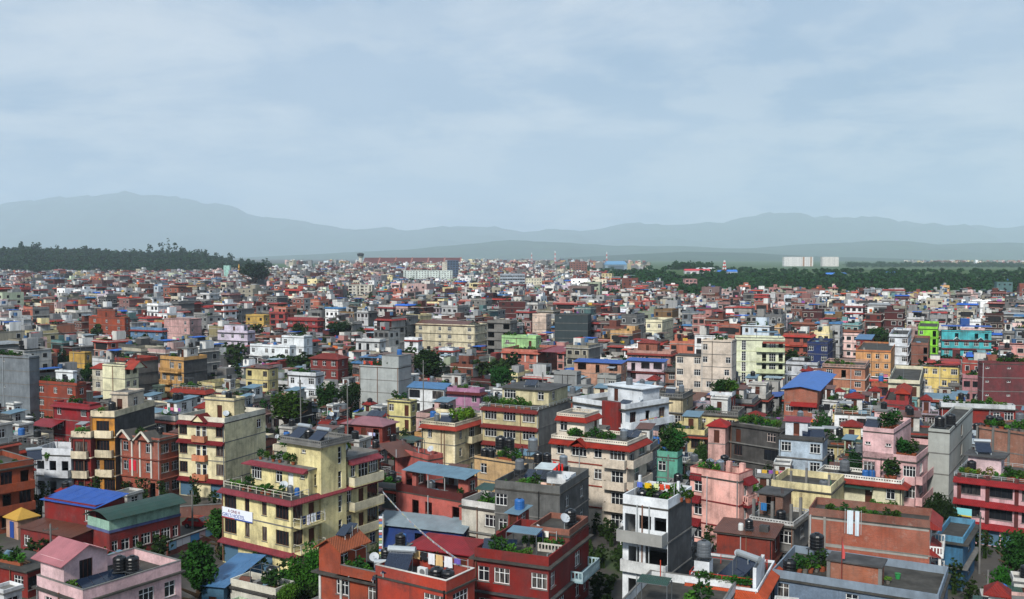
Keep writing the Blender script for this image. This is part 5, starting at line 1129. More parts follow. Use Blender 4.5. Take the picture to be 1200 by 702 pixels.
# hazy mountains round the valley: ridges with real depth, heights read at their usual distance
def mountain(name, prof, D, depth, seed, hx, amp=.09, front=.75):
    xs = np.linspace(prof[0][0], prof[-1][0], 260); ys = np.interp(xs, [q[0] for q in prof], [q[1] for q in prof])
    V = []; rows = 26; n = len(xs)
    for j in range(rows):
        t = j / (rows - 1); dd = D - depth * front + depth * t * 1.6
        prof_t = max(0.0, 1 - abs(t * 1.6 - front) / (front if t * 1.6 < front else 1.6 - front))
        for px, py in zip(xs, ys):
            X = (px - 600) / FPX * D; H_ = CAMH + (300 - py) / FPX * D
            ridge = mnoise.fractal((X / 900 + seed, dd / 1400, seed), 1.0, 2.0, 6)
            hgt = H_ * prof_t ** .9 * (1 + amp * ridge * 1.5) + (1 - prof_t) * prof_t * ridge * H_ * .9
            V.append((X + 40 * ridge, dd + 160 * ridge * (1 - prof_t), max(-20, hgt) - 22 * (1 - prof_t)))
    Fc = [(j * n + i, j * n + i + 1, (j + 1) * n + i + 1, (j + 1) * n + i) for j in range(rows - 1) for i in range(n - 1)]
    m = bpy.data.meshes.new(name); m.from_pydata(V, [], Fc); m.polygons.foreach_set('use_smooth', [True] * len(Fc))
    b = NB('forested_slope_' + hx); c = hexc(hx)
    b.col(b.mix(b.ramp(b.noise(b.pos(), .004, 8, .65), .35, .65), c, tuple(.5 * v for v in c)))
    m.materials.append(b.m); o = ob(name, m); o['kind'] = 'structure'; return o
mountain('mountain_range', [(-500, 262), (-250, 246), (-80, 238), (0, 236), (60, 231), (110, 226), (150, 224), (190, 230), (250, 240), (300, 250), (340, 258), (400, 266), (440, 268), (500, 266), (540, 263), (580, 268), (620, 272), (680, 268), (740, 264), (800, 262), (850, 257), (900, 252), (960, 249), (1000, 252), (1040, 256), (1090, 260), (1120, 264), (1160, 268), (1200, 265), (1300, 268), (1500, 262), (1700, 270)], 22000, 5500, 3.3, '33502f')
mountain('foothill_ridge', [(300, 301), (480, 292), (540, 286), (600, 281), (660, 284), (720, 289), (800, 288), (860, 291), (940, 286), (1020, 282), (1100, 286), (1180, 284), (1260, 288), (1400, 296)], 12500, 3200, 9.1, '3c5636')
mountain('low_ridge', [(660, 302), (740, 298), (800, 295), (840, 296), (880, 297), (920, 299), (980, 301), (1060, 303)], 8200, 1800, 5.7, '2f4a2c')

# ---------------------------------------------------------------- landmarks far off
h = far_block('wide white apartment slab with cream and rust stripes beyond the airfield', 'tower block', 'apartment_tower', 919, 953, 301, 3300, 'e8e6e2', 12, 22, F='cwc.', bays=16)
h.part('stripe_panel', MB().box(-h.W * .36, -h.W * .3, -.3, -.01, 0, h.z), P('c08a5a')); h.part('stripe_panel', MB().box(-h.W * .1, -h.W * .05, -.3, -.01, 0, h.z), P('c08a5a'))
far_block('narrower white apartment tower with tan stripes beyond the airfield', 'tower block', 'apartment_tower', 964, 983, 301, 3300, 'e6e2da', 12, 22, F='cw.', bays=10)
far_block('long pale green apartment block with stacked balconies below the terminal', 'apartment block', 'apartment_block', 470, 530, 317, 1350, 'd8e4dc', 6, 16, F='wDcw', bays=18, zb=0)
far_block('blue glass and cream tower block beside the red terminal', 'office tower', 'office_tower', 524, 537, 305, 1420, '5a7494', 9, 12, F='K', bays=4, zb=0)
far_block('pair of white capped office columns on the blue glass tower', 'office tower', 'twin_column_tower', 518, 524, 307, 1425, 'd8d2c0', 9, 8, F='.c', bays=2, zb=0)
far_block('beige stepped apartment house with deep white balconies', 'apartment block', 'apartment_block', 408, 436, 334, 800, 'd8d4c4', 5, 12, F='KwG', bays=6, zb=0)
far_block('pink and navy office block at the edge of the wood', 'office block', 'office_block', 803, 817, 327, 900, 'd8a09c', 5, 12, F='KK', bays=3, zb=0)
far_block('pale grey long hall building with blue roof edge', 'office block', 'long_hall', 586, 615, 321, 1150, 'b4c0cc', 4, 14, F='KK', bays=10, zb=0)
far_block('cream stepped apartment house among the far rooftops', 'apartment block', 'apartment_house', 616, 635, 326, 1050, 'e2dcc0', 4, 12, F='wcw', bays=6, zb=0)
far_block('rosy pink far house with a stepped top', 'house', 'far_house', 704, 727, 335, 830, 'd8929c', 4, 12, F='w.w', bays=6, zb=0)
far_block('mint green slim tower house near the golden stupa', 'house', 'slim_tower_house', 262, 269, 311, 1500, 'a8dccc', 5, 8, F='c.', bays=2, zb=0)
far_block('brick red apartment house beyond the far rooftops', 'apartment block', 'apartment_house', 668, 688, 307, 1750, 'a86a58', 5, 14, F='K', bays=6)
far_block('pale low office house with blue shed roof below the trees', 'house', 'far_house', 1047, 1060, 331, 950, 'd5d8da', 3, 12, F='K.', bays=5, zb=0)
# terminal with long red sloping roofs
Xa, Yt, zt_ = atd(424, 319, 2000); Xb = atd(540, 319, 2000)[0]
e = empty('airport_terminal', (Xb, Yt, terrain((Xa + Xb) / 2, 2000) - .5)); Wt = Xb - Xa
z1 = atd(480, 312, 2000)[2] - e.location.z; z2 = atd(480, 302, 2000)[2] - e.location.z
mk('wall', MB().box(-Wt, 0, 0, 60, 0, z1), P('d8c4c0'), e)
nbay = 6
for i in range(nbay):
    a_, c_ = -Wt + Wt * i / nbay, -Wt + Wt * (i + 1) / nbay - 3
    mk('roof', MB().hexa([(a_, -6, z1 - 1), (c_, -6, z1 - 1), (c_, 40, z2 - .6), (a_, 40, z2 - .6), (a_, -6, z1 - .2), (c_, -6, z1 - .2), (c_, 40, z2), (a_, 40, z2)]), flat('5a3431', .8), e)
    mk('roof_rib', MB().hexa([(c_ + .05, -6, z1 - .6), (c_ + 2.9, -6, z1 - .6), (c_ + 2.9, 40, z2 - .2), (c_ + .05, 40, z2 - .2), (c_ + .05, -6, z1 + .5), (c_ + 2.9, -6, z1 + .5), (c_ + 2.9, 40, z2 + .9), (c_ + .05, 40, z2 + .9)]), flat('94675e', .8), e)
for i in range(12):
    x_ = -Wt + Wt * (i + .5) / 12; o_ = mk('window', MB().box(x_ - 5, x_ + 5, -.25, -.02, 1.5, z1 * .62), M_glass, e)
mk('pink_band', MB().box(-Wt, -Wt * .55, -.5, -.26, z1 * .66, z1 - 1.2), P('d86a70'), e)
tag(e, 'long airport terminal with sloping dark red roofs', 'terminal')
# control tower
X_, Y_, zt_ = atd(422.5, 295, 2150); g0 = terrain(X_, Y_); hh = zt_ - g0
e = empty('control_tower', (X_, Y_, g0 - .3)); mk('shaft', MB().cyl((0, 0, 0), 0, 0, 12, [(6, 0), (4.2, hh * .3), (4, hh * .62), (6.5, hh * .72)]), P('dcd8cc'), e); mk('cab', MB().cyl((0, 0, hh * .72), 0, 0, 12, [(6.5, 0), (7.6, hh * .14), (7.6, hh * .15)]), M_glass, e); mk('cab_roof', MB().cyl((0, 0, hh * .87), 0, 0, 12, [(8.2, 0), (8.2, .8), (3, 2.4)]), P('4a4a48'), e)
tag(e, 'white airport control tower with a dark glass cab', 'control tower')
# lattice masts
for k, (px, py, d, lb) in enumerate(((623, 296, 2600, 'red and white lattice mast near the pale far hall'), (650.5, 294, 2600, 'red and white lattice mast beside the brick red far block'), (711, 295, 2700, 'thin red and white lattice mast by the blue hangar'), (849, 305, 1250, 'short red and white mast beside the white fuel tanks'))):
    X_, Y_, zt_ = atd(px, py, d); g0 = terrain(X_, Y_); e = empty('lattice_mast', (X_, Y_, g0 - .3)); hh = zt_ - g0; ns = 7
    for i in range(ns):
        b = MB(); w0 = 1.7 * (1 - i / ns) + .5; w1 = 1.7 * (1 - (i + 1) / ns) + .5; a_, c_ = hh * i / ns, hh * (i + 1) / ns
        for (sx, sy) in ((-1, -1), (1, -1), (1, 1), (-1, 1)): b.bar((sx * w0, sy * w0, a_), (sx * w1, sy * w1, c_), .3)
        for (sx, sy, tx, ty) in ((-1, -1, 1, -1), (1, -1, 1, 1), (1, 1, -1, 1), (-1, 1, -1, -1)): b.bar((sx * w0, sy * w0, a_), (tx * w1, ty * w1, c_), .18)
        mk('mast_section', b, flat('c8443a' if i % 2 else 'dfe2e4', .6), e)
    tag(e, lb, 'mast')
# golden stupa, fuel tanks, hangar
X_, Y_, zt_ = atd(280, 309, 1500); e = empty('golden_stupa', (X_, Y_, -.2)); hh = zt_
mk('base', MB().box(-6, 6, -6, 6, 0, hh * .35), P('d8d2c2'), e); mk('dome', MB().cyl((0, 0, hh * .35), 0, 0, 14, [(5, 0), (4.6, hh * .1), (3.2, hh * .2), (1.8, hh * .25), (1.5, hh * .35), (.3, hh * .64)]), flat('c9962c', .4, .3), e); tag(e, 'golden stupa spire rising from the far rooftops', 'stupa')
for i, (px, pw) in enumerate(((822, 13), (833, 10))):
    X_, Y_, zt_ = atd(px, 314, 1330); g0 = terrain(X_, Y_); e = empty('fuel_tank', (X_, Y_, g0 - .3)); r_ = pw / 2 / FPX * 1330
    mk('shell', MB().cyl((0, 0, 0), 0, 0, 20, [(r_, 0), (r_, zt_ - g0), (r_ * .5, zt_ - g0 + .8)]), P('dfe3e6'), e); mk('stair', MB().bar((r_ * .2, -r_ - .2, 0), (r_ * .8, -r_ * .66, zt_ - g0), .25), M_rail, e)
    tag(e, ('larger' if i == 0 else 'smaller') + ' round white fuel tank at the edge of the airfield', 'fuel tank')
X_, Y_, zt_ = atd(722, 306, 2300); e = empty('aircraft_hangar', (X_, Y_, terrain(X_, Y_) - .3)); hw = 26 / FPX * 2300 / 2 * 1.0; hh = max(6, zt_ - e.location.z); mk('wall', MB().box(-hw, hw, 0, 40, 0, hh * .6), P('8fa8b8'), e); mk('roof', MB().hexa([(-hw, -1, hh * .6), (hw, -1, hh * .6), (hw, 41, hh * .6), (-hw, 41, hh * .6), (-hw * .8, 6, hh), (hw * .8, 6, hh), (hw * .8, 34, hh), (-hw * .8, 34, hh)]), flat('5a86a8', .5), e); mk('door', MB().box(-hw * .7, hw * .7, -.3, -.02, 0, hh * .5), flat('4a5a66', .6), e)
tag(e, 'wide blue-roofed hangar on the airfield', 'hangar')
def far_shed(px0, px1, py, d, hgt, wall, roof, label):
    X0, Y, z_ = atd(px0, py, d); X1 = atd(px1, py, d)[0]; g0 = terrain((X0 + X1) / 2, d)
    e = empty('airfield_shed', (X1, Y, g0 - .3)); w_ = X1 - X0
    mk('wall', MB().box(-w_, 0, 0, 10, 0, hgt), P(wall), e); mk('roof', MB().hexa([(-w_ - .5, -.6, hgt), (.5, -.6, hgt), (.5, 5, hgt + 2), (-w_ - .5, 5, hgt + 2), (-w_ - .5, 10.6, hgt), (.5, 10.6, hgt), (.5, 5.1, hgt + 2.1), (-w_ - .5, 5.1, hgt + 2.1)]), flat(roof, .5), e)
    for i in range(4): mk('door', MB().box(-w_ * (i + .8) / 4, -w_ * (i + .2) / 4, -.15, -.02, 0, hgt * .7), flat('5a6066', .6), e)
    tag(e, label, 'shed')
far_shed(803, 832, 322, 1200, 4, 'e0e2e2', 'c03a44', 'white and red roofed shed in front of the white fuel tanks')
far_shed(842, 848, 325, 1180, 3.5, 'c8d4dc', '2a66b8', 'small blue shed beside the short red mast')
far_shed(853, 864, 325, 1180, 4, 'c8d4dc', '2f74c8', 'blue-roofed shed right of the short red mast')
far_shed(1041, 1057, 327, 1120, 5, 'c8ccd0', '3a6fb8', 'blue-roofed hut group on the green slope')
far_shed(966, 992, 327, 1130, 3.5, 'd8dcdc', '3a76c4', 'long blue-roofed shed below the green airfield')
# ---------------------------------------------------------------- trees
def trunk_mesh(hc, seed):
    g = random.Random(seed); b = MB()
    def limb(p, q, r0, r1, seg=7):
        p, q = Vector(p), Vector(q); d = (q - p).normalized(); up = Vector((0, 0, 1)) if abs(d.z) < .9 else Vector((1, 0, 0))
        x = d.cross(up).normalized(); y = d.cross(x); n = len(b.v)
        for (c, r) in ((p, r0), ((p + q) / 2 + x * r0 * .3, (r0 + r1) / 2), (q, r1)):
            for i in range(seg): t = 2 * math.pi * i / seg; b.v.append(tuple(c + x * r * math.cos(t) + y * r * math.sin(t)))
        for k in range(2):
            for i in range(seg): j = (i + 1) % seg; b.f.append((n + k * seg + i, n + k * seg + j, n + (k + 1) * seg + j, n + (k + 1) * seg + i)); b.mi.append(0)
    limb((0, 0, -.05), (.02, .02, hc * .95), .055, .03)
    for i in range(7):
        a = i * 2.4 + g.uniform(0, .6); z0 = hc * g.uniform(.5, .95); limb((0.01, 0, z0), (.33 * math.cos(a), .33 * math.sin(a), z0 + g.uniform(.12, .3)), .025, .008)
    return b.mesh('trunk', flat('4a3b2c', .9))
TREE_LOOK = {'round': (.42, .42, .34, .60, 3000, .030, 22), 'tall': (.28, .28, .42, .56, 2800, .030, 22), 'spread': (.55, .5, .28, .62, 3200, .030, 24), 'bush': (.5, .5, .46, .46, 2600, .032, 18)}
def tree(px, ytop, d, hgt, label, look='round', hx='2f5420', wide=1.0, seed=0, group=None, name='broadleaf_tree', base=0.0):
    X, Y, zt = atd(px, ytop, d); zb = base if base else terrain(X, Y)
    hgt = zt - zb if hgt is None else hgt
    zb = zt - hgt if hgt < zt - zb - .3 and base is None else zb
    rx, ry, rz, cz, n, sz, lb = TREE_LOOK[look]; hgt = zt - zb
    e = empty(name, (X, Y, zb), seed * 1.3); e.scale = (hgt * wide, hgt * wide, hgt)
    ob('trunk', cached(('trk', look, seed % 3), lambda: trunk_mesh(cz - rz * .6, seed)), e)
    ob('crown', cached(('crn', look, seed % 3, hx), lambda: cloud_mesh('crown', leaf_cloud(n, rx, ry, rz, sz, 300 + seed, cz, lb, .35), leafmat(hx))), e)
    tag(e, label, 'tree', group); return e
TREES = [   # px, top py, distance, label, look, leaf colour, crown width in px, seed
 (232, 622, 97, 'leafy green tree standing beside the pale pink house', 'tall', '2c521b', 52, 1), (337, 452, 196, 'round bright green tree behind the tall cream house', 'round', '35601c', 62, 2),
 (397, 370, 400, 'dark spreading tree behind the white tower house', 'spread', '1f3d18', 50, 0), (501, 403, 265, 'tall dark tree in front of the white-fronted brick house', 'tall', '27481d', 44, 1),
 (384, 441, 205, 'dark green tree beside the coral tiled house', 'round', '27481d', 42, 2), (410, 440, 212, 'small dark tree beside the stepped concrete house', 'round', '24441d', 34, 0),
 (588, 421, 240, 'bushy tree between the coral arcade house and banded beige house', 'spread', '2c4f20', 44, 1), (297, 303, 1000, 'huge dark tree standing above the far rooftops', 'round', '1b3517', 46, 1),
 (1030, 380, 374, 'round tree beside the white four-storey house', 'round', '2a5a24', 32, 2), (1098, 560, 127, 'dark bushy tree below the rosy pink house', 'bush', '25441f', 40, 0), (1114, 574, 122, 'second dark bushy tree beside the blue awning', 'bush', '223f1d', 30, 1),
 (1192, 612, 103, 'tall leafy tree in the garden of the blue flat-roofed house', 'round', '2c5220', 56, 2), (1174, 645, 99, 'smaller garden tree near the blue flat-roofed house', 'bush', '35601f', 44, 0), (1002, 522, 145, 'thin dark tree squeezed beside the rosy pink house', 'tall', '22401c', 26, 1),
 (926, 616, 112, 'bright green tree beside the rust-roofed low house', 'bush', '3f6a24', 34, 2), (878, 474, 178, 'leafy tree behind the pink pyramid hut', 'spread', '33592a', 40, 0), (76, 403, 290, 'dark tree beside the plain mustard house', 'bush', '22421c', 28, 1),
 (745, 523, 138, 'leafy tree behind the narrow white house', 'bush', '335a26', 34, 2), (782, 531, 136, 'dark leafy tree beside the turquoise garden house', 'bush', '2a4c22', 36, 0), (352, 640, 99, 'mass of green creeper beside the orange gabled house', 'bush', '3f6f22', 56, 1), (335, 672, 94, 'low green creeper heap on the small flat-roofed house', 'spread', '4a7a26', 44, 0),
 (368, 618, 102, 'bushy green shrub below the hostel balconies', 'bush', '3f6f22', 40, 2), (553, 694, 72, 'bright green treetop below the orange-red house', 'round', '55852a', 34, 1),
 (22, 545, 136, 'dark shrubby tree below the orange terrace house', 'bush', '2a4c22', 50, 2), (92, 556, 136, 'low tree in front of the narrow red house', 'bush', '2a4c22', 30, 0), (820, 508, 150, 'shrubby tree beside the salmon pink house', 'round', '33592a', 24, 0),
 (1195, 540, 134, 'green tree beside the pink shop house', 'bush', '3a6426', 24, 1), (965, 470, 183, 'bushy tree below the blue-gabled brick house', 'bush', '335a26', 30, 2), (290, 470, 183, 'small tree beside the red strip-roofed house', 'bush', '335a26', 26, 1)]
for (px, yt, d, lb, lk, hx, wpx, sd) in TREES:
    zt = atd(px, yt, d)[2] - terrain(atd(px, yt, d)[0], d); tree(px, yt, d, None, lb, lk, hx, wpx * d / FPX / (2 * TREE_LOOK[lk][0] * zt), sd)

# ---------------------------------------------------------------- small things in the yards
def utility_pole(px, ytop, d, label, t=.13, base=0):
    X, Y, zt = atd(px, ytop, d); e = empty('utility_pole', (X, Y, base), RNG.uniform(0, 3)); hh = zt - base
    mk('shaft', MB().cyl((0, 0, 0), 0, 0, 8, [(t, -.05), (t * .7, hh)]), M_cem, e); b = MB(); b.box(-.8, .8, -.05, .05, hh - .7, hh - .6)
    for x in (-.7, -.25, .25, .7): b.box(x - .04, x + .04, -.04, .04, hh - .6, hh - .45)
    mk('crossarm', b, flat('55504a', .8), e); tag(e, label, 'utility pole')
for a_ in ((225, 575, 128, 'pale concrete utility pole beside the red car'), (59, 614, 106, 'short white pole beside the low red shed row'), (352, 445, 165, 'concrete pole in front of the coral tiled house'), (407, 446, 160, 'tall grey pole left of the stepped concrete house'), (1149, 600, 110, 'grey pole in front of the pink shop house'), (1158, 668, 95, 'grey pole in front of the blue flat-roofed house'),
            (496, 422, 190, 'white pole in front of the tall dark tree'), (783, 533, 112, 'white pole beside the narrow white house roof garden'), (636, 436, 185, 'white pole beside the grey cement cube')): utility_pole(*a_)
# red pick-up style car in the yard
X_, Y_ = at(233, 618, 0); e = empty('parked_car', (X_, Y_, .0), R(-14))
M_car = flat('a01418', .25, 0, .6, .15); b = MB()
prof = [(-2.0, .35), (-2.05, .8), (-1.75, .95), (-1.3, 1.42), (.35, 1.45), (.95, .98), (1.9, .85), (2.05, .6), (2.0, .35)]
for s_ in (-1, 1):
    n0 = len(b.v); yy = .8 * s_
    for (x, z_) in prof: b.v.append((x, yy * (.86 if z_ > 1.2 else 1), z_))
    f_ = list(range(n0, n0 + len(prof))); b.f.append(tuple(f_ if s_ < 0 else reversed(f_))); b.mi.append(0)
for i in range(len(prof)):
    j = (i + 1) % len(prof); b.f.append((i, i + len(prof), j + len(prof), j)); b.mi.append(0)
mk('body', b, M_car, e)
for s_ in (-1, 1):
    mk('side_window', MB().hexa([(-1.2, s_ * .775, 1.0), (.62, s_ * .775, 1.0), (.62, s_ * .80, 1.0), (-1.2, s_ * .80, 1.0), (-1.1, s_ * .70, 1.36), (.28, s_ * .70, 1.36), (.28, s_ * .715, 1.36), (-1.1, s_ * .715, 1.36)]), M_glass, e)
    mk('headlight', MB().box(1.9, 2.03, s_ * .6 - .16, s_ * .6 + .16, .62, .8), flat('e8eaea', .2), e)
    for x in (-1.25, 1.3):
        w_ = mk('wheel', MB().cyl((0, 0, -.1), .33, .2, 16), flat('151515', .8), e); w_.rotation_euler = (math.pi / 2, 0, 0); w_.location = (x, s_ * .74, .33); mk('rim', MB().cyl((0, 0, -.115), .18, .23, 12), M_steel, w_)
mk('windscreen', MB().hexa([(.42, -.62, 1.40), (.42, .62, 1.40), (.45, .62, 1.42), (.45, -.62, 1.42), (.93, -.7, .99), (.93, .7, .99), (.96, .7, 1.01), (.96, -.7, 1.01)]), M_glass, e)
tag(e, 'small red car parked behind the poster-covered wall', 'car')
def wall_run(p0, p1, hgt, mat, label, t=.25, posters=0):
    a, c = at(*p0, 0), at(*p1, 0); ln = math.dist(a, c); e = empty('boundary_wall', (*a, 0), math.atan2(c[1] - a[1], c[0] - a[0]))
    mk('wall', MB().box(0, ln, -t / 2, t / 2, -.05, hgt), mat, e); mk('coping', MB().box(-.05, ln + .05, -t / 2 - .06, t / 2 + .06, hgt, hgt + .1), M_cem, e)
    x = .2
    for i in range(posters):
        w_ = RNG.uniform(.7, 1.5); hh = RNG.uniform(.7, 1.0)
        if x + w_ > ln: break
        mk('poster', MB().box(x, x + w_, -t / 2 - .02, -t / 2 - .003, hgt - hh - .1, hgt - .1), flat(RNG.choice(['7fa8c0', 'b8a0a8', '4a88b8', 'c8c8cc', '9a7f88']), .7), e); x += w_ + .05
    tag(e, label, 'wall')
wall_run((196, 652), (262, 628), 1.7, brickmat('8a3a30'), 'brick boundary wall covered with pale posters in front of the red car', posters=14)
wall_run((205, 607), (262, 603), 1.5, brickmat('7a3a30'), 'rear brick yard wall behind the red car')
# house with tan roof and the person standing on it
h = G('tan flat-roofed house with big black roof tanks below banded house', 'tan flat-roofed house', (556, 534), (622, 544), (640, 532), 3, 'd8b27c', fh=2.8, hp=.25, F='c.w', Rf='c', vis=552)
tank(h, -h.W + 3.0, 2.0, h.z, 'black', .9, 1.35); tank(h, -h.W + 4.3, 2.2, h.z, 'black', .9, 1.3); tank(h, -2.0, 3.4, h.z, 'steel', .9, 1.3); tank(h, -h.W + 1.0, 1.0, h.z, 'black'); tank(h, -h.W + 2.0, 1.2, h.z, 'black')
def person(loc, rz, label):
    P_ = {'pel': (0, 0, .95), 'che': (0, .02, 1.3), 'nek': (0, .02, 1.48), 'hea': (0, 0, 1.62), 'top': (0, 0, 1.72), 'kl': (-.1, -.03, .5), 'kr': (.1, .02, .5), 'al': (-.11, .02, .08), 'ar': (.12, .04, .08), 'tl': (-.11, -.14, .04), 'tr': (.13, -.12, .04), 'sl': (-.19, .02, 1.4), 'sr': (.19, .02, 1.4), 'el': (-.26, .04, 1.13), 'er': (.26, .04, 1.13), 'wl': (-.24, -.08, .9), 'wr': (.24, -.08, .9), 'hl': (-.09, 0, .92), 'hr': (.09, 0, .92)}
    E = ['pel che', 'che nek', 'nek hea', 'hea top', 'pel hl', 'pel hr', 'hl kl', 'hr kr', 'kl al', 'kr ar', 'al tl', 'ar tr', 'che sl', 'che sr', 'sl el', 'sr er', 'el wl', 'er wr']
    Rr = {'pel': .15, 'che': .16, 'nek': .06, 'hea': .1, 'top': .07, 'kl': .07, 'kr': .07, 'al': .045, 'ar': .045, 'tl': .035, 'tr': .035, 'sl': .07, 'sr': .07, 'el': .045, 'er': .045, 'wl': .033, 'wr': .033, 'hl': .1, 'hr': .1}
    ks = list(P_); m = bpy.data.meshes.new('body'); m.from_pydata([P_[k] for k in ks], [tuple(ks.index(q) for q in e_.split()) for e_ in E], [])
    e = empty('person', loc, rz); o = ob('body', m, e); md = o.modifiers.new('skin', 'SKIN'); sm = o.modifiers.new('sub', 'SUBSURF'); sm.levels = sm.render_levels = 1
    for i, k in enumerate(ks): m.skin_vertices[0].data[i].radius = (Rr[k],) * 2; m.skin_vertices[0].data[i].use_root = (k == 'pel')
    nb = NB('dark_clothes_and_skin'); z_ = nb.sepxyz(nb.pos(obj=True))[2]
    c = nb.mix(nb.ramp(z_, .0, .001), (.03, .03, .035), (.03, .03, .035)); hd = nb.math('GREATER_THAN', z_, 1.49)
    nb.col(nb.mix(hd, (.03, .03, .038), (.25, .13, .08))); m.materials.append(nb.m)
    hb = MB().cyl((0, 0.02, 1.62), 0, 0, 10, [(.118, 0), (.122, .06), (.1, .11), (.05, .135)]); mk('hair', hb, flat('0c0b0b', .6), e)
    fb = MB(); fb.box(-.04, -.025, -.103, -.095, 1.64, 1.65); fb.box(.025, .04, -.103, -.095, 1.64, 1.65); fb.box(-.012, .012, -.12, -.095, 1.59, 1.63); mk('face', fb, flat('2a1812', .7), e)
    tag(e, label, 'person'); return e
pp = h.w2(-3.4, h.D - .8); person((*pp, h.z + .03), .2, 'person in dark clothes standing on the tan flat roof')

# ---------------------------------------------------------------- the rest of the town: one lattice of plots
A0 = R(-28); PU, PV = 8.4, 9.0
def lattice():
    I, J = np.meshgrid(np.arange(-260, 261), np.arange(-30, 260), indexing='ij'); I = I.ravel(); J = J.ravel()
    u = I * PU + np.floor(I / 7.0) * 3.0; v = J * PV + np.floor((J + (I // 7)) / 5.0) * 3.4
    X = u * math.cos(A0) - v * math.sin(A0); Y = u * math.sin(A0) + v * math.cos(A0)
    wx = 16 * np.sin(Y / 140 + 1.3) + 10 * np.sin(X / 95 + Y / 210); wy = 13 * np.sin(X / 120 + .4) + 8 * np.sin(Y / 90 - X / 160)
    ang = A0 + .16 * np.sin(X / 170 + .7) + .13 * np.sin(Y / 130 + 2.0)
    n = len(X); X = X + wx + NP.uniform(-1, 1, n); Y = Y + wy + NP.uniform(-1, 1, n)
    b = 600 + FPX * X / np.maximum(Y, 1)
    lim = np.interp(b, [-200, 250, 420, 560, 660, 720, 820, 1060, 1400], [1480, 1520, 1850, 1950, 1700, 950, 720, 690, 690]) + NP.uniform(-25, 25, n)
    k = (Y > 76) & (Y < lim) & (b > -70) & (b < 1270) & (NP.random(n) > .05)
    k &= ~((Y > 1100) & (NP.random(n) < .25))
    return X[k], Y[k], ang[k]
LX, LY, LA = lattice(); order = np.argsort(LY); LX, LY, LA = LX[order], LY[order], LA[order]
LW = NP.uniform(5.2, 8.4, len(LX)); LD = NP.uniform(5.8, 8.8, len(LX))
BIGH = (NP.random(len(LX)) < .07) & (LY > 430); LW = np.where(BIGH, LW * 1.7, LW); LD = np.where(BIGH, LD * 1.35, LD)
def rect(cx, cy, a, w_, d_):
    c, s_ = math.cos(a), math.sin(a); return [(cx + c * x - s_ * y, cy + s_ * x + c * y) for x, y in ((-w_ / 2, -d_ / 2), (w_ / 2, -d_ / 2), (w_ / 2, d_ / 2), (-w_ / 2, d_ / 2))]
def sat(A, B):
    for Pq in (A, B):
        for i in range(4):
            ex, ey = Pq[(i + 1) % 4][0] - Pq[i][0], Pq[(i + 1) % 4][1] - Pq[i][1]; nx, ny = -ey, ex
            a = [nx * p[0] + ny * p[1] for p in A]; c = [nx * p[0] + ny * p[1] for p in B]
            if max(a) < min(c) or max(c) < min(a): return False
    return True
OPENZ = [(*at(233, 618, 0), 7), (*at(235, 640, 0), 5), (*at(1170, 690, 0), 6), (*at(1175, 650, 0), 7), (*at(330, 700, 0), 5), (*at(708, 690, 0), 4.5), (*at(705, 655, 0), 4), (*at(716, 730, 0), 4), (*at(1148, 690, 0), 4)]
for (px, yt, d, *_r) in TREES:
    X, Y, z = atd(px, yt, d)
    if d < 260: OPENZ.append((X, Y, 2.2))
HC = np.array([(h.cx, h.cy, .5 * math.hypot(h.W, h.D)) for h in HOUSES])
GU = [(h.guard, h.d) for h in HOUSES] + [((281, 313, 303, 338), 1000.0)] + [((t[0] - t[6] * .42, t[0] + t[6] * .42, t[1], t[1] + .85 * t[6]), t[2]) for t in TREES if t[2] < 500]
def clear(i, w_, d_):
    r_ = .5 * math.hypot(w_, d_); dd = np.hypot(HC[:, 0] - LX[i], HC[:, 1] - LY[i]); near_ = np.where(dd < HC[:, 2] + r_)[0]
    if len(near_):
        q = rect(LX[i], LY[i], LA[i], w_ + .5, d_ + .5)
        if any(sat(q, HOUSES[k].poly) for k in near_): return False
    return not any(math.hypot(LX[i] - o[0], LY[i] - o[1]) < o[2] + r_ * .6 for o in OPENZ)
def allowed(i, w_, d_, n, fh):
    q = rect(LX[i], LY[i], LA[i], w_, d_)
    for k in range(n, 0, -1):
        zt = k * fh + 1.6; pr = [proj(*p, zt) for p in q]; x0, x1 = min(p[0] for p in pr), max(p[0] for p in pr); yt = min(p[1] for p in pr)
        if all(not (LY[i] < hd + 4 and x1 > g[0] + 2 and x0 < g[1] - 2 and yt < g[3] - 3) for g, hd in GU): return k
    return 0
PAL = [('c9c7c0', 'pale grey', 9), ('9a9c9c', 'grey cement', 14), ('7d7b78', 'dark grey', 8), ('dcd2b4', 'cream', 10), ('e4e6e6', 'white', 11), ('d9b0a8', 'pink', 8), ('a8523a', 'brick red', 7), ('b5402e', 'red', 6),
       ('8a3230', 'maroon', 4), ('c86a4a', 'terracotta', 6), ('e0cf90', 'yellow', 6), ('b8c8d4', 'pale blue', 4), ('c4d4b0', 'pale green', 4), ('d08a80', 'coral', 4), ('b8aab8', 'mauve', 2), ('d8a45c', 'ochre', 3), ('6fa8a8', 'teal', 2)]
PW = np.array([p[2] for p in PAL], float); PW /= PW.sum()
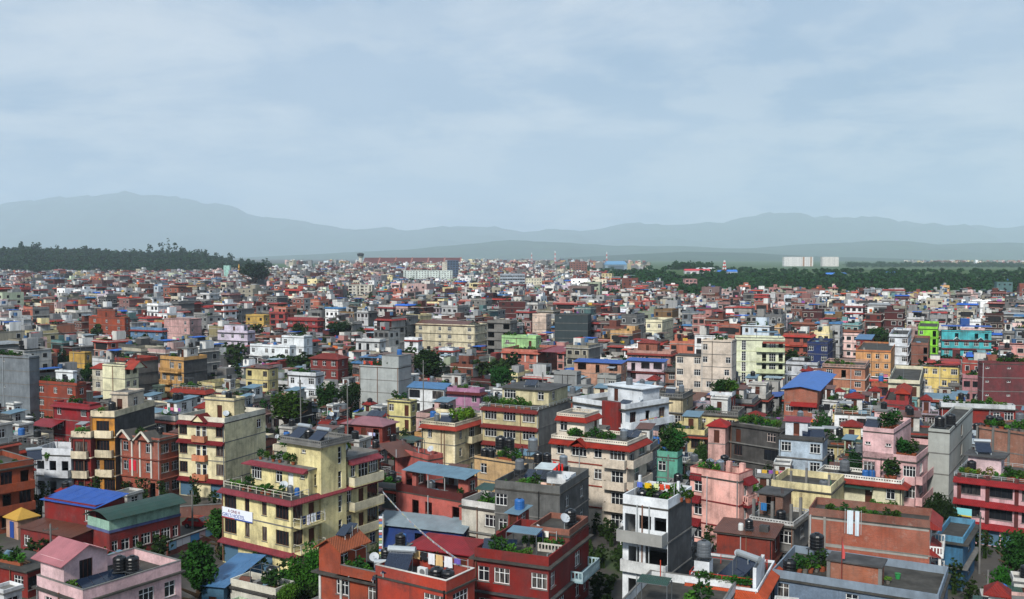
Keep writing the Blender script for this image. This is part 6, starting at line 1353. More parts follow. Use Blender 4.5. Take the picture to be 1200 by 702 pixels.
def planter(h, xa, xb, y, z, rg):
    e = empty('planter_trough', (*h.w2(xa, y), z + .012), h.ang); ln = max(.8, xb - xa)
    mk('trough', MB().box(0, ln, -.18, .18, 0, .32), rg.choice((M_cem, flat('8a4a30', .8))), e); x = .25
    while x < ln:
        k = rg.randrange(3); o = ob('foliage', cached(('plf', k, None), lambda: cloud_mesh('foliage', leaf_cloud([110, 130, 150][k], [.4, .38, .5][k], [.4, .38, .5][k], [.5, .75, 1.0][k] * .6, .13, 50 + k, .32 + [.5, .75, 1.0][k] * .55), leafmat(GREENS[k]))), e, (x, 0, 0)); s_ = rg.uniform(.7, 1.4); o.scale = (s_, s_, s_); x += rg.uniform(.4, .9)
    later(e, 'planter of leafy green plants on the {}', 'planter', 'planters on the {}', h)
def dress(h, rg):
    W, D, z = h.W, h.D, h.z
    if not h.flat or W < 3: return
    for _ in range(rg.choice((1, 1, 2, 3))):           # rain pipes down the visible faces
        x = rg.choice((-W + .2, -.15, -W * rg.uniform(.3, .7))); h.part('drain_pipe', MB().box(x - .05, x + .05, -.16, -.06, .2, z + .1), rg.choice((M_rail, M_dark, flat('7d5a48', .7))))
    if rg.random() < .3:
        y = rg.uniform(.2, D * .4); a_ = rg.uniform(-W + .2, -W * .55); c_ = a_ + rg.uniform(1.5, W * .45); b = MB(); hh = rg.uniform(1.7, 2.3)
        for x in (a_, c_):
            for yy in (y, y + 1.6): b.bar((x, yy, z), (x, yy, z + hh), .03)
        b.bar((a_, y, z + hh), (c_, y, z + hh), .025); b.bar((a_, y + 1.6, z + hh), (c_, y + 1.6, z + hh), .025); b.bar((a_, y, z + hh), (a_, y + 1.6, z + hh), .025); b.bar((c_, y, z + hh), (c_, y + 1.6, z + hh), .025)
        h.part('pipe_frame', b, flat('5a5f62', .6))
        if rg.random() < .5: h.part('shade_sheet', MB().hexa([(a_, y, z + hh), (c_, y, z + hh), (c_, y + 1.6, z + hh + .2), (a_, y + 1.6, z + hh + .2), (a_, y, z + hh + .03), (c_, y, z + hh + .03), (c_, y + 1.6, z + hh + .23), (a_, y + 1.6, z + hh + .23)]), rg.choice((TIN_rust, TIN_steel, TIN_green, flat('8a8f92', .6))))
    if rg.random() < .45: planter(h, rg.uniform(-W + .4, -W * .6), rg.uniform(-W * .5, -.4), rg.uniform(.35, 1.2), z, rg)
    if rg.random() < .1: tank(h, rg.uniform(-W + .8, -.8), rg.uniform(.8, D * .4), z, rg.choice(('black', 'black', 'grey')), rg.choice((0, .6)))
    for _ in range(rg.choice((0, 1, 1, 2))): junk(h, rg.uniform(-W + .8, -.8), rg.uniform(.6, D * .45), z, rg)
    if rg.random() < .25:
        x, y = rg.uniform(-W + .6, -1.2), rg.uniform(.4, D * .35); h.part('cement_block', MB().box(x, x + rg.uniform(.4, 1.1), y, y + rg.uniform(.4, .9), z, z + rg.uniform(.3, .9)), rg.choice((M_cem, M_cemd, P('b8b4aa'))))
def junk(h, x, y, z, rg):
    k = rg.randrange(4); e = empty(('plastic_barrel', 'brick_stack', 'plank_stack', 'sheet_stack')[k], (*h.w2(x, y), z + .012), h.ang + rg.uniform(-.6, .6))
    if k == 0:
        w_, hx = rg.choice((('blue', '2a5a9a'), ('white', 'c9ccca'), ('green', '3a7a55'), ('black', '17191b'))); mk('drum', MB().cyl((0, 0, 0), 0, 0, 12, [(.26, 0), (.3, .1), (.3, .75), (.24, .85)]), flat(hx, .5), e); mk('rim', MB().cyl((0, 0, .85), .25, .04, 12), flat(hx, .5), e); later(e, w_ + ' plastic barrel on the {}', 'barrel', 'barrels on the {}', h)
    elif k == 1:
        for i in range(4): mk('brick_course', MB().box(-.5 + .04 * (i % 2), .5 - .05 * (i % 3), -.3, .3, i * .12, i * .12 + .11), brickmat('a5533a'), e)
        later(e, 'red brick stack on the {}', 'brick stack', 'brick stacks on the {}', h)
    elif k == 2:
        for i in range(5): mk('plank', MB().box(-1.0 + rg.uniform(-.15, .15), 1.0, -.4 + .16 * i, -.27 + .16 * i, 0, .06 + .05 * rg.random()), flat(rg.choice(('6a4a30', '8a6a48', '54402e')), .9), e)
        later(e, 'brown plank pile on the {}', 'planks', 'plank piles on the {}', h)
    else:
        for i in range(3): mk('sheet', MB().hexa([(-.7, 0, .02 + i * .03), (.7, 0, .02 + i * .03), (.7, .75, .5 + i * .04), (-.7, .75, .5 + i * .04), (-.7, 0, .04 + i * .03), (.7, 0, .04 + i * .03), (.7, .75, .52 + i * .04), (-.7, .75, .52 + i * .04)]), rg.choice((TIN_rust, TIN_steel)), e)
        mk('prop', MB().box(-.6, .6, .74, .8, 0, .62), M_dark, e); later(e, 'stacked old metal sheets on the {}', 'metal sheets', 'metal sheets on the {}', h)
NW = {1: 'one-storey', 2: 'two-storey', 3: 'three-storey', 4: 'four-storey', 5: 'five-storey'}
for h in list(HOUSES):
    if h.nick and h.d < 320: dress(h, RNG)
FILL = []; used = np.zeros(len(LX), bool); NFILL = 150
def fill_house(i, n, fh, w_, d_, rg):
    hx, word, _ = PAL[NP.choice(len(PAL), p=PW)]
    q = rect(LX[i], LY[i], LA[i], w_, d_); cx, cy = q[1]; hp = rg.choice((.3, .7, .8, .9)); feats = []
    brick = word in ('brick red', 'terracotta') and rg.random() < .6
    wall = brickmat('9c4f38') if brick else concrete(hx, .55) if word in ('grey cement', 'dark grey') else hx
    bays = max(2, int(w_ / 2.4)); wk = rg.choice(('w', 'w', 'c', 'b', 'W', 'k'))
    def row(): return ''.join(rg.choice((wk, wk, wk, '.', 'c')) for _ in range(bays))
    F = [row() for _ in range(n)]; F[0] = rg.choice(('s' * 2 + '.', row()))
    if rg.random() < .35: F[-1] = ''.join(rg.choice('GDwb') for _ in range(bays))
    Rf = [''.join(rg.choice('c..w') for _ in range(3)) for _ in range(n)]
    side = None
    if rg.random() < .42:
        side = rg.choice((M_cem, M_cemd, brickmat('9c5a44'))); Rf = ['...'] * n; feats.append('with bare brick side wall' if side not in (M_cem, M_cemd) else 'with plain cement side wall')
    k = dict(fh=fh, hp=hp, a=math.degrees(LA[i]), F=F, Rf=Rf, near=LY[i] < 190, band=rg.choice((.05, .15, .35, .5)), bc=rg.choice((M_cem, M_cemd, plaster(hx))), side=side, vis=400)
    e_ = rg.random()
    if e_ < .26: k['eaves'] = rg.choice(((n,), (n, n - 1), (n,))) if n > 1 else (n,); k['ec'] = rg.choice((T_red, T_bright, T_dark, tilemat('b8503c'))); feats.insert(0, 'with red tiled eaves')
    if rg.random() < .4: k['balc'] = tuple(('F', .1, rg.choice((.5, .9)), z_, rg.choice((.8, 1.1)), None, rg.choice(('solid', 'rail', 'balus'))) for z_ in range(1, n)); feats.append('with front balconies')
    if rg.random() < .3: k['par'] = rg.choice(('balus', 'rail')); k['pc'] = rg.choice((P('d8d4c8'), M_rail, M_cem))
    rf = rg.random(); roofw = None
    if rf < .13: k['roof'] = 'x'; k['hp'] = .05; roofw = rg.choice((('blue', TIN_blue), ('red', TIN_red), ('rusty', TIN_rust), ('rusty', TIN_rust), ('grey', TIN_steel), ('green', TIN_green)))
    elif rf < .82:
        hc = rg.choice((hx, 'c9c7c0', 'dfe0dc', hx)); rt = rg.choice(('flat', 'slab', 'flat', ('shed', TIN_rust), ('shed', TIN_steel), ('hip', T_red))); a_ = rg.choice((.04, .3, .5))
        k['hut'] = (a_, a_ + rg.uniform(.34, .46), .45, .92, rg.uniform(2.3, 2.7), hc, rt)
    zt = n * fh + k['hp']
    h = G(None, None, float(w_), proj(cx, cy, zt), float(d_), n, wall, **k); W, D, z = h.W, h.D, h.z
    if roofw: h.shed(-W, 0, 0, D, z, .7, roofw[1], rg.choice('yx'), .4); feats.insert(0, 'with a %s sheet roof' % roofw[0])
    else:
        hz = getattr(h, 'hut', None)
        for _ in range(rg.choice((0, 0, 1, 1, 2))):
            kd = rg.choice(('black', 'black', 'black', 'black', 'steel', 'grey', 'grey', 'blue'))
            if hz and rg.random() < .5: tank(h, rg.uniform(hz[0] + .6, hz[1] - .6), rg.uniform(hz[2] + .6, hz[3] - .6), hz[4] + (.0), kd)
            else: tank(h, rg.uniform(-W + .8, -.8), rg.uniform(.8, D * .42), z, kd, rg.choice((0, .4, 1.2)))
        if rg.random() < .3: solar_heater(h, rg.uniform(-W + 1.4, -1.4), rg.uniform(1.3, 2.4), z, rg.uniform(-.5, .5))
        elif rg.random() < .2: solar_panel(h, rg.uniform(-W + 1.6, -1.6), rg.uniform(1.3, 2.4), z, rg.uniform(-.4, .4))
        if rg.random() < .4:
            planter(h, rg.uniform(-W + .4, -W * .6), rg.uniform(-W * .5, -.4), .4, z, rg)
        if rg.random() < .2: laundry(h, -W + .6, D * .3, -.6, D * .32, z)
        if rg.random() < .4: dish(h, rg.uniform(-W + .6, -.6), rg.uniform(.5, 2), z)
        if rg.random() < .22: h.posts([(-W + .25, .25), (-.25, .25), (-.25, D - .25)], z, z + rg.uniform(.8, 1.5), .13, None, 'column', True); feats.append('with bare rooftop posts')
    dress(h, rg)
    if k.get('hut'): feats.append('with a %s roof hut' % ('tin-roofed' if isinstance(k['hut'][6], tuple) and k['hut'][6][0] == 'shed' else 'red-roofed' if isinstance(k['hut'][6], tuple) else 'flat'))
    h.feats = feats; h.word = word; FILL.append(h)
for i in range(len(LX)):
    if len(FILL) >= NFILL: break
    w_, d_ = LW[i], LD[i]; used[i] = True
    pxx = 600 + FPX * LX[i] / LY[i]
    if pxx < -45 or pxx > 1245: continue
    if not clear(i, w_, d_): 
        w_, d_ = w_ * .62, d_ * .66
        if not clear(i, w_, d_): continue
    fh = RNG.choice((2.75, 2.85, 2.95)); n = allowed(i, w_, d_, RNG.choice((2, 3, 3, 3, 4, 4)), fh)
    if n == 0: continue
    fill_house(i, n, fh, w_, d_, RNG)
# low annexes and sheds squeezed into the gaps that are left
NGAP = 120; tries = 0; GAPX = []
taken = [(h.poly, h.cx, h.cy, .5 * math.hypot(h.W, h.D)) for h in HOUSES]
lim_ = max(h.cy for h in FILL) if FILL else 200
while len(GAPX) < NGAP and tries < 9000:
    tries += 1; yy = 80 + (lim_ - 85) * RNG.random() ** .8; xx = yy * RNG.uniform(-.54, .54)
    w_, d_ = RNG.uniform(3.2, 6.0), RNG.uniform(3.2, 6.0); aa = A0 + RNG.uniform(-.12, .12); r_ = .5 * math.hypot(w_, d_)
    if any(math.hypot(xx - o[0], yy - o[1]) < o[2] + r_ * .5 for o in OPENZ): continue
    q = rect(xx, yy, aa, w_ + .4, d_ + .4)
    if any(math.hypot(xx - t[1], yy - t[2]) < t[3] + r_ + .4 and sat(q, t[0]) for t in taken): continue
    LX = np.r_[LX, xx]; LY = np.r_[LY, yy]; LA = np.r_[LA, aa]; LW = np.r_[LW, w_]; LD = np.r_[LD, d_]; used = np.r_[used, True]
    n = allowed(len(LX) - 1, w_, d_, RNG.choice((1, 1, 2, 2, 3)), 2.75)
    if n == 0: continue
    fill_house(len(LX) - 1, n, 2.75, w_, d_, RNG); GAPX.append(1); h = HOUSES[-1]; taken.append((h.poly, h.cx, h.cy, r_))
print('gap tries', tries, len(GAPX))
FILL_END = lim_
# garden trees in the gaps
nt_ = 0; tries = 0
while nt_ < 34 and tries < 4000:
    tries += 1; yy = RNG.uniform(115, 330); xx = yy * RNG.uniform(-.52, .52); r_ = RNG.uniform(1.6, 2.6)
    if any(math.hypot(xx - h.cx, yy - h.cy) < .5 * math.hypot(h.W, h.D) * .8 + r_ * .5 for h in HOUSES): continue
    px, py = proj(xx, yy, 0); hh = RNG.uniform(6, 9.5); yt = proj(xx, yy, hh)[1]; hw = r_ / yy * FPX
    if any(yy < hd + 4 and px + hw > g[0] and px - hw < g[1] and yt < g[3] - 6 for g, hd in GU): continue
    q = min((h for h in HOUSES if h.nick), key=lambda h: math.hypot(h.cx - xx, h.cy - yy)); lk = RNG.choice(('round', 'bush', 'tall', 'spread'))
    lw = {'round': 'rounded', 'bush': 'bushy', 'tall': 'slender', 'spread': 'spreading'}[lk]; hx = RNG.choice(('27481d', '33592a', '3a6426', '22421c'))
    dk = {'27481d': 'dark green', '33592a': 'green', '3a6426': 'bright green', '22421c': 'very dark'}[hx]
    tree(px, yt, yy, None, 'small %s %s garden tree near the %s' % (lw, dk, q.nick), lk, hx, 2 * r_ / (2 * TREE_LOOK[lk][0] * hh), RNG.randrange(3), 'small garden trees between the houses'); nt_ += 1
    used |= np.hypot(LX - xx, LY - yy) < r_ + 2.5
print('heroes', len(NEAR_HEROES * [0]), 'all', len(HOUSES), 'fill', len(FILL), 'to', FILL_END, 'rest', (~used).sum())
# ---------------------------------------------------------------- houses too many to count, beyond the last single one
QV, QC = [], []; SMALL = []
def add(q, c): QV.append(q.reshape(-1, 4, 3)); QC.append(np.broadcast_to(c, (q.reshape(-1, 4, 3).shape[0], 3)) if c.ndim == 1 else c)
idx = np.where(~used)[0]
keep = np.ones(len(idx), bool)
for k in range(len(HC)): keep &= np.hypot(LX[idx] - HC[k, 0], LY[idx] - HC[k, 1]) > HC[k, 2] + 3.0
idx = idx[keep]; n_ = len(idx)
SX, SY, SA, SW, SD = LX[idx], LY[idx], LA[idx], LW[idx], LD[idx]
SN = NP.choice([1, 2, 3, 3, 3, 4, 4, 5], n_); SF = NP.uniform(2.7, 2.95, n_)
# leave the singled-out houses and landmarks in view
for (g, hd) in GU:
    if hd < 200: continue
    for _ in range(4):
        zt = SN * SF + 2.0; dep = CP * SY + (CAMH - zt) * SP; px = CX + FPX * SX / dep; py = CY - FPX * (SP * SY - (CAMH - zt) * CP) / dep; hw = FPX * 5.5 / dep
        bad = (SY < hd + 3) & (SY > hd * .45) & (px + hw > g[0] + 1) & (px - hw < g[1] - 1) & (py < g[3] - 2)
        SN = np.where(bad & (SN > 1), SN - 1, SN)
SN = np.where(BIGH[idx], SN + 1, SN)
SZ = np.array([terrain(x, y) for x, y in zip(SX, SY)])
# a sprinkle of far-off town beyond the airfield
m_ = 620; fb = np.concatenate([NP.uniform(540, 760, 260), NP.uniform(1060, 1260, 260), NP.uniform(330, 540, 100)]); fd = np.concatenate([NP.uniform(2300, 3600, 260), NP.uniform(3300, 4200, 260), NP.uniform(2300, 3300, 100)])
fx = (fb - 600) / FPX * fd
SX, SY, SA, SW, SD = np.r_[SX, fx], np.r_[SY, fd], np.r_[SA, NP.uniform(-.6, .1, m_)], np.r_[SW, NP.uniform(9, 18, m_)], np.r_[SD, NP.uniform(9, 14, m_)]
SN, SF, SZ = np.r_[SN, NP.choice([2, 3, 4, 5], m_)], np.r_[SF, np.full(m_, 2.9)], np.r_[SZ, [terrain(x, y) for x, y in zip(fx, fd)]]
SN = np.where((SY > 3200), SN + 1, SN); SW = np.where(SY > 3200, SW * .8, SW)
n_ = len(SX)
pal = np.array([hexc(p[0]) for p in PAL]); PW2 = PW.copy(); PW2[[6, 7, 8, 9]] *= np.array([1.3, .8, .9, 1.2]); PW2[[3, 4, 5]] *= 1.4; PW2[1] *= .8; PW2 /= PW2.sum()
WC = pal[NP.choice(len(PAL), n_, p=PW2)] * np.where(NP.random((n_, 1)) < .38, NP.uniform(1.0, 1.2, (n_, 1)), NP.uniform(.45, .85, (n_, 1))); cl_ = np.array([mnoise.noise((x / 90, y / 110, 3)) for x, y in zip(SX, SY)]); WC = WC * (1 + .5 * cl_)[:, None]; WL = WC.mean(1, keepdims=True); WC = 1.08 * (WC * .8 + .2 * WL) * WL ** .36
CS, SNn = np.cos(SA), np.sin(SA)
def tw(s, x, y, z):      # local arrays -> world
    return np.stack([SX[s] + CS[s] * x - SNn[s] * y, SY[s] + SNn[s] * x + CS[s] * y, SZ[s] - .1 + z], -1)
def box(s, x0, x1, y0, y1, z0, z1, c, top=True, ex=0.0, faces='FRBL', topc=None):
    X0, X1, Y0, Y1 = x0 - ex, x1 + ex, y0 - ex, y1 + ex
    f = {'F': ((X0, Y0), (X1, Y0), (x1, y0), (x0, y0)), 'R': ((X1, Y0), (X1, Y1), (x1, y1), (x1, y0)), 'B': ((X1, Y1), (X0, Y1), (x0, y1), (x1, y1)), 'L': ((X0, Y1), (X0, Y0), (x0, y0), (x0, y1))}
    for k in faces:
        a, b_, cc, d_ = f[k]; add(np.stack([tw(s, *a, z0), tw(s, *b_, z0), tw(s, *cc, z1), tw(s, *d_, z1)], 1), c)
    if top: add(np.stack([tw(s, x0, y0, z1), tw(s, x1, y0, z1), tw(s, x1, y1, z1), tw(s, x0, y1, z1)], 1), c if topc is None else topc)
def cc_(hx): return np.array(hexc(hx))
def colr(hxs, s): p_ = np.array([hexc(x) for x in hxs]); return p_[NP.integers(0, len(p_), len(s))] * NP.uniform(.8, 1.1, (len(s), 1))
ALL = np.arange(n_); x1, y1 = SW / 2, SD / 2; H_ = SN * SF; HP = NP.choice([.2, .7, .9], n_)
sidec = np.where((NP.random(n_) < .4)[:, None], colr(['8d8d8a', '777876', '96604c', 'a9aaa6'], ALL), WC)
for fset, col_ in (('FL', WC), ('RB', sidec)): box(ALL, -x1, x1, -y1, y1, np.zeros(n_), H_ + HP, col_, False, faces=fset)
roofc = colr(['454440', '53514c', '383836', '5f5d58', '483e38'], ALL)
add(np.stack([tw(ALL, -x1, -y1, H_), tw(ALL, x1, -y1, H_), tw(ALL, x1, y1, H_), tw(ALL, -x1, y1, H_)], 1), roofc)
i1 = .15
for a, b_ in (((-x1 + i1, -y1 + i1), (x1 - i1, -y1 + i1)), ((x1 - i1, -y1 + i1), (x1 - i1, y1 - i1)), ((x1 - i1, y1 - i1), (-x1 + i1, y1 - i1)), ((-x1 + i1, y1 - i1), (-x1 + i1, -y1 + i1))):
    add(np.stack([tw(ALL, *b_, H_), tw(ALL, *a, H_), tw(ALL, *a, H_ + HP), tw(ALL, *b_, H_ + HP)], 1), WC * .9)
L1 = SY < 620
for k in range(1, 6):                     # floor slabs
    s = np.where((SN >= k) & L1)[0]; ov = NP.choice([.05, .2, .45], len(s)); z = SF[s] * k
    box(s, -x1[s] - ov, x1[s] + ov, -y1[s] - ov, y1[s] + ov, z - .16, z, colr(['a09e98', '7d7c78', 'c4c0b6'], s), True)
er = NP.random(n_) < .17                  # red tiled eaves
s = np.where(er)[0]; box(s, -x1[s], x1[s], -y1[s], y1[s], H_[s] - .45, H_[s] + .15, colr(['a8342a', '8e2f2a', 'b8452f', '7c2c2a'], s), False, .75)
s = np.where(er & L1 & (SN > 2) & (NP.random(n_) < .4))[0]; box(s, -x1[s], x1[s], -y1[s], y1[s], H_[s] - SF[s] - .45, H_[s] - SF[s] + .15, colr(['a8342a', '8e2f2a', 'b8452f'], s), False, .7)
frame = colr(['d8dad8', 'd8dad8', '5a3424', 'cfcabc', '35281f'], ALL); glass = cc_('17191c')
for k in range(6):
    for face in 'FRL':
        for j in range(3 if face == 'F' else 2):
            far_ = SY > (1900 if face == 'F' else 900)
            s = np.where((SN > k) & ~far_ & (NP.random(n_) < (.82 if face == 'F' else .5)))[0]
            if not len(s): continue
            wd = (x1 if face == 'F' else y1)[s] * 2; uc = wd * ((j + .5) / (3 if face == 'F' else 2) - .5); hw = NP.uniform(.5, .95, len(s)); zb = k * SF[s] + .75; hh = NP.choice([1.3, 1.4, 1.5], len(s))
            for (ins, pr, cl) in ((0.0, .04, frame[s]), (.11, .07, glass)):
                if ins == 0.0: ss = L1[s]
                else: ss = np.ones(len(s), bool)
                if not ss.any(): continue
                q = s[ss]; a, c2 = uc[ss] - hw[ss] + ins, uc[ss] + hw[ss] - ins; z0, z1_ = zb[ss] + ins, zb[ss] + hh[ss] - ins
                def pt(u, z):
                    if face == 'F': return tw(q, u, -y1[q] - pr, z)
                    if face == 'R': return tw(q, x1[q] + pr, u, z)
                    return tw(q, -x1[q] - pr, -u, z)
                add(np.stack([pt(a, z0), pt(c2, z0), pt(c2, z1_), pt(a, z1_)], 1), cl[ss] if cl.ndim > 1 else cl)
# flat dark sheets painted as the shade inside open verandahs; front balconies
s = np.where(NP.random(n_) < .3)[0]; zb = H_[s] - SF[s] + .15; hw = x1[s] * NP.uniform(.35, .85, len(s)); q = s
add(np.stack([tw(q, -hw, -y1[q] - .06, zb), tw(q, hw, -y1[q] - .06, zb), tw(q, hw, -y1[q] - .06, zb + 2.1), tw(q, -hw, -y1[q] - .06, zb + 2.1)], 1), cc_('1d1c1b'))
for k in range(1, 4):
    s = np.where((SN > k) & (SY < 900) & (NP.random(n_) < .33))[0]; hw = x1[s] * NP.uniform(.4, .95, len(s)); z = SF[s] * k
    box(s, -hw, hw, -y1[s] - NP.uniform(.7, 1.1, len(s)), -y1[s] - .02, z - .1, z + .85, np.where((NP.random(len(s)) < .6)[:, None], WC[s], colr(['d8d6d0', 'a09e98', '9a4a3c'], s)), True)
# washing and odd sheets on the roofs
for _t in range(2):
    s = np.where((NP.random(n_) < .35) & (SY < 1000))[0]; a0 = NP.uniform(-.8, .2, len(s)) * x1[s]; wl = NP.uniform(.6, 2.4, len(s)); yy_ = NP.uniform(-.7, .3, len(s)) * y1[s]; z = H_[s] + .5
    box(s, a0, a0 + wl, yy_, yy_ + .06, z, z + NP.uniform(.5, 1.2, len(s)), colr(CLOTH + ['3a3f46', '2f3338', '7d8890'], s), True)
# roof huts, set-back storeys, sheet roofs, tanks
s = np.where(NP.random(n_) < .72)[0]; ax = NP.choice([-.9, -.2, .1], len(s)) * x1[s]; wx = NP.uniform(.5, .9, len(s)) * x1[s]
box(s, ax, ax + wx, y1[s] * .0, y1[s] * .85, H_[s], H_[s] + NP.uniform(2.2, 2.8, len(s)), np.where((NP.random(len(s)) < .5)[:, None], WC[s], colr(['c9c7c0', 'dfe0dc', '9a9c9c'], s)), True, topc=colr(['8c8a83', '6b6a66', 'a8342a', '6a6560', '7d7b75'], s))
s2_ = s[NP.random(len(s)) < .3]
if len(s2_): box(s2_, -x1[s2_] * .5, x1[s2_] * .6, -y1[s2_] * .2, y1[s2_] * .9, H_[s2_] + 2.6, H_[s2_] + 2.72, colr(['2a62b8', '8a5a4a', 'a03030', '8fa3ad', '6d5a50', '7a4a38'], s2_), True)
s = np.where(NP.random(n_) < .06)[0]; box(s, -x1[s], x1[s], -y1[s], y1[s], H_[s] + 1.0, H_[s] + 1.5, colr(['2a62c0', '3f6f9a', '9c3a34', '8a8f92', '7a4a38'], s), True, .5)
for t_ in range(2):
    s = np.where((NP.random(n_) < .55) & (SY < 1100))[0]; cx = NP.uniform(-.7, .7, len(s)) * x1[s]; cy = NP.uniform(-.7, .1, len(s)) * y1[s]; zz = H_[s] + NP.choice([0, .5, 1.3], len(s)); tc_ = colr(['101215', '101215', '14161a', 'a0a8ae', '3a5f88'], s); r_ = .58
    P6 = [(cx + r_ * math.cos(q * math.pi / 3), cy + r_ * math.sin(q * math.pi / 3)) for q in range(6)]
    for q in range(6):
        a, b_ = P6[q], P6[(q + 1) % 6]; add(np.stack([tw(s, *a, zz), tw(s, *b_, zz), tw(s, *b_, zz + 1.15), tw(s, *a, zz + 1.15)], 1), tc_)
    for q in ((0, 1, 2, 3), (0, 3, 4, 5)): add(np.stack([tw(s, *P6[i], zz + 1.15) for i in q], 1), tc_)
QV = np.concatenate(QV); QC = np.concatenate(QC); nq = len(QV)
def quad_mesh(name, Q, mat, C=None):
    m = bpy.data.meshes.new(name); n = len(Q); m.vertices.add(n * 4); m.vertices.foreach_set('co', Q.reshape(-1).astype(np.float32))
    m.loops.add(n * 4); m.loops.foreach_set('vertex_index', np.arange(n * 4, dtype=np.int32)); m.polygons.add(n)
    m.polygons.foreach_set('loop_start', np.arange(0, n * 4, 4, dtype=np.int32)); m.polygons.foreach_set('loop_total', np.full(n, 4, np.int32))
    m.materials.append(mat); m.update()
    if C is not None:
        at_ = m.attributes.new('paint', 'FLOAT_COLOR', 'FACE'); at_.data.foreach_set('color', np.concatenate([C, np.ones((n, 1))], 1).astype(np.float32).ravel())
    return m
nb = NB('town_paint'); at_ = nb.new('ShaderNodeAttribute'); at_.attribute_name = 'paint'; p_ = nb.pos()
k_ = nb.mix(nb.mix(.8, (0, 0, 0), nb.ramp(nb.noise(nb.pos((1, 1, .15)), 1.0, 6, .72), .42, .72)), at_.outputs['Color'], nb.mix(.68, at_.outputs['Color'], (.03, .03, .03)))
nb.col(k_); nb.b.inputs['Roughness'].default_value = .7
to = ob('distant_houses', quad_mesh('distant_houses', QV, nb.m, QC)); to['kind'] = 'stuff'
tag(to, 'packed mass of small coloured flat-roofed houses reaching to the airfield', 'houses')
print('town quads', nq, 'houses', n_)

# ---------------------------------------------------------------- trees too far to count
def wood(name, pts, hx, label, leaf, per, cat='trees'):
    out_ = []; g = np.random.default_rng(5)
    for k, (x, y, z, hgt, r_) in enumerate(pts):
        d = g.normal(size=(per, 3)); d /= np.linalg.norm(d, axis=1)[:, None]; lob = g.normal(size=(7, 3)); lob /= np.linalg.norm(lob, axis=1)[:, None]
        c = lob[g.integers(0, 7, per)] * .55 + d * (.5 * g.uniform(.5, 1, per) ** .5)[:, None]
        c = c * [r_, r_, hgt * .42] + [x, y, z + hgt * .58]
        a = g.normal(size=(per, 3)); a[:, 2] *= .6; a /= np.linalg.norm(a, axis=1)[:, None]; t = g.normal(size=(per, 3)); t -= (t * a).sum(1)[:, None] * a; t /= np.linalg.norm(t, axis=1)[:, None]
        s_ = leaf * g.uniform(.6, 1.4, per)[:, None]
        out_.append(np.stack([c - a * s_, c + t * s_ * .6, c + a * s_, c - t * s_ * .6], 1))
        q = np.array([[-.3, 0, -.5], [.3, 0, -.5], [.2, 0, hgt * .5], [-.2, 0, hgt * .5]]) + [x, y, z]; out_.append(q[None]); q2 = np.array([[0, -.3, -.5], [0, .3, -.5], [0, .2, hgt * .5], [0, -.2, hgt * .5]]) + [x, y, z]; out_.append(q2[None])
    o = ob(name, quad_mesh(name, np.concatenate(out_), leafmat(hx))); o['kind'] = 'stuff'; return tag(o, label, cat)
g = random.Random(3); pts = []
for _ in range(3000):                                       # ridge on the left
    px = g.uniform(-130, 318); d = g.uniform(1560, 2350); X = (px - 600) / FPX * d
    if px > 262 and g.random() < .75: continue
    hh = g.uniform(6, 15) * (1.7 if g.random() < .07 else 1) * (1 + .35 * math.sin(px * .05) * math.sin(px * .021 + 1)); pts.append((X, d, terrain(X, d) - .3, hh, g.uniform(4.5, 8)))
for px, hh in ((176, 34), (190, 42), (199, 46), (206, 38), (214, 28), (155, 22), (228, 22)): X = (px - 600) / FPX * 2150; pts.append((X, 2150, terrain(X, 2150), hh, 8))
wood('ridge_forest', pts, '22401e', 'dark wooded ridge rising behind the far rooftops', 2.4, 60, 'forest')
pts = []
for _ in range(1900):                                       # wood under the airfield on the right
    px = g.uniform(690, 1260); d = g.uniform(725, 1080) + (90 if px < 780 else 0)
    if px > 1060 and g.random() < .55: continue
    X = (px - 600) / FPX * d; pts.append((X, d, terrain(X, d) - .3, g.uniform(6, 12), g.uniform(3, 5.5)))
for _ in range(260):
    px = g.uniform(820, 1260); d = g.uniform(1080, 1320); X = (px - 600) / FPX * d; pts.append((X, d, terrain(X, d) - .3, g.uniform(2.5, 5.5), g.uniform(2.5, 5)))
for _ in range(160):
    px = g.uniform(560, 880); d = g.uniform(1350, 2400); X = (px - 600) / FPX * d; pts.append((X, d, terrain(X, d) - .3, g.uniform(4, 9), g.uniform(3, 6)))
for _ in range(420):
    px = g.uniform(992, 1300); d = g.uniform(2900, 3250); X = (px - 600) / FPX * d; pts.append((X, d, terrain(X, d) - .3, g.uniform(8, 20), g.uniform(8, 16)))
for _ in range(60): px = g.uniform(790, 835); d = g.uniform(1500, 1560); X = (px - 600) / FPX * d; pts.append((X, d, terrain(X, d) - .3, g.uniform(8, 15), g.uniform(4, 7)))
wood('woodland', pts, '2a4a22', 'dark green woodland along the foot of the grassy airfield', 1.7, 80, 'woodland')
pts = []
for _ in range(620):                                        # trees among the roofs
    d = 270 + 1500 * g.random() ** 1.3; px = g.uniform(-20, 1220); X = (px - 600) / FPX * d
    if (px > 700 and d > 900) or np.min(np.hypot(HC[:, 0] - X, HC[:, 1] - d) - HC[:, 2]) < 2: continue
    q = g.uniform(7, 13) if d > 500 else g.uniform(6, 10)
    for _k in range(g.choice((1, 1, 2, 4))): pts.append((X + g.uniform(-5, 5), d + g.uniform(-4, 4), terrain(X, d) - .2, q * g.uniform(.8, 1.1), g.uniform(2.2, 4.2)))
gs = np.where((SY < 900) & (NP.random(n_) < .4))[0]
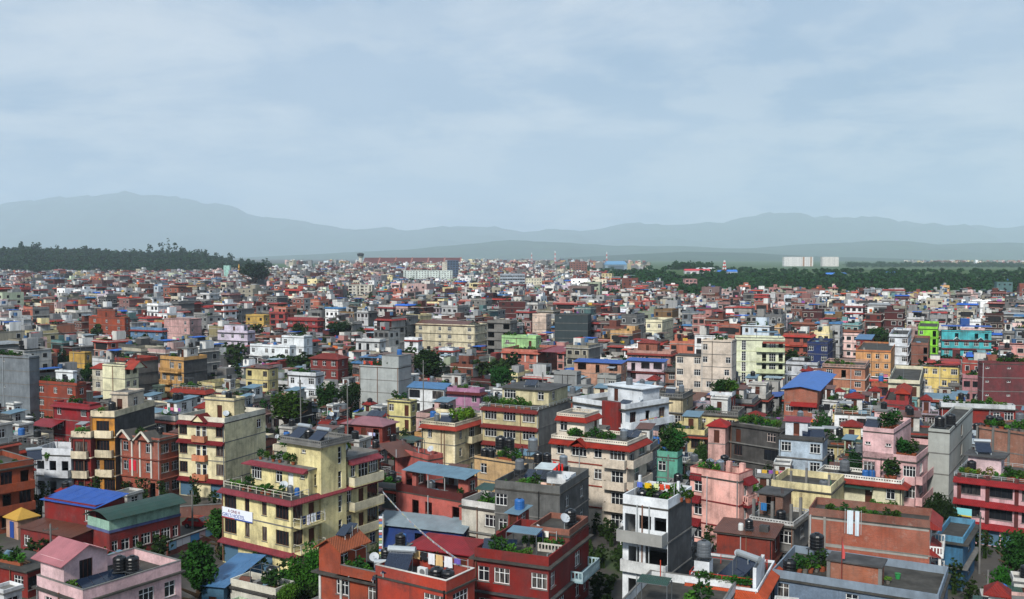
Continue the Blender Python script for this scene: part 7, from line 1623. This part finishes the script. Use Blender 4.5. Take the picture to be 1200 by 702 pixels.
for k in gs:
    for _k in range(g.choice((1, 2, 3))):
        lx, ly = g.uniform(-.8, .8) * x1[k], g.uniform(-.85, -.2) * y1[k]; w3 = tw(np.array([k]), np.array([lx]), np.array([ly]), np.array([H_[k]]))[0]; SMALL.append((w3[0], w3[1], w3[2] - .2, g.uniform(.9, 2.0), g.uniform(.5, 1.1)))
wood('rooftop_greenery', SMALL, '3a6426', 'small green plants dotted over the distant rooftops', .24, 22, 'plants')
wood('rooftop_level_trees', pts, '2c4f22', 'scattered dark green trees growing between the distant houses', .75, 150)

SHR = []
POLYS = [(h.poly, h.cx, h.cy, .5 * math.hypot(h.W, h.D)) for h in HOUSES]
def inside(x, y):
    for (q, cx, cy, r_) in POLYS:
        if math.hypot(x - cx, y - cy) > r_ + .6: continue
        if all((q[(i + 1) % 4][0] - q[i][0]) * (y - q[i][1]) - (q[(i + 1) % 4][1] - q[i][1]) * (x - q[i][0]) > -.6 * math.dist(q[i], q[(i + 1) % 4]) for i in range(4)): return True
    return False
for _ in range(2600):
    yy = 78 + 190 * g.random(); xx = yy * g.uniform(-.54, .54)
    if inside(xx, yy) or any(math.hypot(xx - o[0], yy - o[1]) < 4 for o in OPENZ[:2]): continue
    SHR.append((xx, yy, -.2, g.uniform(1.2, 4.2), g.uniform(.6, 1.3)))
wood('lane_shrubs', SHR[:900], '2c4a20', 'tangled green shrubs filling the lanes between near houses', .24, 110, 'shrubs')

# ---------------------------------------------------------------- labels that need their neighbours
heroes = [h for h in HOUSES if h.nick]
for h in heroes: tag(h.e, h.label, 'hostel' if 'hostel' in h.nick else 'shed' if 'shed' in h.nick else 'hall' if 'hall' in h.nick else 'hut' if h.nick.endswith('hut') else 'house', 'houses packed along the lanes of the town'); h.ref = h.nick
seen = {}
def rel(h, k):
    ds = sorted(heroes, key=lambda q: math.hypot(q.cx - h.cx, q.cy - h.cy))[k]
    dx, dy = h.cx - ds.cx, h.cy - ds.cy
    return ('behind the ' if dy > abs(dx) else 'in front of the ' if -dy > abs(dx) else 'beside the ') + ds.nick
for h in FILL:
    base = NW[h.n] + ' ' + h.word + ' house'; opts = []
    for k in (0, 1, 2):
        r_ = rel(h, k); f = h.feats + ['']
        for a_ in f: opts.append(' '.join((base + ' ' + a_ + ' ' + r_).split()))
        for a_ in f:
            for b_ in f:
                if a_ and b_ and a_ != b_: opts.append(' '.join((base + ' ' + a_ + ' and ' + b_.replace('with ', '') + ' ' + r_).split()))
    opts = [o for o in opts if len(o.split()) <= 16]; lb = next((o for o in opts if o not in seen), opts[0]); seen[lb] = h
    tag(h.e, lb, 'house', 'houses packed along the lanes of the town'); h.label = lb; short = ' '.join((NW[h.n] + ' ' + h.word + ' house ' + rel(h, 0)).split()); h.ref = short if len(short.split()) <= 9 else h.word + ' house ' + rel(h, 0)
for (o, pat, cat, grp, h) in LATER:
    lb = pat.format(h.ref)
    if len(lb.split()) > 16: lb = lb.replace('plastic ', '').replace('leafy ', '').replace('small ', '').replace('in front of', 'before').replace('shiny ', '').replace('-storey', '-floor')
    if len(lb.split()) > 16: lb = lb.replace(' on a stand', ' raised')
    if len(lb.split()) > 16: lb = lb.replace(' with white tube', '').replace(' hung out', '')
    if len(lb.split()) > 16: print('LONG', lb)
    tag(o, lb, cat, grp.format(h.ref))

# ---------------------------------------------------------------- the air
hb = MB().box(-28600, 28600, -28600, 28600, -75, 1900); nb = NB('haze_air'); nb.n.remove(nb.b)
pv = nb.new('ShaderNodeVolumePrincipled'); pv.inputs['Color'].default_value = (.74, .88, 1.0, 1); pv.inputs['Density'].default_value = HAZE; pv.inputs['Anisotropy'].default_value = 0.0
nb.l.new(pv.outputs[0], nb.n['Material Output'].inputs['Volume'])
hz = mk('haze', hb, nb.m); hz['kind'] = 'stuff'; tag(hz, 'pale blue haze hanging over the whole valley', 'haze')
